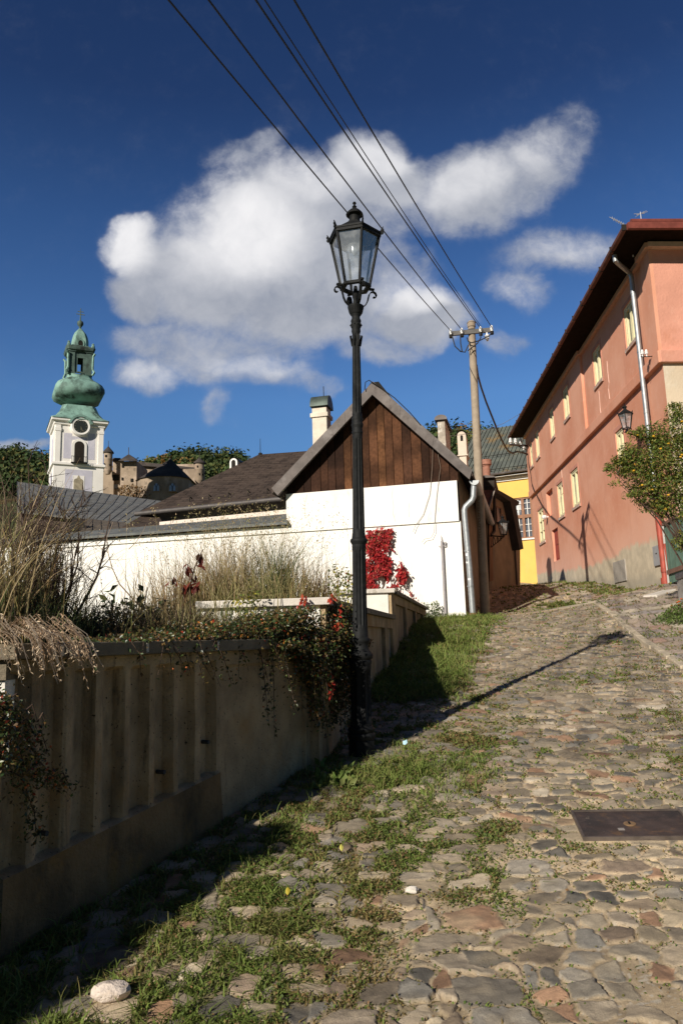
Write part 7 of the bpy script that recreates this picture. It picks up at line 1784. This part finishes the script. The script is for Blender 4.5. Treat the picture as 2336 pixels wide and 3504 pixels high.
a = MB(); p = EF.pt(*EF.hit(2300, 1990, .02), .02); a.box(Vector((p.x - .10, p.y - .04, g(p.x, p.y) - .2)), (.13, 0, 0), (0, .10, 0), z_ * (GF.hit(2286, 1790)[1] + .3 - g(p.x, p.y))); a.build('gate_post', M('white_post', (.72, .68, .62), .9, .1, 4), gt)
# stone pillar / wall end
m_stone = M('grey_stone', (.33, .30, .27), .95, .25, 4, .012, 35, stains=[((.20, .18, .15), 2, .5, .7, 1)])
c = at(2350, 2060, 14.0); zb = g(c.x, c.y); zt_ = at(2350, 1955, 14.0).z
sp_ = thing('stone_pillar', 'squat grey stone wall end with rough cap at the right edge', 'pillar', (c.x + .3, c.y, zb))
a = MB(); a.box((c.x - .02, c.y, zb - .3), (1.2, -.25, 0), (.12, .6, 0), (0, 0, zt_ - .12 - zb + .3)); a.build('stone_body', m_stone, sp_, bevel=.03)
a = MB(); a.box((c.x - .03, c.y - .03, zt_ - .115), (1.25, -.26, 0), (.14, .7, 0), (-.0, 0, .13)); a.build('stone_cap', M('cap_stone', (.36, .32, .29), .95, .2, 6, .01, 40), sp_, bevel=.03)
h_ = ground_hit(2245, 2046); k_ = ground_hit(2300, 2030)
a = MB(); dd = (k_ - h_); nn = Vector((-dd.y, dd.x, 0)).normalized() * .35; a.box(h_ - z_ * .08, dd * 1.25, nn, z_ * .15); tag(a.build('stone_step', M('pale_step', (.58, .52, .45), .9, .15, 5, .006, 40), bevel=.02), 'pale worn stone step at the foot of the stone pillar', 'step')
# marigold patch
r_ = np.random.default_rng(38); fp = ground_hit(2318, 2130); P = []
pl = thing('orange_flower_plant', 'low green plant with small orange flowers below the stone pillar', 'plant', fp)
n = 2300; P = np.stack([fp.x + .12 + r_.normal(size=n) * .24, fp.y + r_.normal(size=n) * .30, np.zeros(n)], 1); hh_ = .32 * np.exp(-(((P[:, 0] - fp.x - .15) / .34) ** 2 + ((P[:, 1] - fp.y) / .45) ** 2)); P[:, 2] = G(P[:, 0], P[:, 1]) + hh_ * r_.uniform(.1, 1.1, n)
v, f, c = leaf_arrays(P, r_.uniform(.03, .06, n), pick([(.10, .15, .03), (.14, .19, .05), (.07, .10, .025)], n, r_), .45, -.4, r=r_); npmesh('leaves', v, f, m_leaf, pl, col=c)
a = MB()
for p in P[np.argsort(-P[:, 2])[:260:22]]: a.lathe(p + np.array([0, 0, .03]), [(0, -.012), (.018, -.006), (.024, .004), (.012, .012), (0, .014)], 7)
a.build('flowers', M('orange_blossom', (.60, .13, .02), .6), pl, smooth=60)

# ---------------------------------------------------------------- verge: lush grass below the white house, weeds round the lamp
r_ = np.random.default_rng(39)


def verge(name, label, n, sx, sy, H, pal0, pal1, cond, seed, lw=.004):
    r_ = np.random.default_rng(seed); X_ = r_.uniform(*sx, n); Y_ = r_.uniform(*sy, n); k = cond(X_, Y_); X_, Y_ = X_[k], Y_[k]; n = len(X_); P = np.stack([X_, Y_, G(X_, Y_) + .005], 1)
    v, f, c = blade_arrays(P, H * r_.uniform(.5, 1.4, n), r_.normal(size=(n, 3)) * np.array([.6, .6, 0]), lw, pick(pal0, n, r_), pick(pal1, n, r_), 3, r=r_); return tag(npmesh(name, v, f, m_grass, col=c), label, 'grass', kind='stuff')


VG0 = [(.13, .19, .045), (.15, .21, .05)]; VG1 = [(.29, .39, .085), (.36, .42, .11), (.23, .32, .07), (.45, .42, .15), (.38, .30, .12)]
verge('grass', 'bright green grass verge below the white house', 42000, (.3, 4.2), (8.0, 18.6), .075, VG0, VG1, lambda x, y: (lush(x, y) * (.25 + fbm(x * 2.5, y * 2.5, 3, 3)) > .40 + .25 * rng.uniform(size=len(x))) & (x > wall_x(y) - .05), 51, .007)
verge('grass', 'grass tuft line at the foot of the white wall and downpipe', 2600, (1.4, 3.1), (16.2, 18.6), .16, VG0, VG1, lambda x, y: np.abs((x - wr.x) * WF.n.x + (y - wr.y) * WF.n.y - .18) < .22, 52, .008)
verge('grass', 'grass and weeds growing round the lamp foot', 3600, (-.5, 1.1), (4.9, 6.6), .07, VG0, VG1, lambda x, y: (np.hypot((x - .36) / .58, (y - 5.72) / .52) + 1.1 * (fbm(x * 3.1, y * 3.1, 66, 3) - .5) < .80 + .5 * rng.uniform(size=len(x))) & (x > wall_x(y)), 53, .0035)
verge('grass', 'grass fringe at the foot of the red house', 5200, (7.0, 9.6), (18.2, 34), .13, VG0, VG1, lambda x, y: np.abs(x - (7.15 + .094 * (y - 18)) + .18) < .32 * fbm(x * 1.5, y * 1.5, 7), 54, .012)
# dark tufts in the shade below the ribbed wall
verge('grass', 'sparse dark grass in the shade along the planter wall', 2600, (-1.8, .3), (2.9, 6.2), .07, VG0, VG1, lambda x, y: (x > wall_x(y) + .02) & (x < wall_x(y) + .55 + .3 * vn(x * 3, y * 3, 8)), 55, .003)
P = []
for k in range(26):                                               # broad leaved dock plants by the lamp
    c = ground_hit(r_.uniform(1080, 1210), r_.uniform(2640, 2720)); 
    for q in range(9): P.append((c.x + r_.normal() * .02, c.y + r_.normal() * .02, c.z + r_.uniform(.0, .05)))
P = np.array(P); v, f, c = leaf_arrays(P, r_.uniform(.035, .085, len(P)), pick([(.11, .17, .035), (.15, .21, .05), (.20, .24, .07)], len(P), r_), .5, -.5, r=r_)
tag(npmesh('dock_plant', v, f, m_leaf, col=c), 'broad leaved green weeds in front of the lamp foot', 'weeds', kind='stuff')
r_ = np.random.default_rng(41); P = []
for k in range(22):
    c = WF.pt(WF.hit(r_.uniform(1430, 1500), 2110, .3)[0], 0, r_.uniform(.15, .5)); c.z = g(c.x, c.y)
    for q in range(26): P.append((c.x + r_.normal() * .05, c.y + r_.normal() * .05, c.z + r_.uniform(0, .42)))
P = np.array(P); v, f, c = leaf_arrays(P, r_.uniform(.04, .08, len(P)), pick([(.13, .17, .06), (.17, .21, .08), (.10, .13, .04)], len(P), r_), .45, .2, r=r_)
tag(npmesh('leafy_weed', v, f, m_leaf, col=c), 'leafy weeds at the foot of the white wall near the planter', 'weeds', kind='stuff')

# ---------------------------------------------------------------- loose things on the ground
def rock(name, label, cat, px, py, s, mat, seed, sink=.3, group=None):
    r_ = np.random.default_rng(seed); c = ground_hit(px, py); bm_v = []; N = 14; M_ = 9; a = MB(); rings = []
    for j in range(1, M_):
        ph_ = math.pi * j / M_; ring = []
        for i in range(N):
            th = 2 * math.pi * i / N; d = Vector((math.sin(ph_) * math.cos(th), math.sin(ph_) * math.sin(th), -math.cos(ph_)))
            q = 1 + .45 * (float(vn(np.array(d.x * 2 + seed), np.array(d.y * 2 + d.z * 1.7), seed)) - .5) + .25 * (float(vn(np.array(d.x * 5), np.array(d.y * 5 + d.z * 4), seed + 3)) - .5)
            ring.append(Vector((c.x + d.x * s[0] * q, c.y + d.y * s[1] * q, c.z + s[2] * (1 - sink) + d.z * s[2] * q)))
        rings.append(ring)
    a.loft(rings, True); return tag(a.build(name, mat, smooth=35), label, cat, group)


rock('loose_rock', 'rough white loose rock lying at the shadow edge', 'rock', 372, 3420, (.078, .05, .036), M('white_quartz', (.66, .56, .48), .9, .12, 14, .012, 45, stains=[((.55, .45, .36), 18, .55, .72, 1)]), 3)
rock('loose_rock', 'small pale stone amid the cobbles left of the manhole cover', 'rock', 1408, 3058, (.034, .022, .018), M('pale_pebble', (.70, .64, .56), .9, .15, 25, .004, 90), 5)
for i, (px, py, col, lb) in enumerate(((1170, 2935, (.50, .46, .10), 'pale yellow fallen leaf standing up in the grass'), (985, 3090, (.46, .36, .04), 'yellow fallen leaf lying among dark clover'), (500, 2775, (.24, .26, .08), 'olive fallen leaf at the edge of the wall shadow'))):
    c = ground_hit(px, py); a = MB(); r_ = np.random.default_rng(70 + i)
    w, l = .011, .034; d_ = Vector((r_.normal() * .3, .1, 1 if i != 1 else .35)).normalized(); s_ = Vector((1, .2, 0)).normalized(); nrm = d_.cross(s_).normalized(); b = c + z_ * .03
    vs = []; 
    for t in np.linspace(0, 1, 7): ww = w * math.sin(math.pi * min(1, t * .95 + .03)) ** .8; cc_ = b + d_ * l * t + nrm * .006 * math.sin(t * 3); vs += [cc_ - s_ * ww + nrm * .003, cc_, cc_ + s_ * ww + nrm * .003]
    fs = [(3 * k, 3 * k + 1, 3 * k + 4, 3 * k + 3) for k in range(6)] + [(3 * k + 1, 3 * k + 2, 3 * k + 5, 3 * k + 4) for k in range(6)]
    a.add(vs, fs); tag(a.build('fallen_leaf', M('fallen_leaf_yellow', col, .7, .15, 80)), lb, 'leaf', 'fallen leaves')
c = ground_hit(1386, 2563); a = MB(); a.add([c + Vector(v_) for v_ in ((-.018, 0, .035), (.0, -.004, .03), (.02, .004, .045), (.016, .01, .07), (-.004, .006, .062), (-.016, .012, .06))], [(0, 1, 4, 5), (1, 2, 3, 4)]); tag(a.build('paper_scrap', M('pale_blue_paper', (.45, .68, .78), .7, .1)), 'scrap of pale blue paper in the grass by the lamp', 'litter')
